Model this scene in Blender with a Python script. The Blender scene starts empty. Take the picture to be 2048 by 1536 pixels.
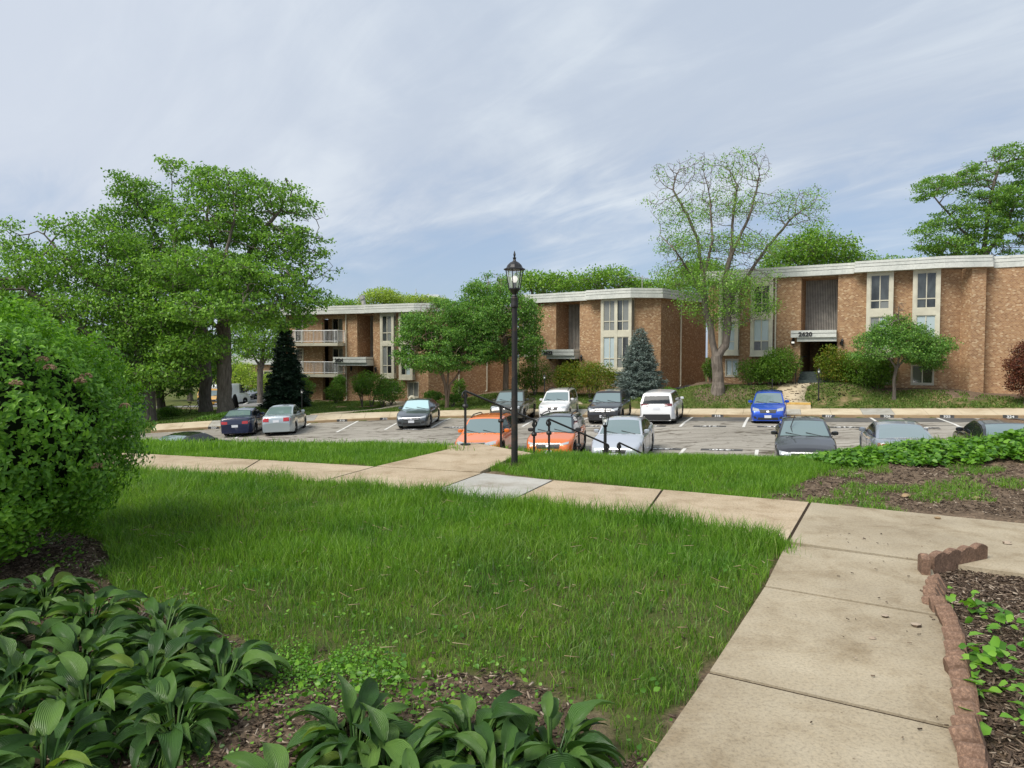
import bpy, math, random
import numpy as np
from mathutils import Vector, Matrix
from mathutils.bvhtree import BVHTree
R = math.radians
SC = bpy.context.scene
COL = SC.collection
# ---------------------------------------------------------------- camera
FPX, HOR = 1400.0, 712.0
PITCH = math.atan((768 - HOR) / FPX)
CAMZ = 1.6
cd = bpy.data.cameras.new('camera'); cam = bpy.data.objects.new('camera', cd); COL.objects.link(cam)
cam.location = (0, 0, CAMZ); cam.rotation_euler = (R(90) - PITCH, 0, 0)
cd.sensor_width = 36; cd.lens = 36 * FPX / 2048; cd.clip_start = 0.05; cd.clip_end = 3000
SC.camera = cam
# ---------------------------------------------------------------- sky and sun
SUN_EL, SUN_AZ = 50.0, 232.0      # azimuth clockwise from +Y
wd = bpy.data.worlds.new('World'); SC.world = wd; wd.use_nodes = True
nt = wd.node_tree; nt.nodes.clear()
def N(t, **k):
    n = nt.nodes.new(t)
    for a, b in k.items(): setattr(n, a, b)
    return n
out = N('ShaderNodeOutputWorld'); bg = N('ShaderNodeBackground'); bg.inputs[1].default_value = 0.091
sky = N('ShaderNodeTexSky', sky_type='NISHITA'); sky.sun_disc = False
sky.sun_elevation = R(SUN_EL); sky.sun_rotation = R(SUN_AZ); sky.air_density = 1.0; sky.dust_density = 1.0
tc = N('ShaderNodeTexCoord'); sep = N('ShaderNodeSeparateXYZ'); nt.links.new(tc.outputs['Generated'], sep.inputs[0])
def M_(op, a, b=None, c=None):
    n = N('ShaderNodeMath', operation=op)
    for i, v in enumerate((a, b, c)):
        if v is None: continue
        if isinstance(v, (int, float)): n.inputs[i].default_value = v
        else: nt.links.new(v, n.inputs[i])
    return n.outputs[0]
def MR(v, a, b, c=0.0, d=1.0):
    n = N('ShaderNodeMapRange'); n.interpolation_type = 'SMOOTHSTEP'; nt.links.new(v, n.inputs[0])
    for i, x in enumerate((a, b, c, d)): n.inputs[i + 1].default_value = x
    return n.outputs[0]
zc = M_('MAXIMUM', sep.outputs[2], 0.0); zz = M_('ADD', zc, 0.22)
px_ = M_('DIVIDE', sep.outputs[0], zz); py_ = M_('DIVIDE', sep.outputs[1], zz)
cmb = N('ShaderNodeCombineXYZ'); nt.links.new(px_, cmb.inputs[0]); nt.links.new(py_, cmb.inputs[1])
def cloud(scale, stretch, rot, detail, rough, off, dist=0.6):
    mp = N('ShaderNodeMapping', vector_type='TEXTURE'); mp.inputs['Rotation'].default_value = (0, 0, R(rot)); mp.inputs['Scale'].default_value = (1, 1 / stretch, 1)
    mp.inputs['Location'].default_value = (off, off * .7, 0)
    nt.links.new(cmb.outputs[0], mp.inputs[0]); nz = N('ShaderNodeTexNoise'); nt.links.new(mp.outputs[0], nz.inputs['Vector'])
    nz.inputs['Scale'].default_value = scale; nz.inputs['Detail'].default_value = detail; nz.inputs['Roughness'].default_value = rough
    nz.inputs['Distortion'].default_value = dist
    return nz.outputs[0]
c1 = cloud(0.75, 2.2, 128, 7, .55, 3.1, 1.0); c2 = cloud(2.0, 2.8, 134, 9, .62, 8.7, 1.2); c3 = cloud(.42, 1.8, 126, 5, .55, 1.4, .8)
elev = MR(sep.outputs[2], 0.06, 0.40)                      # cover is closed higher up, opens near the horizon
leftness = MR(sep.outputs[0], -0.6, 0.35, 0.16, 0.0)
dens = M_('ADD', M_('ADD', M_('MULTIPLY', c1, .55), M_('MULTIPLY', c2, .32)), M_('MULTIPLY', elev, .48))
dens = M_('ADD', dens, leftness)
cover = MR(dens, .42, .82)
shade = MR(M_('ADD', M_('MULTIPLY', c1, .5), M_('ADD', M_('MULTIPLY', c3, .55), M_('MULTIPLY', c2, .2))), .52, .80)
def mixc(f, a, b):
    n = N('ShaderNodeMix', data_type='RGBA'); 
    if isinstance(f, float): n.inputs[0].default_value = f
    else: nt.links.new(f, n.inputs[0])
    for i, v in ((6, a), (7, b)):
        if isinstance(v, tuple): n.inputs[i].default_value = (*v, 1)
        else: nt.links.new(v, n.inputs[i])
    return n.outputs[2]
cc = mixc(shade, (4.5, 5.15, 6.15), (6.6, 7.15, 7.65))
cc = mixc(MR(sep.outputs[0], 0.1, -0.6), cc, mixc(.6, cc, (5.95, 6.4, 7.2)))
blue = mixc(.65, sky.outputs[0], (3.6, 4.6, 6.3))
nt.links.new(mixc(cover, blue, cc), bg.inputs[0]); nt.links.new(bg.outputs[0], out.inputs[0])
sl = bpy.data.lights.new('sun', 'SUN'); sl.energy = 3.2; sl.angle = R(32); sl.color = (1, .95, .87)
so = bpy.data.objects.new('sun', sl); COL.objects.link(so)
el, az = R(SUN_EL), R(SUN_AZ)
sd = Vector((math.sin(az) * math.cos(el), math.cos(az) * math.cos(el), math.sin(el)))
so.rotation_euler = sd.to_track_quat('Z', 'Y').to_euler()
SC.view_settings.view_transform = 'Standard'; SC.view_settings.look = 'None'; SC.view_settings.exposure = 0.40; SC.view_settings.gamma = 1.0
SC.cycles.max_bounces = 6; SC.cycles.transparent_max_bounces = 6
# ---------------------------------------------------------------- pixel -> world helpers (2048x1536 photograph)
def ray(px, py):
    u = (px - 1024) / FPX; v = (768 - py) / FPX
    c, s = math.cos(PITCH), math.sin(PITCH)
    return u, c + v * s, -s + v * c
def at(px, py, Y):
    d = ray(px, py); k = Y / d[1]; return (d[0] * k, Y, CAMZ + d[2] * k)
def on0(px, py, z=0.0):
    d = ray(px, py); k = (z - CAMZ) / d[2]; return (d[0] * k, d[1] * k)
def ux(px, Y): return (px - 1024) / FPX * Y
def sstep(t): t = np.clip(t, 0, 1); return t * t * (3 - 2 * t)
# ---------------------------------------------------------------- materials
def mat(name, base=(.5, .5, .5), rough=.6, metal=0.0, spec=.5, coat=0.0, build=None):
    m = bpy.data.materials.new(name); m.use_nodes = True; t = m.node_tree; b = t.nodes['Principled BSDF']
    b.inputs['Base Color'].default_value = (*base, 1); b.inputs['Roughness'].default_value = rough; b.inputs['Metallic'].default_value = metal
    b.inputs['Specular IOR Level'].default_value = spec; b.inputs['Coat Weight'].default_value = coat; b.inputs['Coat Roughness'].default_value = .04
    if build: build(G(t), b)
    return m
class G:
    def __init__(s, t): s.t = t
    def n(s, ty, **k):
        n = s.t.nodes.new(ty)
        for a, b in k.items():
            if a in n.inputs.keys(): n.inputs[a].default_value = b
            else: setattr(n, a, b)
        return n
    def l(s, a, b): s.t.links.new(a, b)
    def co(s, which='Object', scale=(1, 1, 1), rot=0):
        c = s.n('ShaderNodeTexCoord'); m = s.n('ShaderNodeMapping'); m.inputs['Scale'].default_value = scale; m.inputs['Rotation'].default_value = (0, 0, rot)
        s.l(c.outputs[which], m.inputs[0]); return m.outputs[0]
    def noise(s, vec, scale, detail=4, rough=.55, dist=0):
        n = s.n('ShaderNodeTexNoise'); s.l(vec, n.inputs['Vector']); n.inputs['Scale'].default_value = scale
        n.inputs['Detail'].default_value = detail; n.inputs['Roughness'].default_value = rough; n.inputs['Distortion'].default_value = dist; return n.outputs[0]
    def ramp(s, f, stops):
        n = s.n('ShaderNodeValToRGB'); e = n.color_ramp.elements
        while len(e) < len(stops): e.new(.5)
        for i, (p, c) in enumerate(stops): e[i].position = p; e[i].color = (*c, 1) if len(c) == 3 else c
        s.l(f, n.inputs[0]); return n.outputs[0]
    def mix(s, f, a, b, mode='MIX'):
        n = s.n('ShaderNodeMix', data_type='RGBA', blend_type=mode)
        if isinstance(f, (int, float)): n.inputs[0].default_value = f
        else: s.l(f, n.inputs[0])
        for i, v in ((6, a), (7, b)):
            if isinstance(v, tuple): n.inputs[i].default_value = (*v, 1)
            else: s.l(v, n.inputs[i])
        return n.outputs[2]
    def math(s, op, a, b=0.0):
        n = s.n('ShaderNodeMath', operation=op)
        for i, v in enumerate((a, b)):
            if isinstance(v, (int, float)): n.inputs[i].default_value = v
            else: s.l(v, n.inputs[i])
        return n.outputs[0]
    def bump(s, b, h, strength=.3, dist=.01):
        n = s.n('ShaderNodeBump'); n.inputs['Strength'].default_value = strength; n.inputs['Distance'].default_value = dist
        s.l(h, n.inputs['Height']); s.l(n.outputs[0], b.inputs['Normal'])
MT = {}
def brick_build(g, b):
    uv = g.n('ShaderNodeUVMap').outputs[0]
    br = g.n('ShaderNodeTexBrick'); g.l(uv, br.inputs['Vector']); br.offset = .5
    for k, v in (('Scale', 1.0), ('Brick Width', .13), ('Row Height', .075), ('Mortar Size', .007), ('Mortar Smooth', .3), ('Bias', 0.0)): br.inputs[k].default_value = v
    br.inputs['Color1'].default_value = (0, 0, 0, 1); br.inputs['Color2'].default_value = (1, 1, 1, 1); br.inputs['Mortar'].default_value = (.5, .5, .5, 1)
    col = g.ramp(br.outputs['Color'], [(0, (.27, .148, .072)), (.35, (.345, .195, .095)), (.62, (.385, .232, .115)), (.84, (.43, .268, .138)), (.91, (.51, .36, .21)), (1, (.57, .43, .27))])
    col = g.mix(br.outputs['Fac'], col, (.40, .31, .235))
    n = g.noise(uv, .35, 3); col = g.mix(.55, col, g.ramp(n, [(.3, (.78, .76, .74)), (.7, (1.12, 1.08, 1.04))]), 'MULTIPLY')
    n2 = g.noise(uv, 5, 3); col = g.mix(.3, col, g.ramp(n2, [(.3, (.7, .7, .7)), (.7, (1.2, 1.2, 1.2))]), 'MULTIPLY')
    g.l(col, b.inputs['Base Color']); g.bump(b, br.outputs['Fac'], -.4, .01)
MT['brick'] = mat('brick', rough=.85, spec=.2, build=brick_build)
def weather(c1, c2, scale, b1=.35, b2=.7, fine=0, co='Object', sc=(1, 1, 1), bump=0):
    def f(g, b):
        v = g.co(co, sc); n = g.noise(v, scale, 6, .6); c = g.ramp(n, [(b1, c1), (b2, c2)])
        if fine:
            n2 = g.noise(v, fine, 3, .7); c = g.mix(.5, c, g.ramp(n2, [(.3, (.72, .72, .72)), (.7, (1.2, 1.2, 1.2))]), 'MULTIPLY')
            if bump: g.bump(b, n2, bump, .01)
        g.l(c, b.inputs['Base Color'])
    return f
MT['fascia'] = mat('fascia', rough=.45, build=weather((.52, .54, .50), (.66, .67, .62), 1.2, fine=9))
MT['groove'] = mat('groove', (.12, .12, .11), .8)
MT['cream'] = mat('cream', rough=.5, build=weather((.50, .47, .37), (.62, .59, .47), 2))
MT['cream2'] = mat('cream2', rough=.5, build=weather((.46, .42, .33), (.56, .52, .42), 2))
MT['roofing'] = mat('roofing', rough=.9, build=weather((.16, .155, .15), (.25, .24, .23), 2, fine=30))
def glass_build(c1, c2, amt):
    def f(g, b):
        v = g.co('Object', (1, 1, .4)); n = g.noise(v, 1.4, 3); g.l(g.ramp(n, [(.4, c1), (.62, c2)]), b.inputs['Base Color'])
    return f
MT['pane'] = mat('pane', rough=.06, spec=.9, build=glass_build((.012, .014, .014), (.07, .08, .08), 1))
MT['pane_curtain'] = mat('pane_curtain', rough=.18, spec=.7, build=lambda g, b: g.l(g.ramp(g.n('ShaderNodeTexWave', wave_type='BANDS', bands_direction='X', Scale=5.0, Distortion=2.0).outputs[1], [(0, (.10, .11, .11)), (1, (.30, .31, .29))]), b.inputs['Base Color']))
MT['pane_blind'] = mat('pane_blind', (.42, .50, .52), .25, spec=.7)
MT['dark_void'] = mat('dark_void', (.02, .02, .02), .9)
MT['slat'] = mat('slat', rough=.5, build=weather((.30, .30, .28), (.46, .45, .41), 3))
MT['black_metal'] = mat('black_metal', rough=.45, spec=.4, build=weather((.012, .012, .013), (.03, .03, .03), 9))
MT['rust_metal'] = mat('rust_metal', rough=.6, build=weather((.012, .011, .011), (.085, .045, .022), 6, .52, .78, fine=60))
MT['white_paint'] = mat('white_paint', (.78, .78, .76), .5)
MT['steps_green'] = mat('steps_green', rough=.7, build=weather((.03, .045, .042), (.06, .08, .075), 5))
def concrete(c1, c2, speck=.5, sc=1.0):
    def f(g, b):
        v = g.co('Object'); n = g.noise(v, .9 * sc, 6, .6); n2 = g.noise(v, 55, 4, .8); n3 = g.noise(v, 2.3 * sc, 6, .7, .3)
        c = g.ramp(n, [(.3, c1), (.72, c2)])
        c = g.mix(speck, c, g.ramp(n2, [(.34, (.45, .42, .38)), (.48, (1, 1, 1)), (.62, (1.25, 1.22, 1.15))]), 'MULTIPLY')
        c = g.mix(.75, c, g.ramp(n3, [(.28, (.50, .42, .32)), (.50, (.93, .91, .88)), (.62, (1, 1, 1)), (.8, (1.06, 1.06, 1.06))]), 'MULTIPLY')
        vo = g.n('ShaderNodeTexVoronoi'); g.l(v, vo.inputs['Vector']); vo.inputs['Scale'].default_value = 7 * sc
        c = g.mix(.6, c, g.ramp(vo.outputs['Distance'], [(.03, (.25, .2, .16)), (.055, (1, 1, 1))]), 'MULTIPLY')
        g.l(c, b.inputs['Base Color']); g.bump(b, n2, .35, .004)
    return f
MT['concrete'] = mat('concrete', rough=.85, spec=.25, build=concrete((.29, .245, .175), (.41, .355, .26)))
MT['concrete_tan'] = mat('concrete_tan', rough=.85, spec=.25, build=concrete((.36, .29, .20), (.48, .395, .285), .7))
MT['concrete_grey'] = mat('concrete_grey', rough=.8, spec=.25, build=concrete((.35, .345, .315), (.44, .43, .395), .3))
MT['walk_far'] = mat('walk_far', rough=.85, spec=.2, build=concrete((.50, .42, .30), (.62, .54, .40), .3, .35))
MT['kerb'] = mat('kerb', rough=.85, spec=.2, build=concrete((.30, .21, .12), (.40, .30, .185), .4, .5))
MT['yellow_paint'] = mat('yellow_paint', rough=.7, build=weather((.52, .30, .07), (.62, .43, .13), 4))
def asphalt(g, b):
    v = g.co('Object'); n = g.noise(v, .16, 5, .6); c = g.ramp(n, [(.3, (.30, .28, .24)), (.55, (.36, .335, .29)), (.75, (.42, .395, .345))])
    n2 = g.noise(v, 14, 4, .8); c = g.mix(.55, c, g.ramp(n2, [(.3, (.6, .6, .6)), (.7, (1.25, 1.25, 1.25))]), 'MULTIPLY')
    vv = g.co('Object', (.35, 1.5, 1), R(12)); dn = g.n('ShaderNodeTexNoise'); g.l(vv, dn.inputs['Vector']); dn.inputs['Scale'].default_value = 1.2; dn.inputs['Detail'].default_value = 5
    mx = g.n('ShaderNodeMix', data_type='RGBA'); mx.inputs[0].default_value = .45; g.l(vv, mx.inputs[6]); g.l(dn.outputs[1], mx.inputs[7])
    vo = g.n('ShaderNodeTexVoronoi', feature='DISTANCE_TO_EDGE'); g.l(mx.outputs[2], vo.inputs['Vector']); vo.inputs['Scale'].default_value = 1.15
    vo2 = g.n('ShaderNodeTexVoronoi', feature='DISTANCE_TO_EDGE'); g.l(mx.outputs[2], vo2.inputs['Vector']); vo2.inputs['Scale'].default_value = 2.9
    m1 = g.ramp(vo.outputs['Distance'], [(.010, (.36, .33, .29)), (.035, (1, 1, 1))]); m2 = g.ramp(vo2.outputs['Distance'], [(.010, (.5, .47, .44)), (.05, (1, 1, 1))])
    c = g.mix(1.0, c, m1, 'MULTIPLY'); c = g.mix(.8, c, m2, 'MULTIPLY')
    n4 = g.noise(g.co('Object', (.3, 1, 1), R(21)), .5, 5, .6); c = g.mix(.6, c, g.ramp(n4, [(.35, (.72, .7, .68)), (.6, (1, 1, 1))]), 'MULTIPLY')
    g.l(c, b.inputs['Base Color'])
MT['asphalt'] = mat('asphalt', rough=.85, spec=.25, build=asphalt)
MT['asphalt_patch'] = mat('asphalt_patch', rough=.8, spec=.25, build=weather((.085, .083, .08), (.15, .145, .135), .8, fine=20))
MT['asphalt2'] = mat('asphalt2', rough=.85, build=weather((.15, .15, .15), (.21, .21, .205), .5, fine=12))
MT['line_paint'] = mat('line_paint', rough=.7, build=weather((.55, .54, .50), (.74, .73, .70), 5))
MT['stencil_black'] = mat('stencil_black', rough=.7, build=weather((.03, .03, .03), (.10, .098, .095), 6))
def ground_build(g, b):
    v = g.co('Object'); at_ = g.n('ShaderNodeVertexColor'); at_.layer_name = 'Col'; sp = g.n('ShaderNodeSeparateColor'); g.l(at_.outputs[0], sp.inputs[0])
    n = g.noise(v, 1.1, 6, .65); n2 = g.noise(v, 38, 5, .8); n3 = g.noise(v, 6, 5, .7)
    soil = g.ramp(n3, [(.3, (.085, .062, .044)), (.55, (.165, .122, .085)), (.75, (.27, .205, .145))])
    soil = g.mix(.8, soil, g.ramp(n2, [(.32, (.35, .33, .32)), (.5, (1, 1, 1)), (.68, (1.9, 1.75, 1.55))]), 'MULTIPLY')
    gr = g.ramp(n, [(.3, (.052, .070, .020)), (.5, (.085, .105, .028)), (.64, (.13, .125, .05)), (.8, (.17, .135, .075))])
    gr = g.mix(.7, gr, g.ramp(n2, [(.3, (.5, .5, .5)), (.7, (1.5, 1.5, 1.5))]), 'MULTIPLY')
    patch = g.ramp(g.noise(v, .55, 6, .7, .6), [(.52, (0, 0, 0)), (.66, (1, 1, 1))])
    clay = g.ramp(n3, [(.3, (.23, .15, .085)), (.7, (.38, .27, .165))])
    lawn2 = g.mix(g.math('MULTIPLY', patch, g.math('MULTIPLY', sp.outputs[2], 1.0)), gr, clay)
    c = g.mix(sp.outputs[1], soil, lawn2); g.l(c, b.inputs['Base Color']); g.bump(b, n2, .8, .02)
MT['ground'] = mat('ground', rough=.95, spec=.1, build=ground_build)
def leafy(stops, rough=.5, spec=.35, trans=.35, wave=0, tone=0):
    def f(g, b):
        ge = g.n('ShaderNodeNewGeometry'); c = g.ramp(ge.outputs['Random Per Island'], stops)
        if tone:
            v = g.co('Object'); c = g.mix(tone, c, g.ramp(g.noise(v, 1.15, 5, .6, .5), [(.32, (.58, .76, .85)), (.5, (1, 1, 1)), (.68, (1.2, 1.15, .95))]), 'MULTIPLY')
        if wave:
            uv = g.n('ShaderNodeUVMap').outputs[0]; w = g.n('ShaderNodeTexWave', wave_type='BANDS', bands_direction='X'); g.l(uv, w.inputs['Vector']); w.inputs['Scale'].default_value = wave
            g.bump(b, w.outputs[1], .55, .006); c = g.mix(.35, c, g.ramp(w.outputs[1], [(0, (.72, .75, .7)), (1, (1.15, 1.15, 1.1))]), 'MULTIPLY')
            n = g.noise(uv, 3, 3); c = g.mix(.4, c, g.ramp(n, [(.3, (.7, .75, .7)), (.7, (1.2, 1.15, 1.1))]), 'MULTIPLY')
        g.l(c, b.inputs['Base Color'])
        tr = g.n('ShaderNodeBsdfTranslucent'); mx = g.n('ShaderNodeMixShader'); mx.inputs[0].default_value = trans
        c2 = g.mix(1.0, c, (1.25, 1.35, .55), 'MULTIPLY'); g.l(c2, tr.inputs[0]); g.l(b.outputs[0], mx.inputs[1]); g.l(tr.outputs[0], mx.inputs[2])
        o = [x for x in g.t.nodes if x.type == 'OUTPUT_MATERIAL'][0]; g.l(mx.outputs[0], o.inputs[0])
    return f
def leafmat(name, a, b_, c, **k):
    rough = k.pop('rough', .5)
    MT[name] = mat(name, rough=rough, spec=k.pop('spec', .35), build=leafy([(0, a), (.5, b_), (1, c)], **k))
leafmat('leaf_oak', (0.077, 0.177, 0.031), (0.170, 0.331, 0.050), (0.298, 0.512, 0.073))
leafmat('leaf_dark', (0.067, 0.161, 0.029), (0.135, 0.282, 0.044), (0.230, 0.402, 0.067))
leafmat('leaf_myrtle', (0.067, 0.171, 0.036), (0.135, 0.292, 0.056), (0.270, 0.463, 0.091))
leafmat('leaf_lime', (0.198, 0.308, 0.042), (0.313, 0.447, 0.058), (0.462, 0.550, 0.100))
leafmat('leaf_bg', (0.098, 0.209, 0.028), (0.164, 0.327, 0.037), (0.279, 0.452, 0.054))
leafmat('leaf_locust', (0.086, 0.201, 0.036), (0.154, 0.311, 0.050), (0.270, 0.442, 0.072))
leafmat('leaf_maple', (0.116, 0.250, 0.050), (0.212, 0.402, 0.068), (0.347, 0.542, 0.110))
leafmat('leaf_shrub', (0.058, 0.134, 0.015), (0.107, 0.220, 0.024), (0.181, 0.299, 0.035))
leafmat('leaf_nandina', (0.079, 0.154, 0.014), (0.143, 0.231, 0.021), (0.286, 0.210, 0.036))
leafmat('leaf_red', (.06, .02, .014), (.14, .045, .028), (.24, .085, .045))
leafmat('leaf_conifer', (0.011, 0.030, 0.018), (0.021, 0.051, 0.027), (0.040, 0.081, 0.039), trans=.05)
leafmat('leaf_spruce', (.085, .125, .11), (.15, .20, .18), (.25, .30, .27), trans=.05)
leafmat('leaf_near', (0.074, 0.193, 0.020), (0.148, 0.331, 0.032), (0.247, 0.464, 0.053), rough=.36, trans=.4)
leafmat('leaf_hosta', (0.034, 0.086, 0.022), (0.069, 0.157, 0.035), (0.139, 0.249, 0.056), rough=.34, trans=.25, wave=4.6)
leafmat('leaf_hosta_light', (0.112, 0.209, 0.033), (0.180, 0.275, 0.047), (0.269, 0.330, 0.065), rough=.35, trans=.3, wave=4.6)
leafmat('leaf_weed', (0.072, 0.193, 0.023), (0.132, 0.322, 0.029), (0.240, 0.460, 0.053), rough=.45)
leafmat('leaf_ivy', (0.042, 0.129, 0.015), (0.102, 0.245, 0.023), (0.192, 0.386, 0.040), rough=.4)
leafmat('grass_near', (0.061, 0.127, 0.023), (0.123, 0.226, 0.035), (0.247, 0.342, 0.080), rough=.45, trans=.42, tone=.85)
leafmat('grass_tall', (0.069, 0.166, 0.018), (0.144, 0.293, 0.026), (0.247, 0.420, 0.061), rough=.42, trans=.45, tone=.6)
leafmat('grass_far', (.060, .125, .018), (.115, .20, .028), (.21, .27, .07), rough=.6, trans=.3, tone=.5)
leafmat('straw', (.20, .14, .075), (.33, .25, .14), (.46, .38, .24), rough=.8, trans=.1)
MT['mulch'] = mat('mulch', rough=.9, spec=.15, build=lambda g, b: g.l(g.ramp(g.n('ShaderNodeNewGeometry').outputs['Random Per Island'], [(0, (.035, .024, .018)), (.6, (.11, .078, .055)), (.86, (.22, .165, .12)), (1, (.42, .35, .27))]), b.inputs['Base Color']))
MT['dry_flower'] = mat('dry_flower', rough=.9, build=weather((.22, .12, .07), (.42, .29, .18), 40))
def bark(c1, c2):
    def f(g, b):
        v = g.co('Object', (1, 1, .18)); n = g.noise(v, 9, 6, .7); g.l(g.ramp(n, [(.32, c1), (.68, c2)]), b.inputs['Base Color']); g.bump(b, n, .9, .05)
    return f
MT['bark'] = mat('bark', rough=.9, spec=.15, build=bark((.075, .063, .052), (.22, .19, .16)))
MT['bark_pale'] = mat('bark_pale', rough=.9, spec=.15, build=bark((.085, .07, .058), (.25, .215, .18)))
MT['bark_myrtle'] = mat('bark_myrtle', rough=.8, spec=.2, build=bark((.12, .08, .055), (.27, .2, .15)))
MT['edging'] = mat('edging', rough=.9, spec=.2, build=lambda g, b: g.l(g.mix(.7, g.ramp(g.noise(g.co('Object'), 9, 5, .7), [(.3, (.13, .085, .062)), (.7, (.26, .165, .118))]), g.ramp(g.noise(g.co('Object'), 60, 3, .8), [(.40, (.6, .55, .5)), (.54, (1, 1, 1)), (.66, (1.7, 1.6, 1.4))]), 'MULTIPLY'), b.inputs['Base Color']))
MT['tyre'] = mat('tyre', (.018, .018, .018), .85, spec=.2)
MT['rim'] = mat('rim', (.42, .43, .44), .45, .3)
MT['trim_black'] = mat('trim_black', (.02, .02, .021), .55)
MT['car_glass'] = mat('car_glass', (.13, .185, .19), .03, spec=1.0, coat=1.0)
MT['car_side_glass'] = mat('car_side_glass', (.015, .018, .02), .04, spec=.8)
MT['rear_glass'] = mat('rear_glass', (.02, .025, .03), .12, spec=.18)
MT['sunshade'] = mat('sunshade', (.38, .55, .57), .15, spec=.8, coat=.6)
MT['chrome'] = mat('chrome', (.5, .5, .5), .35, 1.0)
MT['headlight'] = mat('headlight', (.40, .43, .45), .25, .2)
MT['taillight'] = mat('taillight', (.42, .018, .02), .15, coat=1)
MT['tail_dark'] = mat('tail_dark', (.13, .015, .02), .15, coat=1)
MT['plate'] = mat('plate', (.62, .64, .68), .5)
def matte(name, c): return mat(name, c, .95, spec=.1)
def paint(name, c, metal=.0, rough=.28):
    if name not in MT: MT[name] = mat(name, c, rough, metal, coat=1.0)
    return MT[name]
# ---------------------------------------------------------------- object helpers
def tag(o, label=None, cat=None, group=None, kind=None):
    if label: o['label'] = label
    if cat: o['category'] = cat
    if group: o['group'] = group
    if kind: o['kind'] = kind
    return o
def link(o, parent=None):
    COL.objects.link(o)
    if parent is not None: o.parent = parent
    return o
def empty(name, loc=(0, 0, 0), rz=0.0, label=None, cat=None, group=None):
    o = bpy.data.objects.new(name, None); o.location = loc; o.rotation_euler = (0, 0, rz); link(o); return tag(o, label, cat, group)
def mesh_np(name, V, quads=None, tris=None, m=None, parent=None, uv=None, smooth=False, midx=None, loc=None, sharp=None):
    V = np.asarray(V, dtype=np.float32).reshape(-1, 3)
    q = np.zeros((0, 4), np.int32) if quads is None or len(quads) == 0 else np.asarray(quads, np.int32).reshape(-1, 4)
    t = np.zeros((0, 3), np.int32) if tris is None or len(tris) == 0 else np.asarray(tris, np.int32).reshape(-1, 3)
    me = bpy.data.meshes.new(name); me.vertices.add(len(V)); me.vertices.foreach_set('co', V.ravel())
    lv = np.concatenate([q.ravel(), t.ravel()]).astype(np.int32); me.loops.add(len(lv)); me.loops.foreach_set('vertex_index', lv)
    nf = len(q) + len(t); ls = np.concatenate([np.arange(len(q)) * 4, len(q) * 4 + np.arange(len(t)) * 3]).astype(np.int32)
    me.polygons.add(nf); me.polygons.foreach_set('loop_start', ls)
    try: me.polygons.foreach_set('loop_total', np.concatenate([np.full(len(q), 4), np.full(len(t), 3)]).astype(np.int32))
    except Exception: pass
    if smooth: me.polygons.foreach_set('use_smooth', np.ones(nf, bool))
    if midx is not None: me.polygons.foreach_set('material_index', np.asarray(midx, np.int32))
    if uv is not None:
        ul = me.uv_layers.new(name='UVMap'); ul.data.foreach_set('uv', np.asarray(uv, np.float32)[lv].ravel())
    me.update(calc_edges=True)
    if sharp:
        try: me.set_sharp_from_angle(angle=R(sharp))
        except Exception: pass
    for mm in (m if isinstance(m, (list, tuple)) else [m]):
        if mm is not None: me.materials.append(mm)
    o = bpy.data.objects.new(name, me); link(o, parent)
    if loc is not None: o.location = loc
    return o
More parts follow.
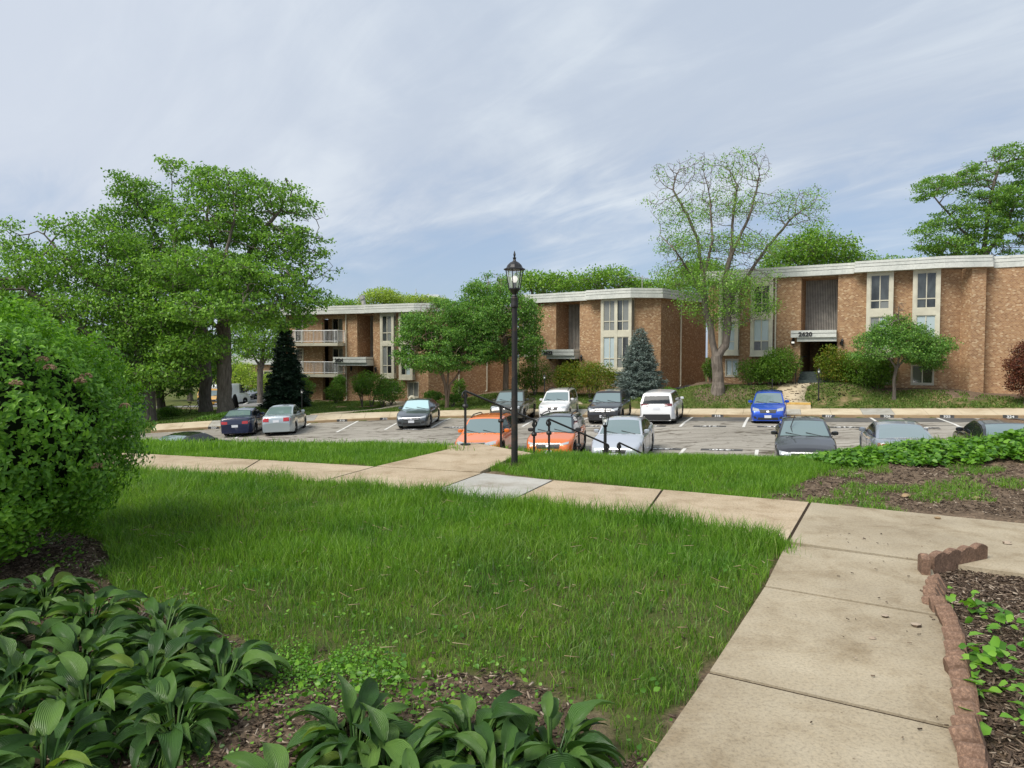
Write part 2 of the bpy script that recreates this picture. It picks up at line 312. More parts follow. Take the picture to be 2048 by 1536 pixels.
class MB:
    """collects polygons and links them as one mesh object"""
    def __init__(s): s.v = []; s.f = []; s.mi = []
    def add(s, vs, fs, mi=0):
        o = len(s.v); s.v += [tuple(map(float, p)) for p in vs]; s.f += [tuple(i + o for i in f) for f in fs]; s.mi += [mi] * len(fs)
    def hexa(s, p, mi=0):      # 8 pts: bottom 0-3 ccw, top 4-7
        s.add(p, [(0, 3, 2, 1), (4, 5, 6, 7), (0, 1, 5, 4), (1, 2, 6, 5), (2, 3, 7, 6), (3, 0, 4, 7)], mi)
    def box(s, a, b, mi=0):
        x0, y0, z0 = a; x1, y1, z1 = b
        s.hexa([(x0, y0, z0), (x1, y0, z0), (x1, y1, z0), (x0, y1, z0), (x0, y0, z1), (x1, y0, z1), (x1, y1, z1), (x0, y1, z1)], mi)
    def tube(s, p0, p1, r0, r1=None, n=8, mi=0, cap=True):
        r1 = r0 if r1 is None else r1; p0 = Vector(p0); p1 = Vector(p1); d = (p1 - p0).normalized()
        a = d.orthogonal().normalized(); b = d.cross(a); vs = []
        for p, r in ((p0, r0), (p1, r1)):
            for i in range(n):
                t = 2 * math.pi * i / n; vs.append(p + a * (r * math.cos(t)) + b * (r * math.sin(t)))
        fs = [(i, (i + 1) % n, n + (i + 1) % n, n + i) for i in range(n)]
        if cap: fs += [tuple(range(n - 1, -1, -1)), tuple(range(n, 2 * n))]
        s.add(vs, fs, mi)
    def lathe(s, prof, c=(0, 0, 0), n=12, mi=0, ph=0.0):   # prof: (r,z)
        vs = []; fs = []
        for r, z in prof:
            for i in range(n):
                t = 2 * math.pi * i / n + ph; vs.append((c[0] + r * math.cos(t), c[1] + r * math.sin(t), c[2] + z))
        for k in range(len(prof) - 1):
            for i in range(n): fs.append((k * n + i, k * n + (i + 1) % n, (k + 1) * n + (i + 1) % n, (k + 1) * n + i))
        fs += [tuple(range(n - 1, -1, -1)), tuple(range((len(prof) - 1) * n, len(prof) * n))]; s.add(vs, fs, mi)
    def build(s, name, m, parent=None, smooth=False, brick=False, loc=None, rot=None):
        me = bpy.data.meshes.new(name); me.from_pydata(s.v, [], s.f); 
        for mm in (m if isinstance(m, (list, tuple)) else [m]): me.materials.append(mm)
        me.polygons.foreach_set('material_index', s.mi)
        if smooth:
            me.polygons.foreach_set('use_smooth', [True] * len(me.polygons))
            try: me.set_sharp_from_angle(angle=R(40))
            except Exception: pass
        if brick:
            ul = me.uv_layers.new(name='UVMap')
            for p in me.polygons:
                n = p.normal
                if abs(n.z) > .7: tx, ty = 1.0, 0.0
                else:
                    l = math.hypot(n.x, n.y); tx, ty = -n.y / l, n.x / l
                for li in p.loop_indices:
                    c = me.vertices[me.loops[li].vertex_index].co
                    ul.data[li].uv = (c.x, c.y) if abs(n.z) > .7 else (c.x * tx + c.y * ty, c.z)
        me.update(); o = bpy.data.objects.new(name, me); link(o, parent)
        if loc is not None: o.location = loc
        if rot is not None: o.rotation_euler = rot
        return o
def text_mesh(name, s, size, m, parent=None, bold=0.0, extrude=0.01):
    cu = bpy.data.curves.new(name + '_c', 'FONT'); cu.body = s; cu.size = size; cu.extrude = extrude; cu.offset = bold; cu.align_x = 'CENTER'; cu.align_y = 'CENTER'; cu.resolution_u = 3
    t = bpy.data.objects.new(name + '_t', cu); COL.objects.link(t); dg = bpy.context.evaluated_depsgraph_get()
    me = bpy.data.meshes.new_from_object(t.evaluated_get(dg)); me.name = name; bpy.data.objects.remove(t); bpy.data.curves.remove(cu)
    me.materials.clear(); me.materials.append(m); o = bpy.data.objects.new(name, me); link(o, parent); return o
# ---------------------------------------------------------------- terrain
SD = np.array([.358, .934]); RD = np.array([.934, -.358])        # stall axis (away), row axis (right)
def lot(x, y):
    q = (x - 7.75) * SD[0] + (y - 36.9) * SD[1]
    z = -2.78 + .036 * x + .016 * y - .036 * np.maximum(0, q)
    z = z - .55 * sstep((-7 - x) / 7) * sstep((37 - y) / 6)
    return z
KERB = np.array([(60, 21), (44, 27.2), (36, 30.2), (25, 34.4), (17, 37.5), (9.1, 40.5), (2, 42.6), (-3.7, 43.8), (-7.5, 43.6), (-12.6, 42.9), (-18.3, 41.4), (-21.5, 40.4), (-30, 38), (-60, 28)], float)[::-1]
def kerb_y(x): return np.interp(x, KERB[:, 0], KERB[:, 1])
def nkerb_y(x): return 21.2 + (9 - x) * .383 - .2 * np.maximum(0, -x - 6)
def crest_y(x): return np.clip(11.9 - .1 * x, 10.2, 13) - 1.0 * sstep((x - .9) / .8) * sstep((7 - x) / 2)
CP = np.array([(24.2, 41, -.28), (17.8, 44.7, -.1), (20, 42.6, -.02), (12.6, 43.5, -.28), (13.2, 47.3, -.1), (10.1, 47.5, -1.15), (11.8, 49.2, -.85), (14.3, 50, -.4),
    (7.7, 50, -1.1), (1.6, 54.3, -1.15), (.6, 55.5, -1.2), (-6.7, 56.4, -1.95), (-9.7, 57.5, -2.1), (-16.5, 60.5, -2.2), (-19.3, 47, -2.25), (-24, 46, -2.72), (-26.8, 53, -2.95),
    (-24.4, 50, -2.85), (-22, 50, -2.45), (-24, 62, -3.1), (-17, 64, -2.8), (-30, 75, -4.0), (-28, 88, -4.5), (-38, 88, -4.6), (-35, 100, -4.6), (-50, 110, -4.7), (-45, 55, -3.3), (-60, 100, -4.8), (-20, 110, -4.5), (20, 80, 0), (40, 60, 1), (28.3, 38.6, -.55),
    (35, 35, -.3), (60, 60, 1), (0, 90, -2), (-33, 48, -3.0), (-5, 50, -2.0), (-12, 51, -2.3), (5, 47, -1.5), (16, 41.2, -.55), (21, 39.4, -.7), (100, 100, 1), (-120, 60, -5), (0, 200, -3), (-100, 200, -6), (120, 200, 0)], float)
def far_ground(x, y):
    x = np.asarray(x, float); y = np.asarray(y, float); num = np.zeros(np.broadcast(x, y).shape); den = num.copy()
    for cx, cy, cz in CP:
        w = 1.0 / (((x - cx) ** 2 + (y - cy) ** 2) + .6) ** 1.7; num += w * cz; den += w
    return num / den
WALK_W, KH = 2.0, .15
# stairs from the hill top down to the lot
ST0 = np.array([-.35, 11.75]); STD = np.array([.8, .6]); STN = np.array([-.6, .8])
def gz(x, y, carve=True):
    x = np.asarray(x, float); y = np.asarray(y, float); x, y = np.broadcast_arrays(x, y)
    ky = kerb_y(x); ny = nkerb_y(x); cy = crest_y(x); L = lot(x, y)
    hill = .28 * sstep((x - 4.5) / 4) * sstep((y - 7.5) / 2.5)
    t = (y - cy) / np.maximum(ny - .3 - cy, .5)
    near = hill * (1 - sstep(t)) + (lot(x, ny) + .1) * (np.clip(t, 0, 1) ** 1.05) * np.where(t > 0, 1, 0)
    kp = lot(x, ky); d = (y - ky) * .95
    walk = kp + KH + .2 * np.clip(d / WALK_W, 0, 1)
    b = sstep((d - WALK_W) / 3.0); far = walk * (1 - b) + far_ground(x, y) * b
    z = np.where(y < ny, near, np.where(y < ky, L - .12, far))
    z = np.where((y >= ky) & (d < WALK_W + .05), walk - .1, z)
    if carve:
        rx = x - ST0[0]; ry = y - ST0[1]; a = rx * STD[0] + ry * STD[1]; w = np.abs(rx * STN[0] + ry * STN[1])
        sz = np.clip(-a * .36 - .35, -2.4, 5); z = np.where((w < 1.1) & (a > .3) & (a < 7) & (y < ny), np.minimum(z, sz), z)
    return z
def gz1(x, y): return float(gz(np.array([x]), np.array([y]))[0])
# lawn and soil areas near the camera, outlined in world metres from the photograph
def poly(pts): return np.array([on0(*p) for p in pts])
def inside(P, x, y):
    r = np.zeros(x.shape, bool); n = len(P); j = n - 1
    for i in range(n):
        xi, yi = P[i]; xj, yj = P[j]
        c = ((yi > y) != (yj > y)) & (x < (xj - xi) * (y - yi) / (yj - yi + 1e-12) + xi); r ^= c; j = i
    return r
LAWN_A = poly([(-400, 935), (270, 940), (700, 972), (1000, 1003), (1300, 1040), (1500, 1074), (1572, 1092), (1528, 1180), (1418, 1352), (1318, 1520), (1230, 1530), (1130, 1400), (1000, 1345), (760, 1350), (620, 1350), (540, 1310), (330, 1235), (230, 1200), (210, 1100), (150, 1060), (-400, 1060)])
LAWN_B = np.array([on0(-400, 905), on0(290, 911), on0(500, 924), on0(755, 936), on0(905, 901), (-1.0, 13), (-10, 14), (-14, 13.5)])
LAWN_C = np.array([on0(955, 938), on0(1100, 962), on0(1300, 982), on0(1500, 1000), on0(1570, 985), on0(1640, 950), on0(1690, 928), (6.5, 12.5), (3, 13.5), (.5, 12.8), (.15, 11.3)])
def vnoise(x, y, s, seed):
    rs = np.random.RandomState(seed); g = rs.rand(256, 256); xf = x * s; yf = y * s; xi = np.floor(xf).astype(int); yi = np.floor(yf).astype(int); fx = sstep(xf - xi); fy = sstep(yf - yi)
    a = g[xi % 256, yi % 256]; b = g[(xi + 1) % 256, yi % 256]; c = g[xi % 256, (yi + 1) % 256]; d = g[(xi + 1) % 256, (yi + 1) % 256]
    return (a * (1 - fx) + b * fx) * (1 - fy) + (c * (1 - fx) + d * fx) * fy
def lawn_mask(x, y):
    jx = (vnoise(x, y, 5, 1) - .5) * .18; jy = (vnoise(x, y, 5, 2) - .5) * .18
    return inside(LAWN_A, x + jx, y + jy) | inside(LAWN_B, x, y + jy) | inside(LAWN_C, x + jx, y + jy)
# near concrete outlines
P = on0
def slab_quad(mb, pts, z=0.035, th=.14, mi=0):
    p = [tuple(q) for q in pts]; mb.hexa([(a, b, z - th) for a, b in p] + [(a, b, z) for a, b in p], mi)
# ground sheet
def gridlines(lo, hi, fine_lo, fine_hi, f, grow=1.18, mx=25):
    a = list(np.arange(fine_lo, fine_hi, f)); s = f; v = a[-1]
    while v < hi: s = min(s * grow, mx); v += s; a.append(v)
    s = f; v = a[0]; b = []
    while v > lo: s = min(s * grow, mx); v -= s; b.append(v)
    return np.array(b[::-1] + a)
gx = np.unique(np.concatenate([gridlines(-900, 900, -6, 7, .12), np.arange(-28, 32, .45), np.arange(-60, -28, .9)])); gy = np.unique(np.concatenate([gridlines(-40, 1600, 1.2, 13, .12), np.arange(13, 62, .4), np.arange(62, 125, .9)]))
gx = gx[np.concatenate([[True], np.diff(gx) > .05])]; gy = gy[np.concatenate([[True], np.diff(gy) > .05])]
X, Y = np.meshgrid(gx, gy); Z = gz(X, Y)
Z = Z + np.where(Y < 13.5, (vnoise(X, Y, 1.7, 5) - .5) * .05 * np.where(lawn_mask(X, Y), 1, 1.4), 0) * np.where(Y < nkerb_y(X) - 1, 1, 0)
# keep soil beneath the near concrete
PATHS = [poly([(-500, 895), (270, 911), (750, 938), (1620, 1011), (2048, 1050), (3600, 1222), (3600, 1390), (1980, 1120), (1840, 1127), (1575, 1094), (1300, 1042), (1000, 1004), (700, 975), (270, 942), (-500, 915)]),
         poly([(750, 941), (905, 899), (1052, 904), (960, 950)]), np.array([P(1575, 1090), P(1850, 1130), P(1900, 1480), (1.35, 1.6), (-.1, 1.6), P(1310, 1530)])]
for pp in PATHS: Z = np.where(inside(pp, X, Y), np.minimum(Z, -.03), Z)
ny_, nx_ = X.shape; idx = np.arange(nx_ * ny_).reshape(ny_, nx_)
Q = np.stack([idx[:-1, :-1], idx[:-1, 1:], idx[1:, 1:], idx[1:, :-1]], -1).reshape(-1, 4)
ground = mesh_np('ground', np.stack([X, Y, Z], -1), Q, m=MT['ground'], smooth=True); tag(ground, kind='structure')
lm = lawn_mask(X, Y).astype(float); ky = kerb_y(X); farl = (Y > ky + 1)
gcol = np.where(Y < 14.5, lm * .9, np.where(Y < nkerb_y(X), 1, 1.0))
fb = np.full(X.shape, 0.0); fb = np.where(farl & (Y < 60) & (X > -20), 1.0, fb)
# mulch under the shrubs close to the walls
wallx = np.array([-40, -16.5, -6.7, 1.6, 8.7, 10.1, 13.2, 24.7, 40]); wally = np.array([60.5, 60.0, 56.0, 53.6, 48.8, 46.4, 46.6, 40.1, 32.0])
wd_ = np.interp(X, wallx, wally) - Y; gcol = np.where(farl & (wd_ < .7 + vnoise(X, Y, .6, 9) * 1.1) & (Y < 62), 0.0, gcol)
for (cx, cy, cr) in ((13.0, 43.4, 1.7),): gcol = np.where((X - cx) ** 2 + ((Y - cy) * 1.3) ** 2 < cr ** 2 * (.6 + .8 * vnoise(X, Y, 1.3, 3)), .0, gcol)
ca = ground.data.color_attributes.new('Col', 'FLOAT_COLOR', 'POINT'); arr = np.zeros((nx_ * ny_, 4), np.float32); arr[:, 1] = gcol.ravel(); arr[:, 2] = fb.ravel(); arr[:, 3] = 1
ca.data.foreach_set('color', arr.ravel())
# ---------------------------------------------------------------- parking lot, kerbs, far walk
def grid_sheet(name, x0, x1, nx, yfa, yfb, ny, zf, m, kind='structure', parent=None):
    xs = np.linspace(x0, x1, nx); ya = yfa(xs); yb = yfb(xs); t = np.linspace(0, 1, ny)[:, None]; Xg = np.broadcast_to(xs, (ny, nx)); Yg = ya * (1 - t) + yb * t
    i = np.arange(nx * ny).reshape(ny, nx); q = np.stack([i[:-1, :-1], i[:-1, 1:], i[1:, 1:], i[1:, :-1]], -1).reshape(-1, 4)
    o = mesh_np(name, np.stack([Xg, Yg, zf(Xg, Yg)], -1), q, m=m, smooth=True, parent=parent); return tag(o, kind=kind)
grid_sheet('parking_lot', -60, 60, 160, lambda x: nkerb_y(x) - .1, lambda x: kerb_y(x) + .08, 40, lambda x, y: lot(x, y), MT['asphalt'])
def mapK(t_, side=0.0):            # arc-length parameter along the far kerb
    seg = np.hypot(*np.diff(KERB, axis=0).T); s = np.concatenate([[0], np.cumsum(seg)]); x = np.interp(t_, s, KERB[:, 0]); y = np.interp(t_, s, KERB[:, 1]); return x, y
def kerb_s(x): 
    seg = np.hypot(*np.diff(KERB, axis=0).T); s = np.concatenate([[0], np.cumsum(seg)]); return float(np.interp(x, KERB[:, 0], s))
def knorm(t_):
    x0, y0 = mapK(t_ - .4); x1, y1 = mapK(t_ + .4); dx, dy = x1 - x0, y1 - y0; l = np.hypot(dx, dy); return -dy / l, dx / l
# kerb stone: swept profile in one run
mb = MB(); ts = np.arange(kerb_s(-21.0), kerb_s(50), .9); prof = [(-.0, -.2), (-.0, KH - .015), (.015, KH), (.17, KH), (.17, -.2)]
rings = []
for t in ts:
    x, y = mapK(t); nx, ny2 = knorm(t); z0 = float(lot(x, y)); rings.append([(x + nx * a, y + ny2 * a, z0 + b) for a, b in prof])
vs = [p for r in rings for p in r]; n = 5
fs = [(k * n + i, (k + 1) * n + i, (k + 1) * n + i + 1, k * n + i + 1) for k in range(len(rings) - 1) for i in range(4)]
mb.add(vs, [f[::-1] for f in fs]); tag(mb.build('kerb', MT['kerb']), kind='structure')
mb = MB(); t = kerb_s(-21.0); k = 0; e = kerb_s(50)
while t < e:
    L_ = 1.52; cs = []
    for tt in np.linspace(t + .008, t + L_ - .008, 3):
        x, y = mapK(tt); nx, ny2 = knorm(tt); z0 = float(lot(x, y)) + KH
        cs.append([(x + nx * a, y + ny2 * a, z0 + c) for a, c in ((.182, 0), (WALK_W, .2), (WALK_W, .05), (.182, -.15))])
    vs = [p for r in cs for p in r]; fs = [(a * 4 + i, a * 4 + 4 + i, a * 4 + 4 + (i + 1) % 4, a * 4 + (i + 1) % 4) for a in range(2) for i in range(4)] + [(0, 1, 2, 3), (11, 10, 9, 8)]
    mb.add(vs, [f[::-1] for f in fs], 1 if (k * 7) % 11 in (2, 3) else 0); t += L_; k += 1
tag(mb.build('pavement', [MT['walk_far'], MT['concrete_grey']]), kind='structure')
# near kerb, mostly out of sight below the bank
mb = MB()
for x in np.arange(-24, 44, 1.5):
    a, b = x, x + 1.49; ya, yb = nkerb_y(a), nkerb_y(b)
    mb.hexa([(a, ya - .16, lot(a, ya) - .1), (b, yb - .16, lot(b, yb) - .1), (b, yb, lot(b, yb) - .1), (a, ya, lot(a, ya) - .1)] + [(a, ya - .16, lot(a, ya) + KH), (b, yb - .16, lot(b, yb) + KH), (b, yb, lot(b, yb) + KH), (a, ya, lot(a, ya) + KH)])
tag(mb.build('kerb_near', MT['kerb']), kind='structure')
def lotstrip(mb, p0, p1, w, dz=.006, n=6):
    p0 = np.array(p0); p1 = np.array(p1); d = (p1 - p0) / np.linalg.norm(p1 - p0); nn = np.array([-d[1], d[0]]) * w / 2
    for i in range(n):
        a = p0 + (p1 - p0) * i / n; b = p0 + (p1 - p0) * (i + 1) / n; c = [a - nn, b - nn, b + nn, a + nn]
        mb.add([(q[0], q[1], float(lot(q[0], q[1])) + dz) for q in c], [(0, 1, 2, 3)])
def plane_pt(px, py):
    u, dy, dz = ray(px, py); Y = 36.0
    for _ in range(60): Y = Y * .5 + .5 * ((float(lot(u / dy * Y, Y)) - CAMZ) / (dz / dy))
    return np.array([u / dy * Y, Y])
# dark asphalt patches in the bays by the far kerb
def patch_sheet(pts, dz):
    mb.add([(q[0], q[1], float(lot(q[0], q[1])) + dz) for q in pts], [(0, 1, 2, 3)])
mb = MB()
def kp_(x, off): y = float(kerb_y(x)); return np.array([x, y]) - SD * off
for x0, x1, d in ((6.0, 9.3, 2.9), (9.3, 12.3, 2.7), (12.3, 15.0, 2.9), (15.0, 17.2, 3.0), (17.2, 19.6, 2.9), (20.2, 23.2, 4.5), (23.4, 28, 4.0)):
    for i in range(3):
        a = x0 + (x1 - x0) * i / 3; b = x0 + (x1 - x0) * (i + 1) / 3; m_ = d / 2
        patch_sheet([kp_(a, d), kp_(b, d), kp_(b, m_), kp_(a, m_)], .004); patch_sheet([kp_(a, m_), kp_(b, m_), kp_(b, .02), kp_(a, .02)], .004)
tag(mb.build('asphalt_repair', MT['asphalt_patch']), kind='structure')
# bay lines
mb = MB(); BAY = 2.72
base = np.array([10.05, 40.0])          # a line end at the far kerb, right of the white crossover
FARLINES = []
for k in range(-9, 7):
    x = 10.35 + k * BAY * 1.045; y = float(kerb_y(x)); hd_ = R(float(np.interp(x, [-14, -9, -5, 0, 2.5, 5, 8, 12], [-7, 0, 4, 11, 14, 18, 20, 21]))); S_ = np.array([math.sin(hd_), math.cos(hd_)]); p1 = np.array([x, y]) - S_ * .05; p0 = p1 - S_ * 5.6; lotstrip(mb, p0, p1, .13, .009); FARLINES.append(p0)
nb = np.array([6.9, 27.8])
for k in range(-6, 8):
    p0 = nb + RD * (k * BAY); p1 = p0 - SD * 5.3; lotstrip(mb, p0, p1, .13, .009)
tag(mb.build('bay_lines', MT['line_paint']), kind='structure')
# stencilled bay numbers on the lot and painted numbers on the kerb
def on_lot(o, p, ang, dz=.012):
    z = float(lot(p[0], p[1])); n = Vector((-.036, -.016, 1)).normalized(); Xa = Vector((math.cos(ang), math.sin(ang), 0)); Xa = (Xa - n * Xa.dot(n)).normalized(); Ya = n.cross(Xa)
    o.matrix_world = Matrix(((Xa.x, Ya.x, n.x, p[0]), (Xa.y, Ya.y, n.y, p[1]), (Xa.z, Ya.z, n.z, z + dz), (0, 0, 0, 1)))
ra = math.atan2(RD[1], RD[0])
def stencil(num, p, flip=False, where=''):
    r = tag(bpy.data.objects.new('bay_number', None), 'bay number %s stencilled %s' % (num, where), 'bay number', 'bay numbers painted on the parking lot'); COL.objects.link(r)
    b_ = MB(); b_.box((-.78, -.2, 0), (.78, .2, .002)); b_.build('patch', MT['stencil_black'], r)
    t = text_mesh('numerals', '·' + num + '·', .42, MT['white_paint'], r, bold=.012, extrude=.001); t.location = (0, .0, .006); t.scale = (1.15, .9, 1)
    on_lot(r, p, ra + (math.pi if flip else 0))
nums = {-9: None}
for k, num, wh in ((-6, '309', 'by the tail of the silver saloon'), (-5, '310', 'in the empty bay right of the silver saloon'), (-4, '311', 'in the empty bay left of the dark grey saloon'), (-3, '312', 'at the nose of the dark grey saloon'), (-2, '313', 'left of the olive pickup'), (-1, '314', 'at the nose of the olive pickup'), (0, '315', 'at the nose of the white estate'), (1, '316', 'at the nose of the black crossover'), (2, '317', 'behind the tail of the white crossover'), (3, '318', 'between the white crossover and the blue hatchback'), (4, '319', 'at the nose of the blue hatchback'), (5, '327', 'in the empty bay right of the blue hatchback'), (6, '326', 'beyond the silver grey coupe')):
    i = k + 9
    if 0 <= i < len(FARLINES): stencil(num, FARLINES[i] + RD * 1.4 + SD * .25, False, wh)
for px, py, num, wh in ((1322, 898, '329', 'just right of the pale silver saloon'), (1443, 900, '330', 'in the near bay left of the near black saloon')): stencil(num, plane_pt(px, py), True, wh)
def kerb_plate(num, x, where):
    t = kerb_s(x); x, y = mapK(t); nx, ny2 = knorm(t); z = float(lot(x, y)); r = tag(bpy.data.objects.new('kerb_number', None), 'kerb patch painted %s %s' % (num, where), 'kerb number', 'numbers painted on the far kerb'); COL.objects.link(r)
    b_ = MB(); b_.box((-.32, -.004, .01), (.32, .0, KH - .005)); b_.box((-.32, .0, KH - .002), (.32, .06, KH + .004)); b_.build('patch', MT['stencil_black'], r)
    tt = text_mesh('numerals', num, .16, MT['white_paint'], r, bold=.004, extrude=.0015); tt.rotation_euler = (R(90), 0, 0); tt.location = (0, -.007, .075); tt.scale = (1.35, 1, 1)
    r.location = (x, y, z); r.rotation_euler = (0, 0, math.atan2(-nx, ny2))
for num, px, wh in (('307', 427, 'left of the navy saloon'), ('310', 684, 'in the first empty bay right of the silver saloon'), ('311', 770, 'just left of the dark grey saloon'), ('313', 957, 'between the dark grey saloon and the pickup'), ('318', 1435, 'between the white crossover and the blue hatchback'), ('327', 1657, 'right of the blue hatchback'), ('326', 1774, 'behind the near black saloon'), ('325', 1894, 'above the silver grey coupe'), ('324', 2021, 'nearest the right edge')):
    lo, hi = -40.0, 45.0
    for _ in range(50):
        m_ = (lo + hi) / 2
        if m_ / float(kerb_y(m_)) < ray(px, 830)[0] / ray(px, 830)[1]: lo = m_
        else: hi = m_
    kerb_plate(num, lo, wh)
# corner slab with inlet at the far left of the lot
def drape(name, L_, R_, m, off=.05, n=14, w=3, kind='structure', th=.12, zfun=None, parent=None, joints=None):
    def res(P_, n):
        P_ = np.array(P_, float); s = np.concatenate([[0], np.cumsum(np.hypot(*np.diff(P_, axis=0).T))]); t = np.linspace(0, s[-1], n); return np.stack([np.interp(t, s, P_[:, 0]), np.interp(t, s, P_[:, 1])], 1)
    A = res(L_, n); B = res(R_, n); W = np.linspace(0, 1, w)[None, :, None]; G_ = A[:, None, :] * (1 - W) + B[:, None, :] * W
    zf = zfun or (lambda x, y: gz(x, y)); z = zf(G_[..., 0], G_[..., 1]) + off
    top = np.concatenate([G_, z[..., None]], -1); V = np.concatenate([top.reshape(-1, 3), (top - [0, 0, th]).reshape(-1, 3)]); i = np.arange(n * w).reshape(n, w); q = [np.stack([i[:-1, :-1], i[:-1, 1:], i[1:, 1:], i[1:, :-1]], -1).reshape(-1, 4)]
    N_ = n * w; edge = list(i[0, :]) + list(i[1:, -1]) + list(i[-1, :-1][::-1]) + list(i[1:-1, 0][::-1]); e2 = edge[1:] + edge[:1]
    q.append(np.array([(a, a + N_, b + N_, b) for a, b in zip(edge, e2)])); o = mesh_np(name, V, np.concatenate(q), m=m, parent=parent); return tag(o, kind=kind)
def grd(px, py, zg=None):          # pixel to the built ground (not the lot sheet)
    u, dy, dz = ray(px, py); k = 0.5; prev = None
    for Yv in np.arange(14, 120, .1):
        x = u / dy * Yv; z = CAMZ + dz / dy * Yv
        if z < gz1(x, Yv) and Yv > 40: return (x, Yv)
    return (u / dy * 60, 60)
# path to the entrance of the right block, with two steps down to the pavement
E1 = [(14.35, 38.9), (14.3, 40.2), (14.35, 41.1), (15.2, 42.3), (16.6, 43.5), (17.55, 44.55)]
kx0 = 15.2; 
drape('path_right_block', [(15.35, 41.0), (15.5, 41.9), (16.6, 43.2), (18.05, 44.55)], [(17.15, 40.3), (17.2, 41.2), (18.1, 42.6), (20.1, 43.4)], MT['walk_far'], .05)
st = MB(); ang = math.atan2(RD[1], RD[0])
def rot2(p, c, a): return (c[0] + p[0] * math.cos(a) - p[1] * math.sin(a), c[1] + p[0] * math.sin(a) + p[1] * math.cos(a))
sc_ = (16.1, 40.2); zt = float(gz1(16.25, 41.0)) + .06; zb_ = float(gz1(15.9, 39.6)) + .1
for k, (f0, f1, h) in enumerate(((.0, .9, zt), (-.36, 0, zb_ + (zt - zb_) * .5))):
    p = [rot2(q, sc_, ang) for q in ((-1.0, f0), (1.0, f0), (1.0, f1), (-1.0, f1))]; st.hexa([(a, b, zb_ - .5) for a, b in p] + [(a, b, h) for a, b in p], 0)
p = [rot2(q, sc_, ang) for q in ((-1.0, -.006), (1.0, -.006), (1.0, .32), (-1.0, .32))]; st.hexa([(a, b, zt - .1) for a, b in p] + [(a, b, zt + .006) for a, b in p], 1)
tag(st.build('steps', [MT['walk_far'], MT['yellow_paint']]), 'two concrete steps with a yellow nosing below the 2620 entrance path', 'steps')
drape('path_middle_block', [at(1130, 782, 47.0)[:2], at(1118, 772, 49.5)[:2], at(1108, 768, 51.5)[:2], at(1112, 766, 53)[:2]], [at(1165, 790, 45.8)[:2], at(1150, 775, 48.9)[:2], at(1140, 768, 50.8)[:2], at(1148, 766, 52)[:2]], MT['walk_far'], .06)
drape('path_left_block', [(-13.0, 45.0), (-11.4, 47.2), (-9.2, 51), (-9.9, 55.2), (-11.8, 57.6)], [(-11.2, 45.3), (-9.9, 47.2), (-7.9, 51), (-8.3, 54.6), (-10.6, 57.6)], MT['walk_far'], .07)
# second lot beyond the trees at the left
l2 = lambda x, y: gz(x, y) + .06
drape('far_parking_lot', [(-36, 61), (-34, 70), (-36, 85), (-42, 118)], [(-15, 67), (-17, 72), (-22, 88), (-28, 118)], MT['asphalt2'], .06, n=40, w=16)
mb = MB()
for (a, b) in (((470, 817), (497, 806)), ((530, 813), (546, 807)), ((486, 803), (500, 799)), ((512, 809), (528, 809)), ((529, 800), (541, 795)), ((492, 801), (501, 797))):
    pa = grd(*a); pb = grd(*b); d = np.array(pb) - pa; d /= np.linalg.norm(d) + 1e-9; nn = np.array([-d[1], d[0]]) * .08
    q = [np.array(pa) - nn, np.array(pb) - nn, np.array(pb) + nn, np.array(pa) + nn]; mb.add([(c[0], c[1], gz1(*c) + .10) for c in q], [(0, 1, 2, 3)])
tag(mb.build('far_bay_lines', MT['line_paint']), kind='structure')
# ---------------------------------------------------------------- near concrete paths
mb = MB(); ZP = .035
def lerp2(a, b, t): return (a[0] + (b[0] - a[0]) * t, a[1] + (b[1] - a[1]) * t)
g_ = .007
def qslab(a, b, c, d, mi, gap=(.014, .014)):     # a,b near edge left->right ; c,d far edge right->left ; gaps shave the left/right ends
    la = math.dist(a, b); ld = math.dist(d, c); mb.hexa([(*lerp2(a, b, gap[0] / la), ZP - .13), (*lerp2(b, a, gap[1] / la), ZP - .13), (*lerp2(c, d, gap[1] / ld), ZP - .13), (*lerp2(d, c, gap[0] / ld), ZP - .13)] +
        [(*lerp2(a, b, gap[0] / la), ZP), (*lerp2(b, a, gap[1] / la), ZP), (*lerp2(c, d, gap[1] / ld), ZP), (*lerp2(d, c, gap[0] / ld), ZP)], mi)
up = [(-500, 895), (-60, 902), (270, 911), (520, 924), (750, 938), (965, 951), (1106, 966), (1325, 985), (1620, 1011), (2350, 1085), (3000, 1157), (3600, 1222)]
lo = [(-500, 918), (-60, 926), (240, 941), (470, 955), (640, 969), (862, 989), (1020, 1008), (1285, 1042), (1575, 1091), (2350, 1200), (3000, 1292), (3600, 1380)]
mats_ = [1, 1, 1, 1, 1, 2, 1, 1, 0, 0, 0, 0]
for i in range(len(up) - 1): qslab(P(*lo[i]), P(*lo[i + 1]), P(*up[i + 1]), P(*up[i]), mats_[i])
mb2 = mb; qslab(P(752, 937), P(962, 949), P(1050, 907), P(905, 900), 1)
Lf = [P(1573, 1095), P(1530, 1183), P(1418, 1358), (.27, 2.22), (-.5, .8)]; Rt = [P(1860, 1133), P(1895, 1246), P(1930, 1478), (1.17, 1.62), (.4, .2)]
for i in range(4):
    a, b, c, d = Lf[i + 1], Rt[i + 1], Rt[i], Lf[i]; ga = .017 / max(math.dist(a, d), .1)
    if i == 0: qslab(lerp2(a, d, ga), lerp2(b, c, ga), lerp2(c, b, ga), lerp2(d, a, ga), 0, (0, 0))
    else: qslab(lerp2(a, d, ga), lerp2(b, c, ga), lerp2(c, b, ga), lerp2(d, a, ga), 0, (0, 0))
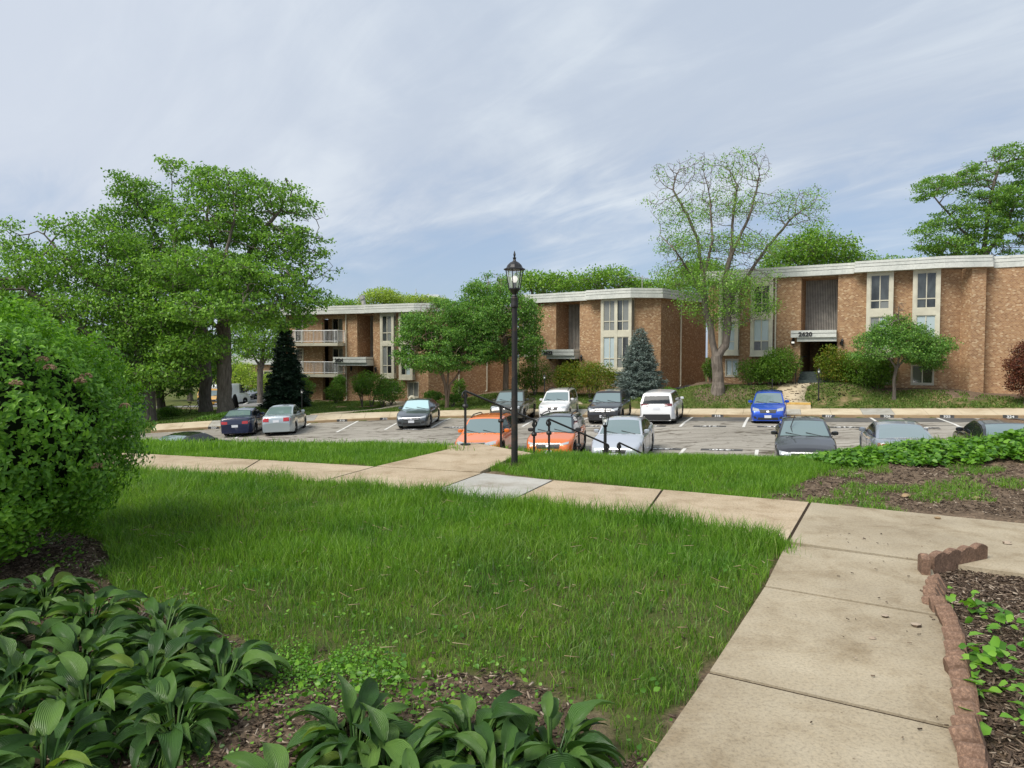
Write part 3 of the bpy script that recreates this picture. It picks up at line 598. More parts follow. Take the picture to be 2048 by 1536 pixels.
def jointfill(a, b, w=.06):
    d = np.array(b) - np.array(a); d = d / np.linalg.norm(d); n_ = np.array([-d[1], d[0]]) * w / 2; q = [np.array(a) - n_, np.array(b) - n_, np.array(b) + n_, np.array(a) + n_]; mb.hexa([(c[0], c[1], ZP - .06) for c in q] + [(c[0], c[1], ZP - .011) for c in q], 3)
for i in range(4): jointfill(Lf[i], Rt[i])
for i in range(1, len(up) - 1): jointfill(P(*lo[i]), P(*up[i]))
jointfill(P(750, 939), P(962, 951))
tag(mb.build('footpath', [MT['concrete'], MT['concrete_tan'], MT['concrete_grey'], matte('joint_dirt', (.045, .032, .022))]), kind='structure')
# ---------------------------------------------------------------- stairs with iron handrails
mb = MB(); a = 0.0; z = ZP; flights = []; 
def stp(a0, a1, ztop, mi=0):
    c = [ST0 + STD * a0 - STN * .85, ST0 + STD * a1 - STN * .85, ST0 + STD * a1 + STN * .85, ST0 + STD * a0 + STN * .85]; mb.hexa([(q[0], q[1], ztop - .5) for q in c] + [(q[0], q[1], ztop) for q in c], mi)
segs = []
a = -.35; stp(a, .25, z - .004); a = .25
for nst in (4, 4, 5):
    s0 = (a, z)
    for k in range(nst): z -= .15; stp(a, a + .3, z); a += .3
    segs.append((s0, (a, z))); stp(a, a + .72, z - .004); a += .72
tag(mb.build('stairs', MT['concrete_tan']), kind='structure')
def handrail(p0, p1, z0, z1, npost, label):
    r = empty('handrail', (p0[0], p0[1], z0), 0, label, 'handrail', 'iron handrails down the bank stairs'); o = Vector((p0[0], p0[1], z0)); H = .95
    b = MB(); A = Vector((0, 0, H)); Bv = Vector((p1[0], p1[1], z1)) - o + Vector((0, 0, H)); b.tube(A, Bv, .019, n=8); b.build('rail', MT['black_metal'], r, True)
    for s_, e_, sg in ((A, Bv, -1), (Bv, A, 1)):       # scroll ends
        b = MB()
        d = (s_ - e_).normalized(); 
        for k in range(9):
            t0, t1 = k * .72, (k + 1) * .72; r0, r1 = .075 - k * .006, .075 - (k + 1) * .006; c_ = s_ + Vector((0, 0, -.075)); hd = Vector((d.x, d.y, 0)).normalized()
            q0 = c_ + Vector((0, 0, r0 * math.cos(t0))) + hd * (r0 * math.sin(t0)); q1 = c_ + Vector((0, 0, r1 * math.cos(t1))) + hd * (r1 * math.sin(t1)); b.tube(q0, q1, .017, n=6)
        b.build('scroll', MT['black_metal'], r, True)
    for k in range(npost):
        t = k / (npost - 1); q = A.lerp(Bv, t); b = MB(); b.box((q.x - .021, q.y - .021, q.z - H - .1), (q.x + .021, q.y + .021, q.z + .0)); 
        b.lathe([(.0, 0), (.045, .0), (.055, .035), (.04, .07), (.0, .07)], (q.x + .0, q.y, q.z - .30), 8); b.lathe([(.09, 0), (.09, .02), (.03, .03)], (q.x, q.y, q.z - H + .0), 8)
        b.build('post', MT['black_metal'], r)
off = STN * .72
pL = lambda a_: ST0 + STD * a_ + STN * .0
for (s0, s1), n, lb in zip(segs, (3, 3, 3), ('upper iron handrail with scrolled ends at the top of the stairs', 'middle iron handrail between the orange hatchback and the silver saloon', 'lowest iron handrail in front of the silver saloon')):
    q0 = ST0 + STD * (s0[0] - .3) + off; q1 = ST0 + STD * (s1[0] + .05) + off; handrail(q0, q1, s0[1] - .0, s1[1], n, lb)
# ---------------------------------------------------------------- lamp posts
def lantern(parent, z0, s=1.0, lit=False):
    b = MB(); b.lathe([(.035 * s, 0), (.05 * s, .02 * s), (.03 * s, .05 * s), (.085 * s, .12 * s), (.10 * s, .13 * s), (.10 * s, .15 * s)], (0, 0, z0), 8); 
    top = z0 + .44 * s
    for k in range(6):
        t = k * math.pi / 3 + .26; c_, s_ = math.cos(t), math.sin(t); b.tube((.092 * s * c_, .092 * s * s_, z0 + .15 * s), (.145 * s * c_, .145 * s * s_, top), .008 * s, n=5)
    b.lathe([(.15 * s, 0), (.175 * s, .005 * s), (.175 * s, .02 * s), (.135 * s, .035 * s), (.115 * s, .08 * s), (.075 * s, .12 * s), (.03 * s, .145 * s), (.02 * s, .17 * s), (.03 * s, .20 * s), (.012 * s, .21 * s), (.02 * s, .25 * s), (.004 * s, .31 * s)], (0, 0, top), 12)
    b.build('lantern_frame', MT['black_metal'], parent)
    g = MB(); prof = [(.088 * s, .15 * s), (.140 * s, .438 * s)]; g.lathe(prof, (0, 0, z0), 6, ph=.26); g.f = g.f[:-2]; g.mi = g.mi[:-2]; g.build('glass', MT['lamp_glass'], parent)
    g = MB(); g.lathe([(.022 * s, 0), (.022 * s, .09 * s)], (0, 0, z0 + .15 * s), 8, 1); g.lathe([(.02 * s, 0), (.045 * s, .03 * s), (.052 * s, .07 * s), (.035 * s, .105 * s), (0.001, .115 * s)], (0, 0, z0 + .24 * s), 10, 0); g.build('bulb', [MT['bulb'], MT['trim_black']], parent, True)
MT['lamp_glass'] = mat('lamp_glass', (.9, .93, .92), .08)
MT['lamp_glass'].node_tree.nodes['Principled BSDF'].inputs['Transmission Weight'].default_value = .0
MT['lamp_glass'].node_tree.nodes['Principled BSDF'].inputs['Alpha'].default_value = .22
MT['bulb'] = mat('bulb', (.9, .9, .88), .4); bn = MT['bulb'].node_tree.nodes['Principled BSDF']; bn.inputs['Emission Color'].default_value = (1, .95, .85, 1); bn.inputs['Emission Strength'].default_value = .55
lp = P(1029, 930)
r = empty('lamp_post', (lp[0] + .0, lp[1], 0), 0, 'tall black lamp post with rust patches and glass lantern by the stair path', 'lamp post')
b = MB(); b.lathe([(.050, -.2), (.047, .5), (.045, 1.2)], (0, 0, 0), 14, 0); b.lathe([(.0445, 0), (.0445, .02)], (0, 0, 1.2), 14, 0)
b.lathe([(.042, 0), (.040, 1.10), (.056, 1.11), (.058, 1.14), (.048, 1.17), (.053, 1.24), (.03, 1.27)], (0, 0, 1.2), 14, 1); b.tube((.0, -.045, 2.33), (0, -.085, 2.33), .014, mi=1); b.build('pole', [MT['rust_metal'], MT['rust_metal']], r, True)
lantern(r, 2.45, .90)
def small_lamp(px, py_top, py_bot, Yv, label, globe=True):
    x = ux(px, Yv); zt = at(px, py_top, Yv)[2]; zg = at(px, py_bot, Yv)[2] if py_bot else gz1(x, Yv); zg = min(zg, gz1(x, Yv) + .0) if py_bot is None else zg
    zg = gz1(x, Yv); H = max(1.2, zt - zg); r = empty('path_lamp', (x, Yv, zg), 0, label, 'path lamp', 'small black path lamps'); b = MB(); b.lathe([(.05, -.2), (.045, .15), (.035, .2), (.035, H - .38), (.06, H - .36)], (0, 0, 0), 10); b.build('pole', MT['black_metal'], r)
    lantern(r, H - .42, .62)
small_lamp(1211, 838, None, 15.6, 'short black path lamp with small lantern in front of the silver saloon')
small_lamp(1638, 735, 807, 40.6, 'black path lamp beside the curved path to entrance 2620')
small_lamp(1089, 748, 803, 45.9, 'black path lamp above the white estate car')
small_lamp(603, 777, 823, 45.6, 'black path lamp beside the path to the balcony block')
# small sign stake and cream vent pipe on the far lawn
x, y = ux(1545, 42.2), 42.2; b = MB(); b.box((-.02, -.02, -.2), (.02, .02, .85)); b.box((-.05, -.012, .85), (.05, .012, .95)); tag(b.build('stake', MT['trim_black'], loc=(x, y, gz1(x, y))), 'thin grey stake standing in the lawn behind the blue hatchback', 'stake')
x, y = ux(819, 46.5), 46.5; b = MB(); b.tube((0, 0, -.2), (0, 0, .75), .1, n=12)
for k in range(7):
    t0, t1 = math.pi * k / 7, math.pi * (k + 1) / 7; b.tube((.16 - .16 * math.cos(t0), 0, .75 + .16 * math.sin(t0)), (.16 - .16 * math.cos(t1), 0, .75 + .16 * math.sin(t1)), .1, n=12)
tag(b.build('vent_pipe', MT['cream'], None, True, loc=(x, y, gz1(x, y))), 'cream gooseneck vent pipe on the lawn behind the grey saloon', 'vent pipe')
for px, Yv, lb in ((1362, 47.6, 'larger black drain end lying in the soil under the downpipe'), (1381, 48.6, 'smaller black drain end lying in the soil by the side wall')):
    x = ux(px, Yv); b = MB(); pts = [(-.45, 0, .1), (-.2, .05, .16), (.1, 0, .17), (.45, -.08, .08)]
    for q0, q1 in zip(pts[:-1], pts[1:]): b.tube(q0, q1, .11, n=10)
    tag(b.build('drain_end', MT['trim_black'], None, True, loc=(x, Yv, gz1(x, Yv))), lb, 'drain end')
# utility box at the far left
x, y = ux(272, 46.0), 46.0; r = empty('utility_box', (x, y, gz1(x, y)), .35, 'grey green utility box beside the leftmost tree trunk', 'utility box'); MT['utility'] = mat('utility', (.085, .115, .105), .5)
b = MB(); b.box((-1.6, -.6, -.3), (.55, .6, 1.15)); b.build('cabinet', MT['utility'], r); b = MB(); b.box((-1.66, -.66, 1.15), (.61, .66, 1.23)); b.build('lid', MT['utility'], r)
# ---------------------------------------------------------------- apartment blocks
class Fac:
    """a wall line: origin, direction to the right, outward normal towards the lot"""
    def __init__(s, p0, p1):
        s.o = np.array(p0, float); s.d = np.array(p1, float) - s.o; s.len = np.linalg.norm(s.d); s.d /= s.len; s.n = np.array([s.d[1], -s.d[0]])
    def w(s, t, o=0.0): q = s.o + s.d * t + s.n * o; return q[0], q[1]
    def t(s, px, py=650):
        u = (px - 1024) / FPX; return (u * s.o[1] - s.o[0]) / (s.d[0] - u * s.d[1])
    def z(s, px, py, o=0.0):
        x, y = s.w(s.t(px), o); return at(px, py, y)[2]
    def box(s, mb, t0, t1, o0, o1, z0, z1, mi=0):
        p = [s.w(t0, o1), s.w(t1, o1), s.w(t1, o0), s.w(t0, o0)]; mb.hexa([(a, b, z0) for a, b in p] + [(a, b, z1) for a, b in p], mi)
def wall(parent, F, z0, z1, opens=(), th=.35, t0=0.0, t1=None, name='wall'):
    t1 = F.len if t1 is None else t1; mb = MB(); ed = sorted(set([t0, t1] + [e for o in opens for e in (o[0], o[1]) if t0 < e < t1]))
    for a, b in zip(ed[:-1], ed[1:]):
        c = (a + b) / 2; zs = z0
        for o in sorted([o for o in opens if o[0] <= c <= o[1]], key=lambda o: o[2]):
            if o[2] > zs: F.box(mb, a, b, -th, 0, zs, o[2])
            zs = max(zs, o[3])
        if zs < z1: F.box(mb, a, b, -th, 0, zs, z1)
    return mb.build(name, MT['brick'], parent, brick=True)
def glaze(F, w, t0, t1, z0, z1, o, split=2, m='pane', low=None, bar='cream'):
    """split panes side by side; low = height of the transom bar"""
    rows = [(z0, z1)] if low is None else [(z0, low), (low, z1)]
    fr = MB(); bw = .045
    F.box(fr, t0, t1, o - .05, o + .03, z0, z0 + bw); F.box(fr, t0, t1, o - .05, o + .03, z1 - bw, z1)
    F.box(fr, t0, t0 + bw, o - .05, o + .028, z0 + bw, z1 - bw); F.box(fr, t1 - bw, t1, o - .05, o + .028, z0 + bw, z1 - bw)
    for k in range(1, split): c = t0 + (t1 - t0) * k / split; F.box(fr, c - bw * .6, c + bw * .6, o - .05, o + .02, z0 + bw, z1 - bw)
    if low is not None: F.box(fr, t0 + bw, t1 - bw, o - .05, o + .024, low - bw * .7, low + bw * .7)
    fr.build('frame', MT[bar], w)
    for ri, (a, b) in enumerate(rows):
        for k in range(split):
            c0 = t0 + (t1 - t0) * k / split; c1 = t0 + (t1 - t0) * (k + 1) / split; g = MB(); F.box(g, c0 + .01, c1 - .01, o - .045, o - .02, a + .01, b - .01)
            mm = m if isinstance(m, str) else m[(ri * split + k) % len(m)]; g.build('pane', MT[mm], w)
def bay(parent, F, t0, t1, zb, zt, groups, o=.42, casing=.2, sidew=True):
    """projecting cream window bay; groups = (z0, z1, low, split, material)"""
    w = MB(); F.box(w, t0, t0 + casing, 0, o, zb, zt); F.box(w, t1 - casing, t1, 0, o, zb, zt)
    zs = [zb] + [v for g in groups for v in (g[0], g[1])] + [zt]
    for a, b in zip(zs[0::2], zs[1::2]):
        if b - a > .01: F.box(w, t0 + casing, t1 - casing, 0, o - .002, a, b)
    F.box(w, t0 - .03, t1 + .03, -.0, o + .04, zb - .07, zb)
    wo = w.build('window', MT['cream'], parent)
    for g in groups: glaze(F, wo, t0 + casing, t1 - casing, g[0], g[1], o - .06, g[3], g[4], g[2])
    if sidew:
        s = MB(); 
        for g in groups: F.box(s, t1 - .001, t1 + .012, .1, o - .1, g[0] + .05, g[1] - .05)
        s.build('side_pane', MT['pane_curtain'], wo)
    return wo
def flatwin(parent, F, t0, t1, z0, z1, split=2, m='pane', low=None, rec=.12):
    w = MB(); F.box(w, t0 - .06, t1 + .06, -.02, .05, z0 - .1, z0); F.box(w, t0 - .06, t0, -.16, .02, z0, z1); F.box(w, t1, t1 + .06, -.16, .02, z0, z1); F.box(w, t0 - .06, t1 + .06, -.16, .02, z1, z1 + .07)
    wo = w.build('window', MT['cream2'], parent); glaze(F, wo, t0, t1, z0, z1, -rec + .03, split, m, low); return wo
def fascia(parent, pts, z0, z1, name='fascia'):
    """pts: plan points (left to right, outer face); three stepped bands"""
    mb = MB(); h = z1 - z0; bands = [(z0, z0 + h * .44, 0.0, 0), (z0 + h * .44, z0 + h * .49, -.05, 1), (z0 + h * .49, z0 + h * .74, -.035, 0), (z0 + h * .74, z0 + h * .78, -.075, 1), (z0 + h * .78, z1, -.05, 0)]
    P_ = np.array(pts, float); n = len(P_); nr = []
    for i in range(n):
        a = P_[max(i - 1, 0)]; b = P_[min(i + 1, n - 1)]
        d0 = (P_[i] - a); d1 = (b - P_[i]); ns = []
        for d in (d0, d1):
            l = np.linalg.norm(d)
            if l > 1e-6: ns.append(np.array([d[1], -d[0]]) / l)
        v = sum(ns); v /= np.linalg.norm(v); nr.append(v / max(.4, float(np.dot(v, ns[0]))))
    for za, zb, off, mi in bands:
        for i in range(n - 1):
            a = P_[i] + nr[i] * off; b = P_[i + 1] + nr[i + 1] * off; ia = P_[i] - nr[i] * .5; ib = P_[i + 1] - nr[i + 1] * .5
            q = [a, b, ib, ia]; mb.hexa([(*c, za) for c in q] + [(*c, zb) for c in q], mi)
    return mb.build(name, [MT['fascia'], MT['groove']], parent)
def flatroof(parent, pts, z, th=.25):
    mb = MB(); n = len(pts); mb.add([(*p, z - th) for p in pts] + [(*p, z) for p in pts], [tuple(range(n - 1, -1, -1)), tuple(range(n, 2 * n))] + [(i, (i + 1) % n, n + (i + 1) % n, n + i) for i in range(n)]); return mb.build('roof', MT['roofing'], parent)
def downpipe(parent, x, y, z0, z1, r=.055):
    mb = MB(); mb.tube((x, y, z0), (x, y, z1), r, n=8); mb.tube((x, y, z0 + .02), (x - .12, y - .25, z0 - .08), r, n=8); mb.build('downpipe', MT['cream'], parent)
def wall_lamp(parent, x, y, z, lit=False):
    mb = MB(); mb.box((x - .05, y, z - .1), (x + .05, y + .25, z + .05)); mb.lathe([(.02, -.22), (.06, -.16), (.09, .08), (.11, .1), (.05, .2), (.01, .26)], (x, y, z), 8); o = mb.build('wall_lamp', MT['black_metal'], parent)
    if lit: g = MB(); g.lathe([(.05, 0), (.095, .02), (.08, .14), (.02, .16)], (x, y, z - .1), 8); g.build('bulb', MT['bulb'], o)
def canopy(parent, F, t0, t1, o, z0, z1, num, tc_):
    mb = MB(); F.box(mb, t0, t1, -.2, o, z0, z0 + (z1 - z0) * .52, 0); F.box(mb, t0 + .03, t1 - .03, -.2, o - .03, z0 + (z1 - z0) * .52, z0 + (z1 - z0) * .6, 1); F.box(mb, t0, t1, -.2, o, z0 + (z1 - z0) * .6, z1, 0); F.box(mb, t0 + .35, t1, -.2, o - .15, z0 - .25, z0, 0)
    c = mb.build('canopy', [MT['fascia'], MT['groove']], parent); tm = text_mesh('number', num, .36, MT['trim_black'], c, bold=.012, extrude=.02)
    x, y = F.w(tc_, o + .03); tm.location = (x, y, z0 + (z1 - z0) * .42); tm.rotation_euler = (R(90), 0, math.atan2(F.d[1], F.d[0])); tm.scale = (1.1, 1, 1)
def passage(parent, F, t0, t1, z0, z1, depth=4.5, nstep=0, zg=None):
    mb = MB(); F.box(mb, t0 - .02, t0 + .01, -depth, -.34, z0 - .5, z1); F.box(mb, t1 - .01, t1 + .02, -depth, -.34, z0 - .5, z1); F.box(mb, t0, t1, -depth - .1, -depth, z0 - .5, z1)
    mb.build('passage_wall', MT['brick'], parent, brick=True); mb = MB(); F.box(mb, t0, t1, -depth, -.3, z1, z1 + .1); F.box(mb, t0, t1, -depth, -.9, z0 - .6, z0); mb.build('passage_floor', MT['steps_green'], parent)
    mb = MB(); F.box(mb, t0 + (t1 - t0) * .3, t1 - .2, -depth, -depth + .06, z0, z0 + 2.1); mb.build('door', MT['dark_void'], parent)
def slats(parent, F, t0, t1, z0, z1, n, back=1.0):
    mb = MB(); 
    for k in range(n):
        c = t0 + (t1 - t0) * (k + .5) / n; F.box(mb, c - .035, c + .035, -back - .03, -back + .07, z0, z1)
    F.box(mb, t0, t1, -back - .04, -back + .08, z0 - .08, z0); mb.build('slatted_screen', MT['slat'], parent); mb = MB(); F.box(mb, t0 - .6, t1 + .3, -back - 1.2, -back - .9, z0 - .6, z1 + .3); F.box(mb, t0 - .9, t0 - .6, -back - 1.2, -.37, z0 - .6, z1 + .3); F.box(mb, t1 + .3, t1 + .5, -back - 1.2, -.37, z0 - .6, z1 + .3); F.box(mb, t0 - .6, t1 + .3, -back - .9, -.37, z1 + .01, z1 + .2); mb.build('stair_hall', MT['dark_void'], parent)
def reveal(parent, F, t0, t1, z0, z1, depth):
    mb = MB(); F.box(mb, t0, t1, -depth, -.355, z0 - .3, z0 - .02); F.box(mb, t0 - .3, t0 - .001, -depth, -.351, z0, z1); F.box(mb, t1 + .001, t1 + .3, -depth, -.351, z0, z1); F.box(mb, t0, t1, -depth, -.9 * 0 - .36, z1, z1 + .1); mb.build('reveal', MT['brick'], parent, brick=True)
# ---- right block, number 2620
B1 = empty('apartment_block', (18, 44, 0), 0, 'brick apartment block numbered 2620 with slatted stair screen, at the right', 'apartment block', 'low brick apartment blocks beyond the parking lot')
def reloc(B):    # children were made in world space
    for c in B.children: c.matrix_parent_inverse = Matrix.Translation(-B.location)
A0, A1 = (13.2, 47.3), (24.75, 40.62); F1 = Fac(A0, A1); C1 = (26.3, 40.62); D1 = (26.75, 40.36); E1_ = (38.0, 33.9)
zt1 = 6.62; zb1 = -1.2
T = F1.t; Zf = F1.z
o_b1 = (T(1439), T(1478)); o_b2 = (T(1502), T(1546)); sl0, sl1 = T(1599), T(1673)
zcan0, zcan1 = Zf(1630, 675), Zf(1630, 661)
en0, en1 = T(1600), T(1673)
b3 = (T(1731), T(1784)); b4 = (T(1822), T(1877)); lw = (T(1824), T(1866)); zent = Zf(1640, 744)
lwz = (Zf(1845, 767), Zf(1845, 731)); lw2 = (T(1452), T(1475)); lw2z = (Zf(1460, 751), Zf(1460, 720))
opens = [(en0, en1, zent - .6, zcan0 - .2), (en0, en1, zcan1 - .05, zt1), (lw[0], lw[1], *lwz), (lw2[0], lw2[1], *lw2z), (T(1738), T(1780), *lwz)]
wall(B1, F1, zb1, zt1, opens)
for (a, b) in ((A1, (25.95, 40.62)), ((25.95, 40.62), (26.05, 39.85)), ((26.05, 39.85), (26.75, 39.68)), ((26.75, 39.68), (27.0, 40.25)), ((27.0, 40.25), E1_), (E1_, (42, 41)), ((42, 41), (21, 56)), ((21, 56), A0)): wall(B1, Fac(a, b), zb1, zt1)
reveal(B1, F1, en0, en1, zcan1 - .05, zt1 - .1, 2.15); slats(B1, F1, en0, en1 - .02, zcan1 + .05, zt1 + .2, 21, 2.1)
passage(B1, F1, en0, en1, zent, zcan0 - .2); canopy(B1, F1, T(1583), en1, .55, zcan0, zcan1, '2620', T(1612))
st = MB()
for k in range(4): F1.box(st, en0 + .02, en1 + .25, -.95 + (3 - k) * -.0 + k * 0, .05 + k * .32 - .0, zent - .16 * k - .3, zent - .16 * k - .0 - (0 if k else 0)) if k else F1.box(st, en0 + .02, en1 - .02, -.95, .05, zent - .3, zent - .001)
st.build('steps', MT['steps_green'], B1)
hr = MB(); x0, y0 = F1.w(en0 - .05, 1.5); x1, y1 = F1.w(en0 + .15, .1); x2, y2 = F1.w(en0 + .15, -2.0); hr.tube((x0, y0, zent - 1.0), (x0, y0, zent + .2), .03); hr.tube((x0, y0, zent + .2), (x1, y1, zent + .95), .03); hr.tube((x1, y1, zent + .95), (x2, y2, zent + 1.0), .03); hr.build('handrail', MT['black_metal'], B1)
x, y = F1.w(T(1586), .2); wall_lamp(B1, x, y, Zf(1586, 684), True); x, y = F1.w(T(1684), .2); wall_lamp(B1, x, y, Zf(1684, 685))
zu0, zu1, zul = Zf(1750, 620), zt1 - .25, Zf(1750, 600); 
Z4 = lambda py: Zf(1850, py)
bay(B1, F1, *b4, Z4(718), zt1, [(Z4(706), Z4(631), Z4(690), 2, ['pane_blind', 'pane_blind']), (Z4(617), Z4(546), Z4(598), 2, ['pane', 'pane'])], sidew=False)
Z3 = lambda py: Zf(1757, py)
bay(B1, F1, *b3, Z3(715), zt1, [(Z3(703), Z3(634), Z3(688), 2, ['pane_curtain', 'pane_blind']), (Z3(619), Z3(551), Z3(602), 2, ['pane', 'pane_curtain', 'pane', 'pane'])], sidew=False)
Z2 = lambda py: Zf(1525, py)
bay(B1, F1, *o_b2, Z2(711), zt1, [(Z2(702), Z2(639), Z2(682), 2, ['pane', 'pane_curtain', 'pane_blind', 'pane_blind']), (Z2(626), Z2(572), Z2(608), 2, ['pane', 'pane'])])
Zz = lambda py: Zf(1458, py)
bay(B1, F1, *o_b1, Zz(709), zt1, [(Zz(701), Zz(645), Zz(683), 2, ['pane_curtain', 'pane_blind']), (Zz(633), Zz(583), Zz(615), 2, ['pane', 'pane'])])
flatwin(B1, F1, lw[0], lw[1], *lwz); flatwin(B1, F1, T(1738), T(1780), *lwz); flatwin(B1, F1, lw2[0], lw2[1], *lw2z, m='pane_blind')
x, y = F1.w(T(1550), .12); downpipe(B1, x, y, gz1(x, y) + .1, zt1)
w_ = F1.w; fp = [w_(-.5, .25), w_(T(1704), .25), w_(T(1707), .8), w_(T(1884), .8), (26.1, 39.5), (26.9, 39.35), (27.4, 39.95), (38.4, 33.6)]
fascia(B1, fp, 6.6, 7.26); flatroof(B1, [w_(-.3, 0), w_(F1.len, .1), (27.3, 40.3), (38.0, 34.1), (42, 41), (21, 56)], 7.1)
mb = MB(); q = at(1908 + 60, 515, 43.0); mb.lathe([(.32, -.4), (.32, .1), (.55, .12), (.5, .3), (.1, .5)], (ux(1967, 43), 43, 7.2), 12); mb.build('roof_vent', MT['white_paint'], B1)
mb = MB(); mb.lathe([(.3, 0), (.45, .1), (.42, .3), (.2, .5)], (ux(1643, 47.5), 47.5, 7.0), 10); mb.build('roof_fan', MT['roofing'], B1)
reloc(B1)
# ---- middle block, number 2622
B2 = empty('apartment_block', (5, 52, 0), 0, 'brick apartment block numbered 2622 with a cream double window bay, in the middle', 'apartment block', 'low brick apartment blocks beyond the parking lot')
G0, G1 = (.55, 54.9), (8.72, 49.5); F2 = Fac(G0, G1); T = F2.t; Zf = F2.z; zt2, zb2 = 5.7, -2.2
c2a = (ux(1321, 49.4), 49.4); c2b = (ux(1411, 54.5), 54.5)
en0, en1 = T(1112), T(1159); zc0, zc1 = Zf(1130, 711), Zf(1130, 699); zent = Zf(1135, 752)
wall(B2, F2, zb2, zt2, [(en0, en1, zent, zc0 - .15), (en0, en1, zc1 - .05, zt2), (T(1150), T(1152), 0, 0), (T(1237), T(1262), Zf(1250, 775), Zf(1250, 752))])
for (a, b) in ((G1, c2a), (c2a, c2b), (c2b, (13, 62)), ((13, 62), (2, 66)), ((2, 66), G0)): wall(B2, Fac(a, b), zb2, zt2)
reveal(B2, F2, en0, en1, zc1 - .05, zt2 - .1, 2.05); slats(B2, F2, en0, en1 - .02, zc1 + .05, zt2 + .2, 16, 2.0); passage(B2, F2, en0, en1, zent, zc0 - .15); canopy(B2, F2, T(1095), en1, .9, zc0, zc1, '2622', T(1108))
Z5 = lambda py: Zf(1238, py); b5 = (T(1207), T(1268)); tm = (b5[0] + b5[1]) / 2
wo = bay(B2, F2, *b5, Z5(742), zt2, [(Z5(736), Z5(674), Z5(717), 4, ['pane_blind', 'pane_blind', 'pane_curtain', 'pane']), (Z5(662), Z5(601), Z5(643), 4, ['pane_curtain', 'pane_curtain', 'pane', 'pane_curtain'])], o=.5)
mb = MB(); F2.box(mb, tm - .12, tm + .12, .4, .515, Z5(741), zt2 - .01); mb.build('mullion', MT['cream'], wo)
Z6 = lambda py: Zf(1062, py); b6 = (T(1053), T(1067)); bay(B2, F2, T(1050), T(1066), Z6(712), zt2, [(Z6(703), Z6(660), None, 1, 'pane'), (Z6(648), Z6(615), None, 1, 'pane')], casing=.12)
flatwin(B2, F2, T(1237), T(1262), Zf(1250, 775), Zf(1250, 752)); x, y = F2.w(T(1102), .2); wall_lamp(B2, x, y, Zf(1102, 716)); x, y = F2.w(T(1165), .2); wall_lamp(B2, x, y, Zf(1165, 716))
FS = Fac(c2a, c2b); x, y = FS.w(FS.t(1359), .1); downpipe(B2, x, y, gz1(x, y) + .1, zt2); x, y = F2.w(T(1072), .1); downpipe(B2, x, y, gz1(x, y), zt2)
w_ = F2.w; fascia(B2, [w_(-1.2, -.9), w_(-.4, .3), w_(T(1178), .3), w_(T(1180), .85), w_(T(1270), .85), (c2a[0] + .05, c2a[1] - .35), (c2b[0] + .3, c2b[1] - .3)], 5.66, 6.33)
flatroof(B2, [w_(0, 0), w_(F2.len, .2), c2a, c2b, (13, 62), (2, 66)], 6.2)
mb = MB(); mb.lathe([(.2, 0), (.2, .3), (.35, .35), (.3, .5)], (ux(1130, 57), 57, 6.2), 10); mb.build('roof_vent', MT['roofing'], B2)
mb = MB(); ax, ay = ux(1283, 56), 56; mb.tube((ax, ay, 6.2), (ax, ay, 8.0), .03); mb.tube((ax - 1.1, ay, 7.9), (ax + .5, ay, 7.75), .02)
for k in range(7): mb.tube((ax - 1.0 + k * .22, ay - .5, 7.9 - k * .02), (ax - 1.0 + k * .22, ay + .5, 7.9 - k * .02), .012)
mb.build('antenna', MT['slat'], B2)
# trash cans-like meters by the wall in the recess
reloc(B2)
# ---- left block, number 2624
B3 = empty('apartment_block', (-12, 60, 0), 0, 'brick apartment block numbered 2624 with two white railed balconies, at the left', 'apartment block', 'low brick apartment blocks beyond the parking lot')
H0 = (-16.5, 60.4); H1 = (-6.75, 56.45); F3 = Fac(H0, H1); T = F3.t; Zf = F3.z; zt3, zb3 = 5.18, -3.2; HL = (-19.6, 60.9)
en0, en1 = T(715), T(747); zc0, zc1 = Zf(715, 725), Zf(715, 714); zent = Zf(730, 775)
bal0, bal1 = T(643), T(690)
zU, zL, zG = 2.72, .08, -2.45
o3 = [(en0, en1, zent, zc0 - .1), (en0, en1, zc1 - .05, zt3), (bal0 + .1, bal1 - .2, zG, zt3 - .4), (T(816), T(836), Zf(826, 794), Zf(826, 765)), (T(778), T(796), Zf(790, 783), Zf(790, 764))]
wall(B3, F3, zb3, zt3, o3); FL = Fac(HL, H0)
for (a, b) in ((HL, H0), (H1, (.2, 60.6)), ((.2, 60.6), (-3, 70)), ((-3, 70), (-18, 73)), ((-18, 73), HL)): wall(B3, Fac(a, b), zb3, zt3)
mb = MB(); F3.box(mb, bal0 - .3, bal1, -1.6, -1.4, zb3, zt3); mb.build('recess_wall', MT['brick'], B3, brick=True)
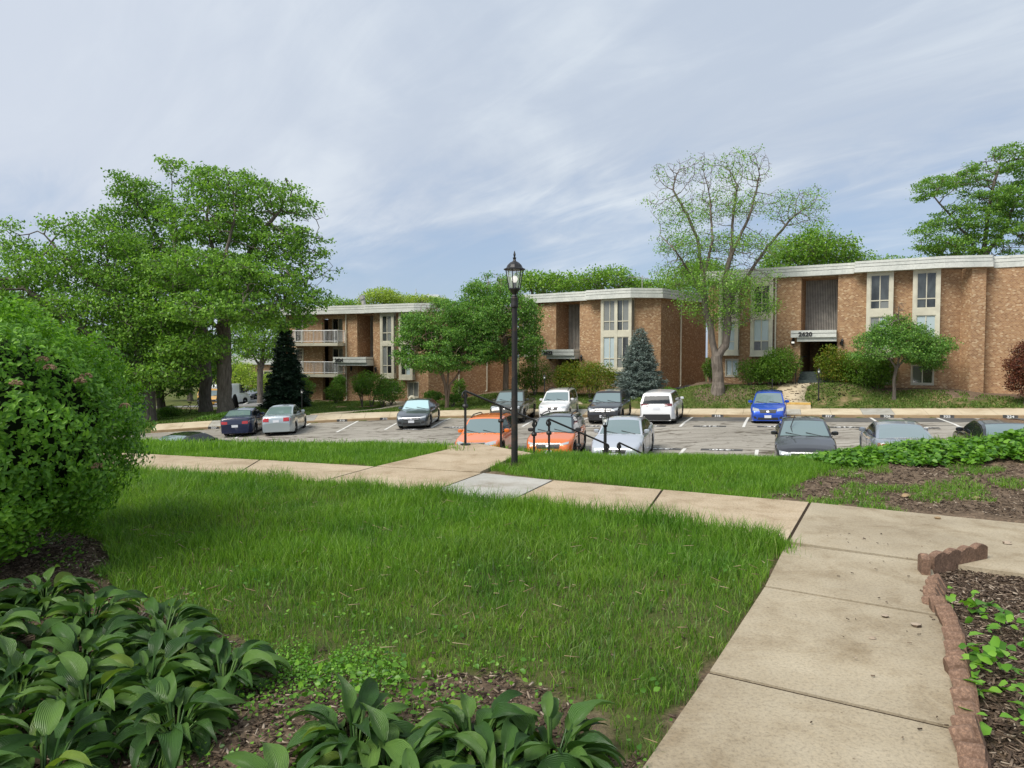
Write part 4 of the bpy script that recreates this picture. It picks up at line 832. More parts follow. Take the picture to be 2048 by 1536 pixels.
for zz_ in (zU, zL):
    mb = MB(); F3.box(mb, bal0, bal1, -1.5, -.0, zz_ - .28, zz_); a = F3.w(bal1 - .0, 1.0); b = F3.w(bal0 - .0, 1.0); c = F3.w(bal0, -.3); dd = FL.w(FL.len - 2.3, 1.0); ee = FL.w(FL.len - 2.3, -.2); ff = F3.w(bal1, .0)
    vs = [dd, b, a, ff, c, ee]; n = 6; mb.add([(*q, zz_ - .26) for q in vs] + [(*q, zz_) for q in vs], [tuple(range(n - 1, -1, -1)), tuple(range(n, 2 * n))] + [(i, (i + 1) % n, n + (i + 1) % n, n + i) for i in range(n)])
    bo = mb.build('balcony', MT['cream'], B3); rl = MB(); pts = [ee, dd, b, a, ff]
    for q0, q1 in zip(pts[:-1], pts[1:]):
        L_ = math.dist(q0, q1); k = max(2, int(L_ / .13)); rl.tube((*q0, zz_ + 1.02), (*q1, zz_ + 1.02), .035, n=6); rl.tube((*q0, zz_ + .12), (*q1, zz_ + .12), .028, n=6)
        for i in range(k + 1):
            q = lerp2(q0, q1, i / k); rr = .038 if i in (0, k) or i % 8 == 0 else .014; rl.tube((*q, zz_ + (.0 if rr > .03 else .12)), (*q, zz_ + 1.02), rr, n=5, cap=False)
    rl.build('railing', MT['white_paint'], bo)
    # sliding doors in the recess
    w = MB(); F3.box(w, bal0 + .2, bal1 - .35, -1.4, -1.36, zz_ + 2.15, zz_ + 2.3); wo = w.build('sliding_door', MT['cream2'], B3); glaze(F3, wo, bal0 + .25, bal1 - .4, zz_ + .02, zz_ + 2.15, -1.3, 3, ['pane', 'pane_curtain', 'pane'])
    w = MB(); FL.box(w, FL.len - 2.35, FL.len - 1.55, -.05, .03, zz_ + .05, zz_ + 2.2); wo = w.build('window', MT['cream2'], B3); glaze(FL, wo, FL.len - 2.3, FL.len - 1.6, zz_ + .1, zz_ + 2.15, .05, 1, 'pane')
w = MB(); F3.box(w, bal0 + .4, bal1 - .5, -1.4, -1.36, zG, zG + 2.1); wo = w.build('patio_door', MT['cream2'], B3); glaze(F3, wo, bal0 + .45, bal1 - .55, zG + .05, zG + 2.05, -1.3, 2, 'pane')
reveal(B3, F3, en0, en1, zc1 - .05, zt3 - .1, 2.05); slats(B3, F3, en0, en1 - .02, zc1 + .05, zt3 + .2, 12, 2.0); passage(B3, F3, en0, en1, zent, zc0 - .1); canopy(B3, F3, T(682), en1, 1.1, zc0, zc1, '2624', T(694))
Z7 = lambda py: Zf(780, py); bay(B3, F3, T(766), T(793), Z7(755), zt3, [(Z7(747), Z7(692), Z7(731), 2, ['pane_curtain', 'pane']), (Z7(683), Z7(632), Z7(666), 2, ['pane', 'pane_curtain'])])
Z8 = lambda py: Zf(815, py); bay(B3, F3, T(803), T(830), Z8(758), zt3, [(Z8(750), Z8(690), Z8(728), 2, ['pane', 'pane_blind']), (Z8(680), Z8(630), Z8(664), 2, 'pane')])
flatwin(B3, F3, T(816), T(836), Zf(826, 794), Zf(826, 765), 2, 'pane_curtain'); flatwin(B3, F3, T(778), T(796), Zf(790, 783), Zf(790, 764), 2)
x, y = F3.w(T(694), .1); downpipe(B3, x, y, gz1(x, y) + .1, zt3); FC = Fac(H1, (.2, 60.6)); 
for px in (917, 973): x, y = FC.w(FC.t(px), .1); downpipe(B3, x, y, gz1(x, y) + .2, zt3)
x, y = F3.w(T(705), .2); wall_lamp(B3, x, y, Zf(705, 737)); x, y = F3.w(T(754), .2); wall_lamp(B3, x, y, Zf(754, 739))
w_ = F3.w; fascia(B3, [(HL[0] - .4, HL[1] + 1.5), (HL[0] - .4, HL[1] - .4), (H0[0] - .3, H0[1] - .75), w_(T(738), .5), w_(T(740), .8), w_(T(838), .8), w_(F3.len + .3, .3), (.4, 60.3)], 5.14, 5.82)
flatroof(B3, [HL, w_(0, .2), w_(F3.len, .1), (.2, 60.6), (-3, 70), (-18, 73)], 5.7)
mb = MB(); mb.tube((ux(731, 62), 62, 5.6), (ux(727, 62), 62, 6.6), .18, n=10); mb.tube((ux(727, 62), 62, 6.6), (ux(724, 62), 62, 6.9), .25, n=10); mb.lathe([(.35, 0), (.35, .25)], (ux(738, 62), 62, 5.7), 10); mb.build('roof_vent', MT['slat'], B3)
reloc(B3)
# ---- far buildings
BF = empty('apartment_block', (-38, 118, -4), 0, 'distant brick block with a pale fascia seen between the trunk and the conifer', 'apartment block')
FF = Fac((-52, 116), (-33.5, 116)); mb = MB(); FF.box(mb, 0, FF.len, -12, 0, -5, 0.2); mb.build('wall', MT['brick'], BF, brick=True); mb = MB(); FF.box(mb, -.5, FF.len + .5, -12.5, .5, .2, 1.7); mb.build('fascia', MT['fascia'], BF)
for k in range(4): w = MB(); FF.box(w, 2 + k * 4.4, 4.2 + k * 4.4, .0, .06, -3.0, -.8); wo = w.build('window', MT['cream2'], BF); g = MB(); FF.box(g, 2.15 + k * 4.4, 4.05 + k * 4.4, .061, .08, -2.85, -.95); g.build('pane', MT['pane'], wo)
reloc(BF)
BH = empty('tower_block', (-38, 400, 0), 0, 'pale high rise top with a flat crown rising beyond the yellow green trees', 'tower block'); Yh = 400.0; MT['haze_white'] = mat('haze_white', (.55, .57, .58), .7)
x0, x1 = ux(838, Yh), ux(888, Yh); zt = at(860, 588, Yh)[2]; zt2_ = at(860, 598, Yh)[2]; mb = MB(); mb.box((x0, Yh, -10), (x1, Yh + 14, zt2_)); mb.build('wall', MT['haze_white'], BH); mb = MB(); mb.box((x0 - 1, Yh - 1, zt2_), (x1 + 1, Yh + 15, zt2_ + .8)); mb.box((x0 + 3, Yh + 3, zt2_ + .8), (x1 - 3, Yh + 12, zt)); mb.build('crown', MT['haze_white'], BH)
for k in range(7):
    xx = x0 + 1.2 + k * (x1 - x0 - 2) / 7; g = MB(); g.box((xx, Yh - .1, -5), (xx + 1.1, Yh - .02, zt2_ - .8)); g.build('window', MT['pane_blind'], BH)
mb = MB(); mb.tube((x0 - 1.5, Yh, zt2_ - 2), (x0 - 1.5, Yh, zt + 3), .25); mb.build('mast', MT['haze_white'], BH)
reloc(BH)
# ---------------------------------------------------------------- trees (space colonisation)
def leaf_cards(P_, L_, W_, rng, up=.35, dirs=None, droop=0.0):
    """diamond leaves: returns verts, quads"""
    n = len(P_); d = rng.normal(size=(n, 3)); 
    if dirs is not None: d = d * .55 + dirs
    d[:, 2] -= droop; d /= np.linalg.norm(d, axis=1)[:, None]
    u = rng.normal(size=(n, 3)); u[:, 2] += up * 3; s = np.cross(d, u); s /= np.linalg.norm(s, axis=1)[:, None] + 1e-9; nn = np.cross(s, d)
    L_ = (np.asarray(L_) * np.ones(n))[:, None]; W_ = (np.asarray(W_) * np.ones(n))[:, None]; b = P_ - d * L_ * .3
    V = np.stack([b, b + d * L_ * .5 + s * W_ * .5 + nn * W_ * .15, b + d * L_, b + d * L_ * .5 - s * W_ * .5 + nn * W_ * .15], 1)
    return V.reshape(-1, 3), np.arange(n * 4).reshape(n, 4)
def colonize(attr, init, par, step, kill, iters=120, rng=None):
    nodes = [np.array(p, float) for p in init]; parent = list(par); A = attr.copy(); nd = np.array(nodes)
    D = np.linalg.norm(A[:, None] - nd[None], axis=2); near = D.argmin(1); dist = D.min(1)
    for _ in range(iters):
        if len(A) < 8: break
        keep = dist > kill; A = A[keep]; near = near[keep]; dist = dist[keep]
        if len(A) < 8: break
        NP_ = np.array(nodes); v = A - NP_[near]; v /= np.linalg.norm(v, axis=1)[:, None] + 1e-9
        acc = np.zeros_like(NP_); np.add.at(acc, near, v); act = np.unique(near); g = acc[act]; l = np.linalg.norm(g, axis=1); ok = l > .15; act = act[ok]; g = g[ok] / l[ok][:, None]
        g += rng.normal(size=g.shape) * .13; g /= np.linalg.norm(g, axis=1)[:, None]
        new = NP_[act] + g * step; base = len(nodes); nodes += list(new); parent += list(act)
        D = np.linalg.norm(A[:, None] - new[None], axis=2); mi = D.argmin(1); md = D.min(1); b = md < dist; near[b] = base + mi[b]; dist[b] = md[b]
        if len(nodes) > 9000: break
    return np.array(nodes), np.array(parent)
def radii(parent, tip=.012, p=2.35, base=None):
    n = len(parent); r = np.zeros(n); ch = np.zeros(n, int)
    for i in range(n - 1, 0, -1):
        if ch[i] == 0: r[i] = tip ** p
        r[parent[i]] += r[i]; ch[parent[i]] += 1
    r[0] = max(r[0], 1e-9); rr = r ** (1 / p)
    return (rr * (base / rr[0]) ** 1.0 if False else rr), ch
def limbs(nodes, parent, r, m, name, par, sides=7, minr=0.0, sc=1.0):
    e = np.array([i for i in range(1, len(nodes)) if r[i] * sc > minr]); a = nodes[parent[e]]; b = nodes[e]; ra_ = r[parent[e]].copy() * sc; rb = r[e] * sc; ra_ = np.minimum(ra_, rb * 1.45 + .01)
    d = b - a; d /= np.linalg.norm(d, axis=1)[:, None] + 1e-9; h = np.where(np.abs(d[:, 2:3]) > .9, np.array([[1., 0, 0]]), np.array([[0, 0, 1.]])); s = np.cross(d, h); s /= np.linalg.norm(s, axis=1)[:, None]; t = np.cross(d, s)
    k = sides; th = np.arange(k) * 2 * np.pi / k; c, s2 = np.cos(th), np.sin(th)
    off = s[:, None] * c[None, :, None] + t[:, None] * s2[None, :, None]
    VA = a[:, None] + off * ra_[:, None, None]; VB = (b + d * rb[:, None] * .25)[:, None] + off * rb[:, None, None]; V = np.concatenate([VA, VB], 1).reshape(-1, 3); o = (np.arange(len(e)) * 2 * k)[:, None]
    i = np.arange(k); q = np.stack([i, (i + 1) % k, k + (i + 1) % k, k + i], 1); Q_ = (o[:, :, None] + q[None]).reshape(-1, 4)
    return mesh_np(name, V, Q_, m=m, parent=par, smooth=True)
def crown_points(blobs, n, Yc, rng, shell=2.3, depth=1.0):
    """blobs: (px, py, rx_px, ry_px, [y offset m]) in photo pixels at the tree's distance -> points"""
    w = np.array([b[2] * b[3] for b in blobs], float) ** 1.1; w /= w.sum(); out = []
    for b, ww in zip(blobs, w):
        m_ = max(8, int(n * ww)); oy = b[4] if len(b) > 4 else 0.0; c = np.array(at(b[0], b[1], Yc + oy)); k = (Yc + oy) / FPX; rx, rz = b[2] * k, b[3] * k; ry = rx * depth * .9
        v = rng.normal(size=(m_, 3)); v /= np.linalg.norm(v, axis=1)[:, None]; v *= rng.rand(m_, 1) ** (1 / shell); out.append(c + v * [rx, ry, rz])
    return np.concatenate(out)
def tree(name, label, cat, base, Yc, trunk, blobs, natt, step, tip, leafm, barkm, leaf, nleaf, group=None, seed=0, spread=.45, shell=2.3, leafz=None, sc=1.0, depth=1.0, flat=.6, bare=None, up=.35, thr=4, dens=80.0, kill=None, minr=.0, zbase=None, droop=0, iters=110, trunk_r=None, holes=.10):
    rng = np.random.RandomState(seed); bx, by = base; bz = gz1(bx, by) if zbase is None else zbase; r = empty(name, (bx, by, bz), 0, label, cat, group); o = np.array([bx, by, bz])
    init = []; par = []
    for ln in trunk:             # polylines of absolute points; first point of later lines snaps to the nearest node
        pts = [np.array(p, float) for p in ln]
        if not init: init.append(pts[0]); par.append(0); last = 0
        else: last = int(np.argmin([np.linalg.norm(q - pts[0]) for q in init]))
        for p0, p1 in zip(pts[:-1], pts[1:]):
            n = max(1, int(np.linalg.norm(p1 - p0) / step))
            for k in range(1, n + 1): init.append(p0 + (p1 - p0) * k / n + rng.normal(size=3) * step * .05); par.append(last); last = len(init) - 1
    A = crown_points(blobs, int(natt * 3.2), Yc, rng, shell, depth); A = A[A[:, 2] > bz + .3]
    nodes, parent = colonize(A, init, par, step, kill or step * .95, iters, rng); rr, ch = radii(parent, tip); rp = rr.copy()
    if trunk_r: 
        f = trunk_r / rr[0]; w = np.clip((rr - tip * 3) / (rr[0] - tip * 3 + 1e-9), 0, 1); rr = rr * (1 + (f - 1) * w ** .8)
    hgt = nodes[:, 2] - bz; fl = 1 + .4 * np.exp(-np.maximum(hgt, 0) / .35); near_base = (np.hypot(nodes[:, 0] - bx, nodes[:, 1] - by) < 1.2); rr2 = rr * np.where(near_base, fl, 1)
    limbs(nodes - o, parent, rr2, barkm, 'trunk', r, sides=8, minr=minr, sc=sc)
    term = np.where(rp <= tip * (thr ** (1 / 2.35)) * 1.02)[0]; term = term[term > 0]; tp = nodes[term]; area = sum(b_[2] * b_[3] for b_ in blobs) * (Yc / FPX) ** 2; nleaf = max(3, int(round(dens * area / (leaf * leaf) / max(1, len(tp)))))
    print(name, seed, 'nodes', len(nodes), 'tips', len(tp), 'leaves', nleaf * len(tp))
    if holes > 0:
        hn = vnoise(tp[:, 0] + 50, tp[:, 2] * 1.3 + 50, .8, seed) * .5 + vnoise(tp[:, 1] + 50, tp[:, 2] * 1.3 + 20, .8, seed + 1) * .5; kq = np.argsort(hn)[int(holes * len(hn)):]; tp = tp[kq]
    if bare is not None: keep = bare(tp, rng); tp = tp[keep]
    pts = np.repeat(tp, nleaf, 0) + rng.normal(size=(len(tp) * nleaf, 3)) * np.array([spread, spread, spread * flat]) * .70; L_ = leaf * .72 * (.6 + .8 * rng.rand(len(pts)))
    V, q = leaf_cards(pts - o, L_, L_ * .62, rng, up, droop=droop); mesh_np('crown', V, q, m=leafm, parent=r)
    return r
def A_(px, py, Y): return np.array(at(px, py, Y))
def G_(px, Y, dz=0): x = ux(px, Y); return np.array([x, Y, gz1(x, Y) + dz])
# the largest tree
Yt = 47.0; b = G_(450, Yt, -.3)
tree('broadleaf_tree', 'largest broadleaf tree, spreading pale green crown over a thick straight grey trunk', 'tree', (b[0], b[1]), Yt,
     [[b, A_(449, 760, Yt), A_(448, 690, Yt), A_(447, 640, Yt), A_(442, 590, Yt), A_(430, 520, Yt), A_(415, 440, Yt)], [A_(447, 650, Yt), A_(480, 628, Yt - .5), A_(530, 612, Yt - 1), A_(590, 610, Yt - 1)], [A_(445, 610, Yt), A_(480, 540, Yt), A_(520, 470, Yt), A_(560, 420, Yt)], [A_(445, 620, Yt), A_(390, 560, Yt), A_(350, 500, Yt), A_(335, 440, Yt + 1)], [A_(442, 590, Yt), A_(455, 500, Yt - 2), A_(470, 430, Yt - 2)], [A_(448, 670, Yt), A_(420, 640, Yt - 2), A_(380, 625, Yt - 3)]],
     [(455, 380, 78, 45), (345, 330, 28, 18), (400, 360, 45, 30), (545, 400, 70, 38), (620, 425, 35, 28), (350, 420, 40, 35), (440, 450, 110, 45), (570, 490, 85, 45), (400, 540, 110, 40, -2), (500, 560, 120, 45, -2), (620, 540, 52, 42), (440, 620, 120, 35, -3), (590, 600, 75, 28, -1), (330, 610, 60, 50, -2), (560, 640, 70, 22, -1), (400, 690, 70, 30, -2)],
     2300, .52, .016, MT['leaf_oak'], MT['bark'], .27, 17, 'tall trees on the left lawn', 11, .40, 2.0, trunk_r=.50, flat=.42, bare=lambda p, rng: rng.rand(len(p)) < np.where((p[:, 0] > ux(615, 47)) & (p[:, 2] > 7.5) & (p[:, 2] < 11.5), .45, .95))
Yt = 50.5; b = G_(410, Yt, -.3)
tree('broadleaf_tree', 'broadleaf tree with a bare grey trunk just left of the largest trunk', 'tree', (b[0], b[1]), Yt,
     [[b, A_(410, 740, Yt), A_(406, 660, Yt), A_(385, 590, Yt), A_(340, 520, Yt), A_(300, 450, Yt)], [A_(385, 590, Yt), A_(330, 560, Yt), A_(250, 510, Yt)], [A_(406, 660, Yt), A_(360, 620, Yt - 1), A_(300, 600, Yt - 1)]],
     [(270, 380, 50, 30), (240, 360, 22, 16), (300, 420, 55, 38), (240, 440, 50, 30), (300, 500, 80, 40), (340, 570, 80, 40), (240, 560, 60, 40), (330, 650, 60, 40), (470, 560, 60, 60, 2), (395, 690, 40, 25)],
     1100, .6, .018, MT['leaf_dark'], MT['bark'], .29, 15, 'tall trees on the left lawn', 12, .45, 2.2, trunk_r=.44)
Yt = 46.0; b = G_(297, Yt, -.3)
tree('broadleaf_tree', 'leftmost broadleaf tree with a dark trunk beside the utility box', 'tree', (b[0], b[1]), Yt,
     [[b, A_(297, 790, Yt), A_(290, 740, Yt), A_(265, 680, Yt), A_(235, 600, Yt), A_(215, 530, Yt)], [A_(290, 740, Yt), A_(200, 680, Yt - 1), A_(110, 620, Yt - 1), A_(30, 560, Yt)], [A_(265, 680, Yt), A_(320, 640, Yt), A_(350, 580, Yt)], [A_(235, 600, Yt), A_(150, 540, Yt), A_(90, 470, Yt)]],
     [(180, 460, 60, 30), (30, 500, 40, 35), (15, 450, 22, 18), (110, 450, 38, 18), (220, 500, 75, 38), (110, 540, 90, 45), (260, 560, 80, 50), (40, 590, 60, 40), (180, 620, 120, 50), (290, 660, 90, 50), (100, 680, 110, 50), (230, 730, 110, 40), (320, 745, 75, 32, -1), (-60, 560, 60, 80), (350, 700, 55, 40, -1), (255, 772, 55, 22), (190, 780, 60, 25), (385, 735, 30, 22, -1)],
     2000, .55, .016, MT['leaf_oak'], MT['bark'], .27, 18, 'tall trees on the left lawn', 13, .45, 2.1, trunk_r=.40)
Yt = 54.0; b = G_(321, Yt, -.3)
tree('broadleaf_tree', 'broadleaf tree with a slim trunk behind the clipped round shrub', 'tree', (b[0], b[1]), Yt, [[b, A_(321, 780, Yt), A_(322, 700, Yt), A_(330, 640, Yt)]],
     [(330, 730, 80, 40), (300, 660, 80, 50), (390, 740, 60, 25), (370, 670, 60, 40), (230, 760, 60, 25), (345, 768, 55, 22), (400, 765, 30, 14)], 550, .7, .02, MT['leaf_dark'], MT['bark'], .32, 14, 'tall trees on the left lawn', 14, .55, 2.2, trunk_r=.3)
Yt = 49.5; b = G_(1012, Yt, -.3)
tree('broadleaf_tree', 'dense round broadleaf tree behind the tall lamp post', 'tree', (b[0], b[1]), Yt, [[b, A_(1012, 740, Yt), A_(1010, 690, Yt), A_(1005, 640, Yt)]],
     [(990, 575, 55, 30), (960, 590, 40, 25), (1000, 620, 75, 40), (950, 640, 45, 40), (1050, 640, 38, 32), (1010, 680, 80, 34), (975, 700, 55, 24), (1055, 690, 34, 32), (960, 610, 45, 30)], 1300, .42, .013, MT['leaf_myrtle'], MT['bark_myrtle'], .19, 22, 'small trees by the blocks', 15, .34, 2.0, trunk_r=.2, holes=.14)
Yt = 47.5; b = G_(893, Yt, -.2)
tree('small_tree', 'multi stemmed spreading small tree left of the tall lamp post', 'tree', (b[0], b[1]), Yt,
     [[b, A_(893, 782, Yt), A_(886, 750, Yt), A_(870, 715, Yt), A_(845, 690, Yt)], [b, A_(900, 770, Yt), A_(918, 745, Yt), A_(935, 715, Yt)], [b, A_(895, 765, Yt), A_(898, 730, Yt), A_(905, 690, Yt)], [b, A_(889, 770, Yt), A_(878, 740, Yt), A_(880, 700, Yt)]],
     [(890, 625, 60, 28), (850, 640, 45, 30), (940, 640, 50, 32), (830, 680, 42, 32), (890, 680, 75, 34), (950, 690, 45, 32), (870, 720, 74, 28), (812, 705, 24, 26), (920, 715, 56, 26), (840, 655, 45, 30), (960, 660, 38, 30)], 1500, .38, .012, MT['leaf_myrtle'], MT['bark_myrtle'], .17, 22, 'small trees by the blocks', 16, .28, 2.0, trunk_r=.12, holes=.16, flat=.45)
# sparse tree in front of the right block
Yt = 43.3; b = G_(1436, Yt, -.2)
def sparse(p, rng): return rng.rand(len(p)) < np.clip(1.12 - (p[:, 2] - 7.5) / 4.6, .16, 1.0)
tree('broadleaf_tree', 'sparse tree with a forked pale trunk and bare top twigs before the right block', 'tree', (b[0], b[1]), Yt,
     [[b, A_(1436, 745, Yt), A_(1434, 715, Yt)], [A_(1434, 715, Yt), A_(1426, 690, Yt), A_(1420, 650, Yt), A_(1412, 625, Yt), A_(1408, 560, Yt), A_(1395, 480, Yt), A_(1370, 420, Yt), A_(1345, 380, Yt)], [A_(1434, 715, Yt), A_(1450, 690, Yt), A_(1456, 650, Yt), A_(1455, 600, Yt), A_(1448, 560, Yt), A_(1462, 510, Yt), A_(1465, 440, Yt), A_(1475, 370, Yt)],
      [A_(1455, 600, Yt), A_(1490, 560, Yt + 1), A_(1530, 500, Yt + 1), A_(1580, 440, Yt)], [A_(1412, 600, Yt), A_(1380, 545, Yt), A_(1350, 500, Yt - 1), A_(1320, 470, Yt)], [A_(1408, 560, Yt), A_(1425, 480, Yt - 1), A_(1420, 400, Yt)], [A_(1462, 510, Yt), A_(1500, 430, Yt), A_(1520, 350, Yt)]],
     [(1340, 350, 42, 30), (1400, 345, 60, 38), (1480, 340, 65, 42), (1520, 320, 25, 25), (1310, 410, 22, 30), (1370, 420, 60, 38), (1460, 410, 80, 45), (1580, 410, 60, 35), (1630, 400, 25, 35), (1620, 440, 40, 20), (1390, 500, 75, 40), (1490, 500, 80, 40), (1340, 540, 32, 32), (1420, 570, 85, 32), (1500, 570, 65, 35), (1450, 630, 75, 28), (1530, 610, 30, 25), (1380, 610, 32, 14), (1335, 480, 20, 20)],
     2600, .34, .0085, MT['leaf_maple'], MT['bark_pale'], .15, 9, 'broadleaf trees beyond the lot', 17, .30, 2.0, trunk_r=.34, holes=.22, bare=sparse, thr=3, flat=.8, dens=40.0)
Yt = 39.6; b = G_(1790, Yt, -.15)
tree('small_tree', 'layered small tree with a bent trunk in front of the right window bays', 'tree', (b[0], b[1]), Yt,
     [[b, A_(1788, 755, Yt), A_(1792, 738, Yt), A_(1800, 710, Yt), A_(1798, 670, Yt), A_(1796, 630, Yt)], [A_(1792, 738, Yt), A_(1812, 715, Yt), A_(1845, 700, Yt), A_(1875, 685, Yt)], [A_(1792, 738, Yt), A_(1770, 705, Yt), A_(1740, 685, Yt)]],
     [(1798, 618, 16, 20), (1798, 640, 26, 16), (1740, 712, 40, 14), (1800, 655, 30, 18), (1790, 680, 50, 22), (1740, 680, 28, 18), (1860, 690, 45, 20), (1885, 680, 14, 14), (1780, 705, 60, 18), (1850, 712, 42, 18), (1865, 725, 26, 16), (1770, 660, 30, 18), (1830, 670, 40, 22), (1735, 695, 30, 18)], 1300, .26, .008, MT['leaf_myrtle'], MT['bark'], .13, 16, 'small trees by the blocks', 18, .24, 2.2, trunk_r=.09, flat=.45, holes=.22)
Yt = 36.6; b = G_(2052, Yt, -.15)
tree('red_leaf_tree', 'dark red leaved small tree at the right edge by the wall', 'tree', (b[0], b[1]), Yt, [[b, A_(2054, 770, Yt), A_(2055, 730, Yt)]], [(2052, 705, 22, 25), (2045, 730, 30, 22), (2050, 755, 32, 20), (2040, 775, 22, 14), (2080, 730, 30, 40)], 420, .25, .008, MT['leaf_red'], MT['bark'], .12, 22, None, 19, .2, 2.2, trunk_r=.07)
# trees beyond the roofs
def bgtree(px, Yt, pyb, blobs, lm, lb, seed, n=1200, step=.5, leaf=.3, nl=13, spread=.5, trunk=None, tr=.35, sh=2.2, name='broadleaf_tree', **k):
    x = ux(px, Yt); z = gz1(x, Yt); b = np.array([x, Yt, z - .2]); tk = [[b] + ([A_(*q, Yt) for q in trunk[0]] if trunk else [A_(px, pyb, Yt)])] + ([[A_(*q, Yt) for q in l] for l in trunk[1:]] if trunk else [])
    return tree(name, lb, 'tree', (x, Yt), Yt, tk, blobs, n, step, .014, lm, MT['bark'], leaf, nl, 'trees beyond the blocks', seed, spread, sh, trunk_r=tr, **k)
bgtree(1640, 62, 560, [(1640, 500, 70, 40), (1580, 510, 55, 35), (1700, 530, 55, 26), (1735, 545, 30, 14), (1600, 475, 40, 20), (1650, 470, 30, 16), (1560, 545, 50, 22), (1660, 545, 70, 20)], MT['leaf_bg'], 'bright green tree rising behind the slatted screen of block 2620', 21, n=1800, step=.45, leaf=.28, nl=16)
bgtree(1800, 70, 560, [(1790, 530, 40, 12), (1840, 528, 30, 12), (1750, 540, 20, 10)], MT['leaf_bg'], 'low tree top just showing over the roof left of the tall lacy tree', 22, n=520)
bgtree(1975, 54, 560, [(2020, 320, 60, 28), (1960, 350, 55, 28), (1900, 365, 60, 18), (1860, 390, 34, 14), (1990, 400, 70, 30), (2040, 400, 60, 40), (1930, 440, 70, 22), (1850, 460, 30, 14), (1990, 470, 70, 30), (1880, 490, 60, 16), (1950, 505, 80, 16), (2060, 470, 60, 50), (1900, 415, 26, 12), (2080, 340, 50, 50)], MT['leaf_locust'], 'tall lacy tree with open dark branches behind the roof at the right edge', 23, n=1500, step=.55, leaf=.21, nl=14, spread=.36,
       trunk=[[(1972, 560), (1968, 500), (1975, 440), (1985, 380), (2000, 330)], [(1972, 530), (1940, 480), (1900, 430), (1870, 395)], [(1970, 510), (2010, 460), (2030, 400)], [(1968, 500), (1930, 500), (1880, 480)]], tr=.3, flat=.4, holes=.32)
bgtree(1075, 66, 620, [(1090, 570, 55, 22), (1060, 560, 40, 16), (1130, 565, 45, 18)], MT['leaf_bg'], 'yellow green tree top just right of the tall lamp lantern', 24, n=840, step=.45, leaf=.3)
bgtree(1210, 68, 620, [(1210, 560, 60, 22), (1170, 570, 45, 18), (1250, 568, 40, 16)], MT['leaf_bg'], 'yellow green tree top over the middle of block 2622', 25, n=960, step=.45, leaf=.3)
bgtree(1305, 72, 620, [(1300, 575, 55, 14), (1345, 578, 40, 12)], MT['leaf_bg'], 'low yellow green tree top beside the roof antenna', 26, n=560, step=.45, leaf=.3)
bgtree(1400, 66, 600, [(1400, 545, 50, 30), (1440, 560, 40, 20), (1370, 560, 40, 16)], MT['leaf_bg'], 'bright green tree behind the sparse forked tree', 27, n=840, step=.45, leaf=.3)
bgtree(765, 84, 640, [(765, 595, 42, 18), (735, 603, 20, 10), (790, 600, 26, 14)], MT['leaf_lime'], 'pale lime tree top rising over the roof of block 2624', 28, n=840, step=.45, leaf=.26, nl=9, spread=.4)
bgtree(835, 90, 640, [(835, 605, 50, 14), (870, 606, 30, 12)], MT['leaf_lime'], 'pale lime tree top in front of the distant tower', 29, n=640, step=.45, leaf=.26, nl=9, spread=.4)
bgtree(690, 88, 640, [(690, 608, 34, 8), (660, 606, 20, 10)], MT['leaf_bg'], 'small green tree top over the balcony block roof', 30, n=400, step=.45)
bgtree(520, 82, 740, [(520, 690, 55, 34), (560, 660, 45, 30), (490, 660, 40, 30), (540, 630, 30, 20)], MT['leaf_bg'], 'bright tree behind the distant brick block and the conifer', 31, n=1040, step=.45, leaf=.33)
bgtree(485, 92, 790, [(485, 750, 34, 24), (515, 765, 40, 18), (460, 765, 25, 20)], MT['leaf_lime'], 'low pale shrubby tree above the white van', 32, n=640, step=.45, leaf=.28)
bgtree(380, 95, 790, [(380, 740, 50, 30), (440, 730, 40, 30), (340, 750, 40, 24)], MT['leaf_bg'], 'mid green tree between the two grey trunks far behind', 33, n=760, step=.45, leaf=.36)
bgtree(200, 76, 780, [(200, 720, 90, 40), (120, 700, 80, 50), (280, 750, 70, 26), (60, 660, 80, 60)], MT['leaf_dark'], 'dark green tree filling the gap behind the leftmost tree', 34, n=1400, step=.45, leaf=.36)
bgtree(20, 70, 780, [(20, 640, 70, 60), (-40, 600, 70, 70), (60, 740, 80, 50)], MT['leaf_dark'], 'dark green tree at the far left edge above the near shrub', 35, n=1200, step=.45, leaf=.36)
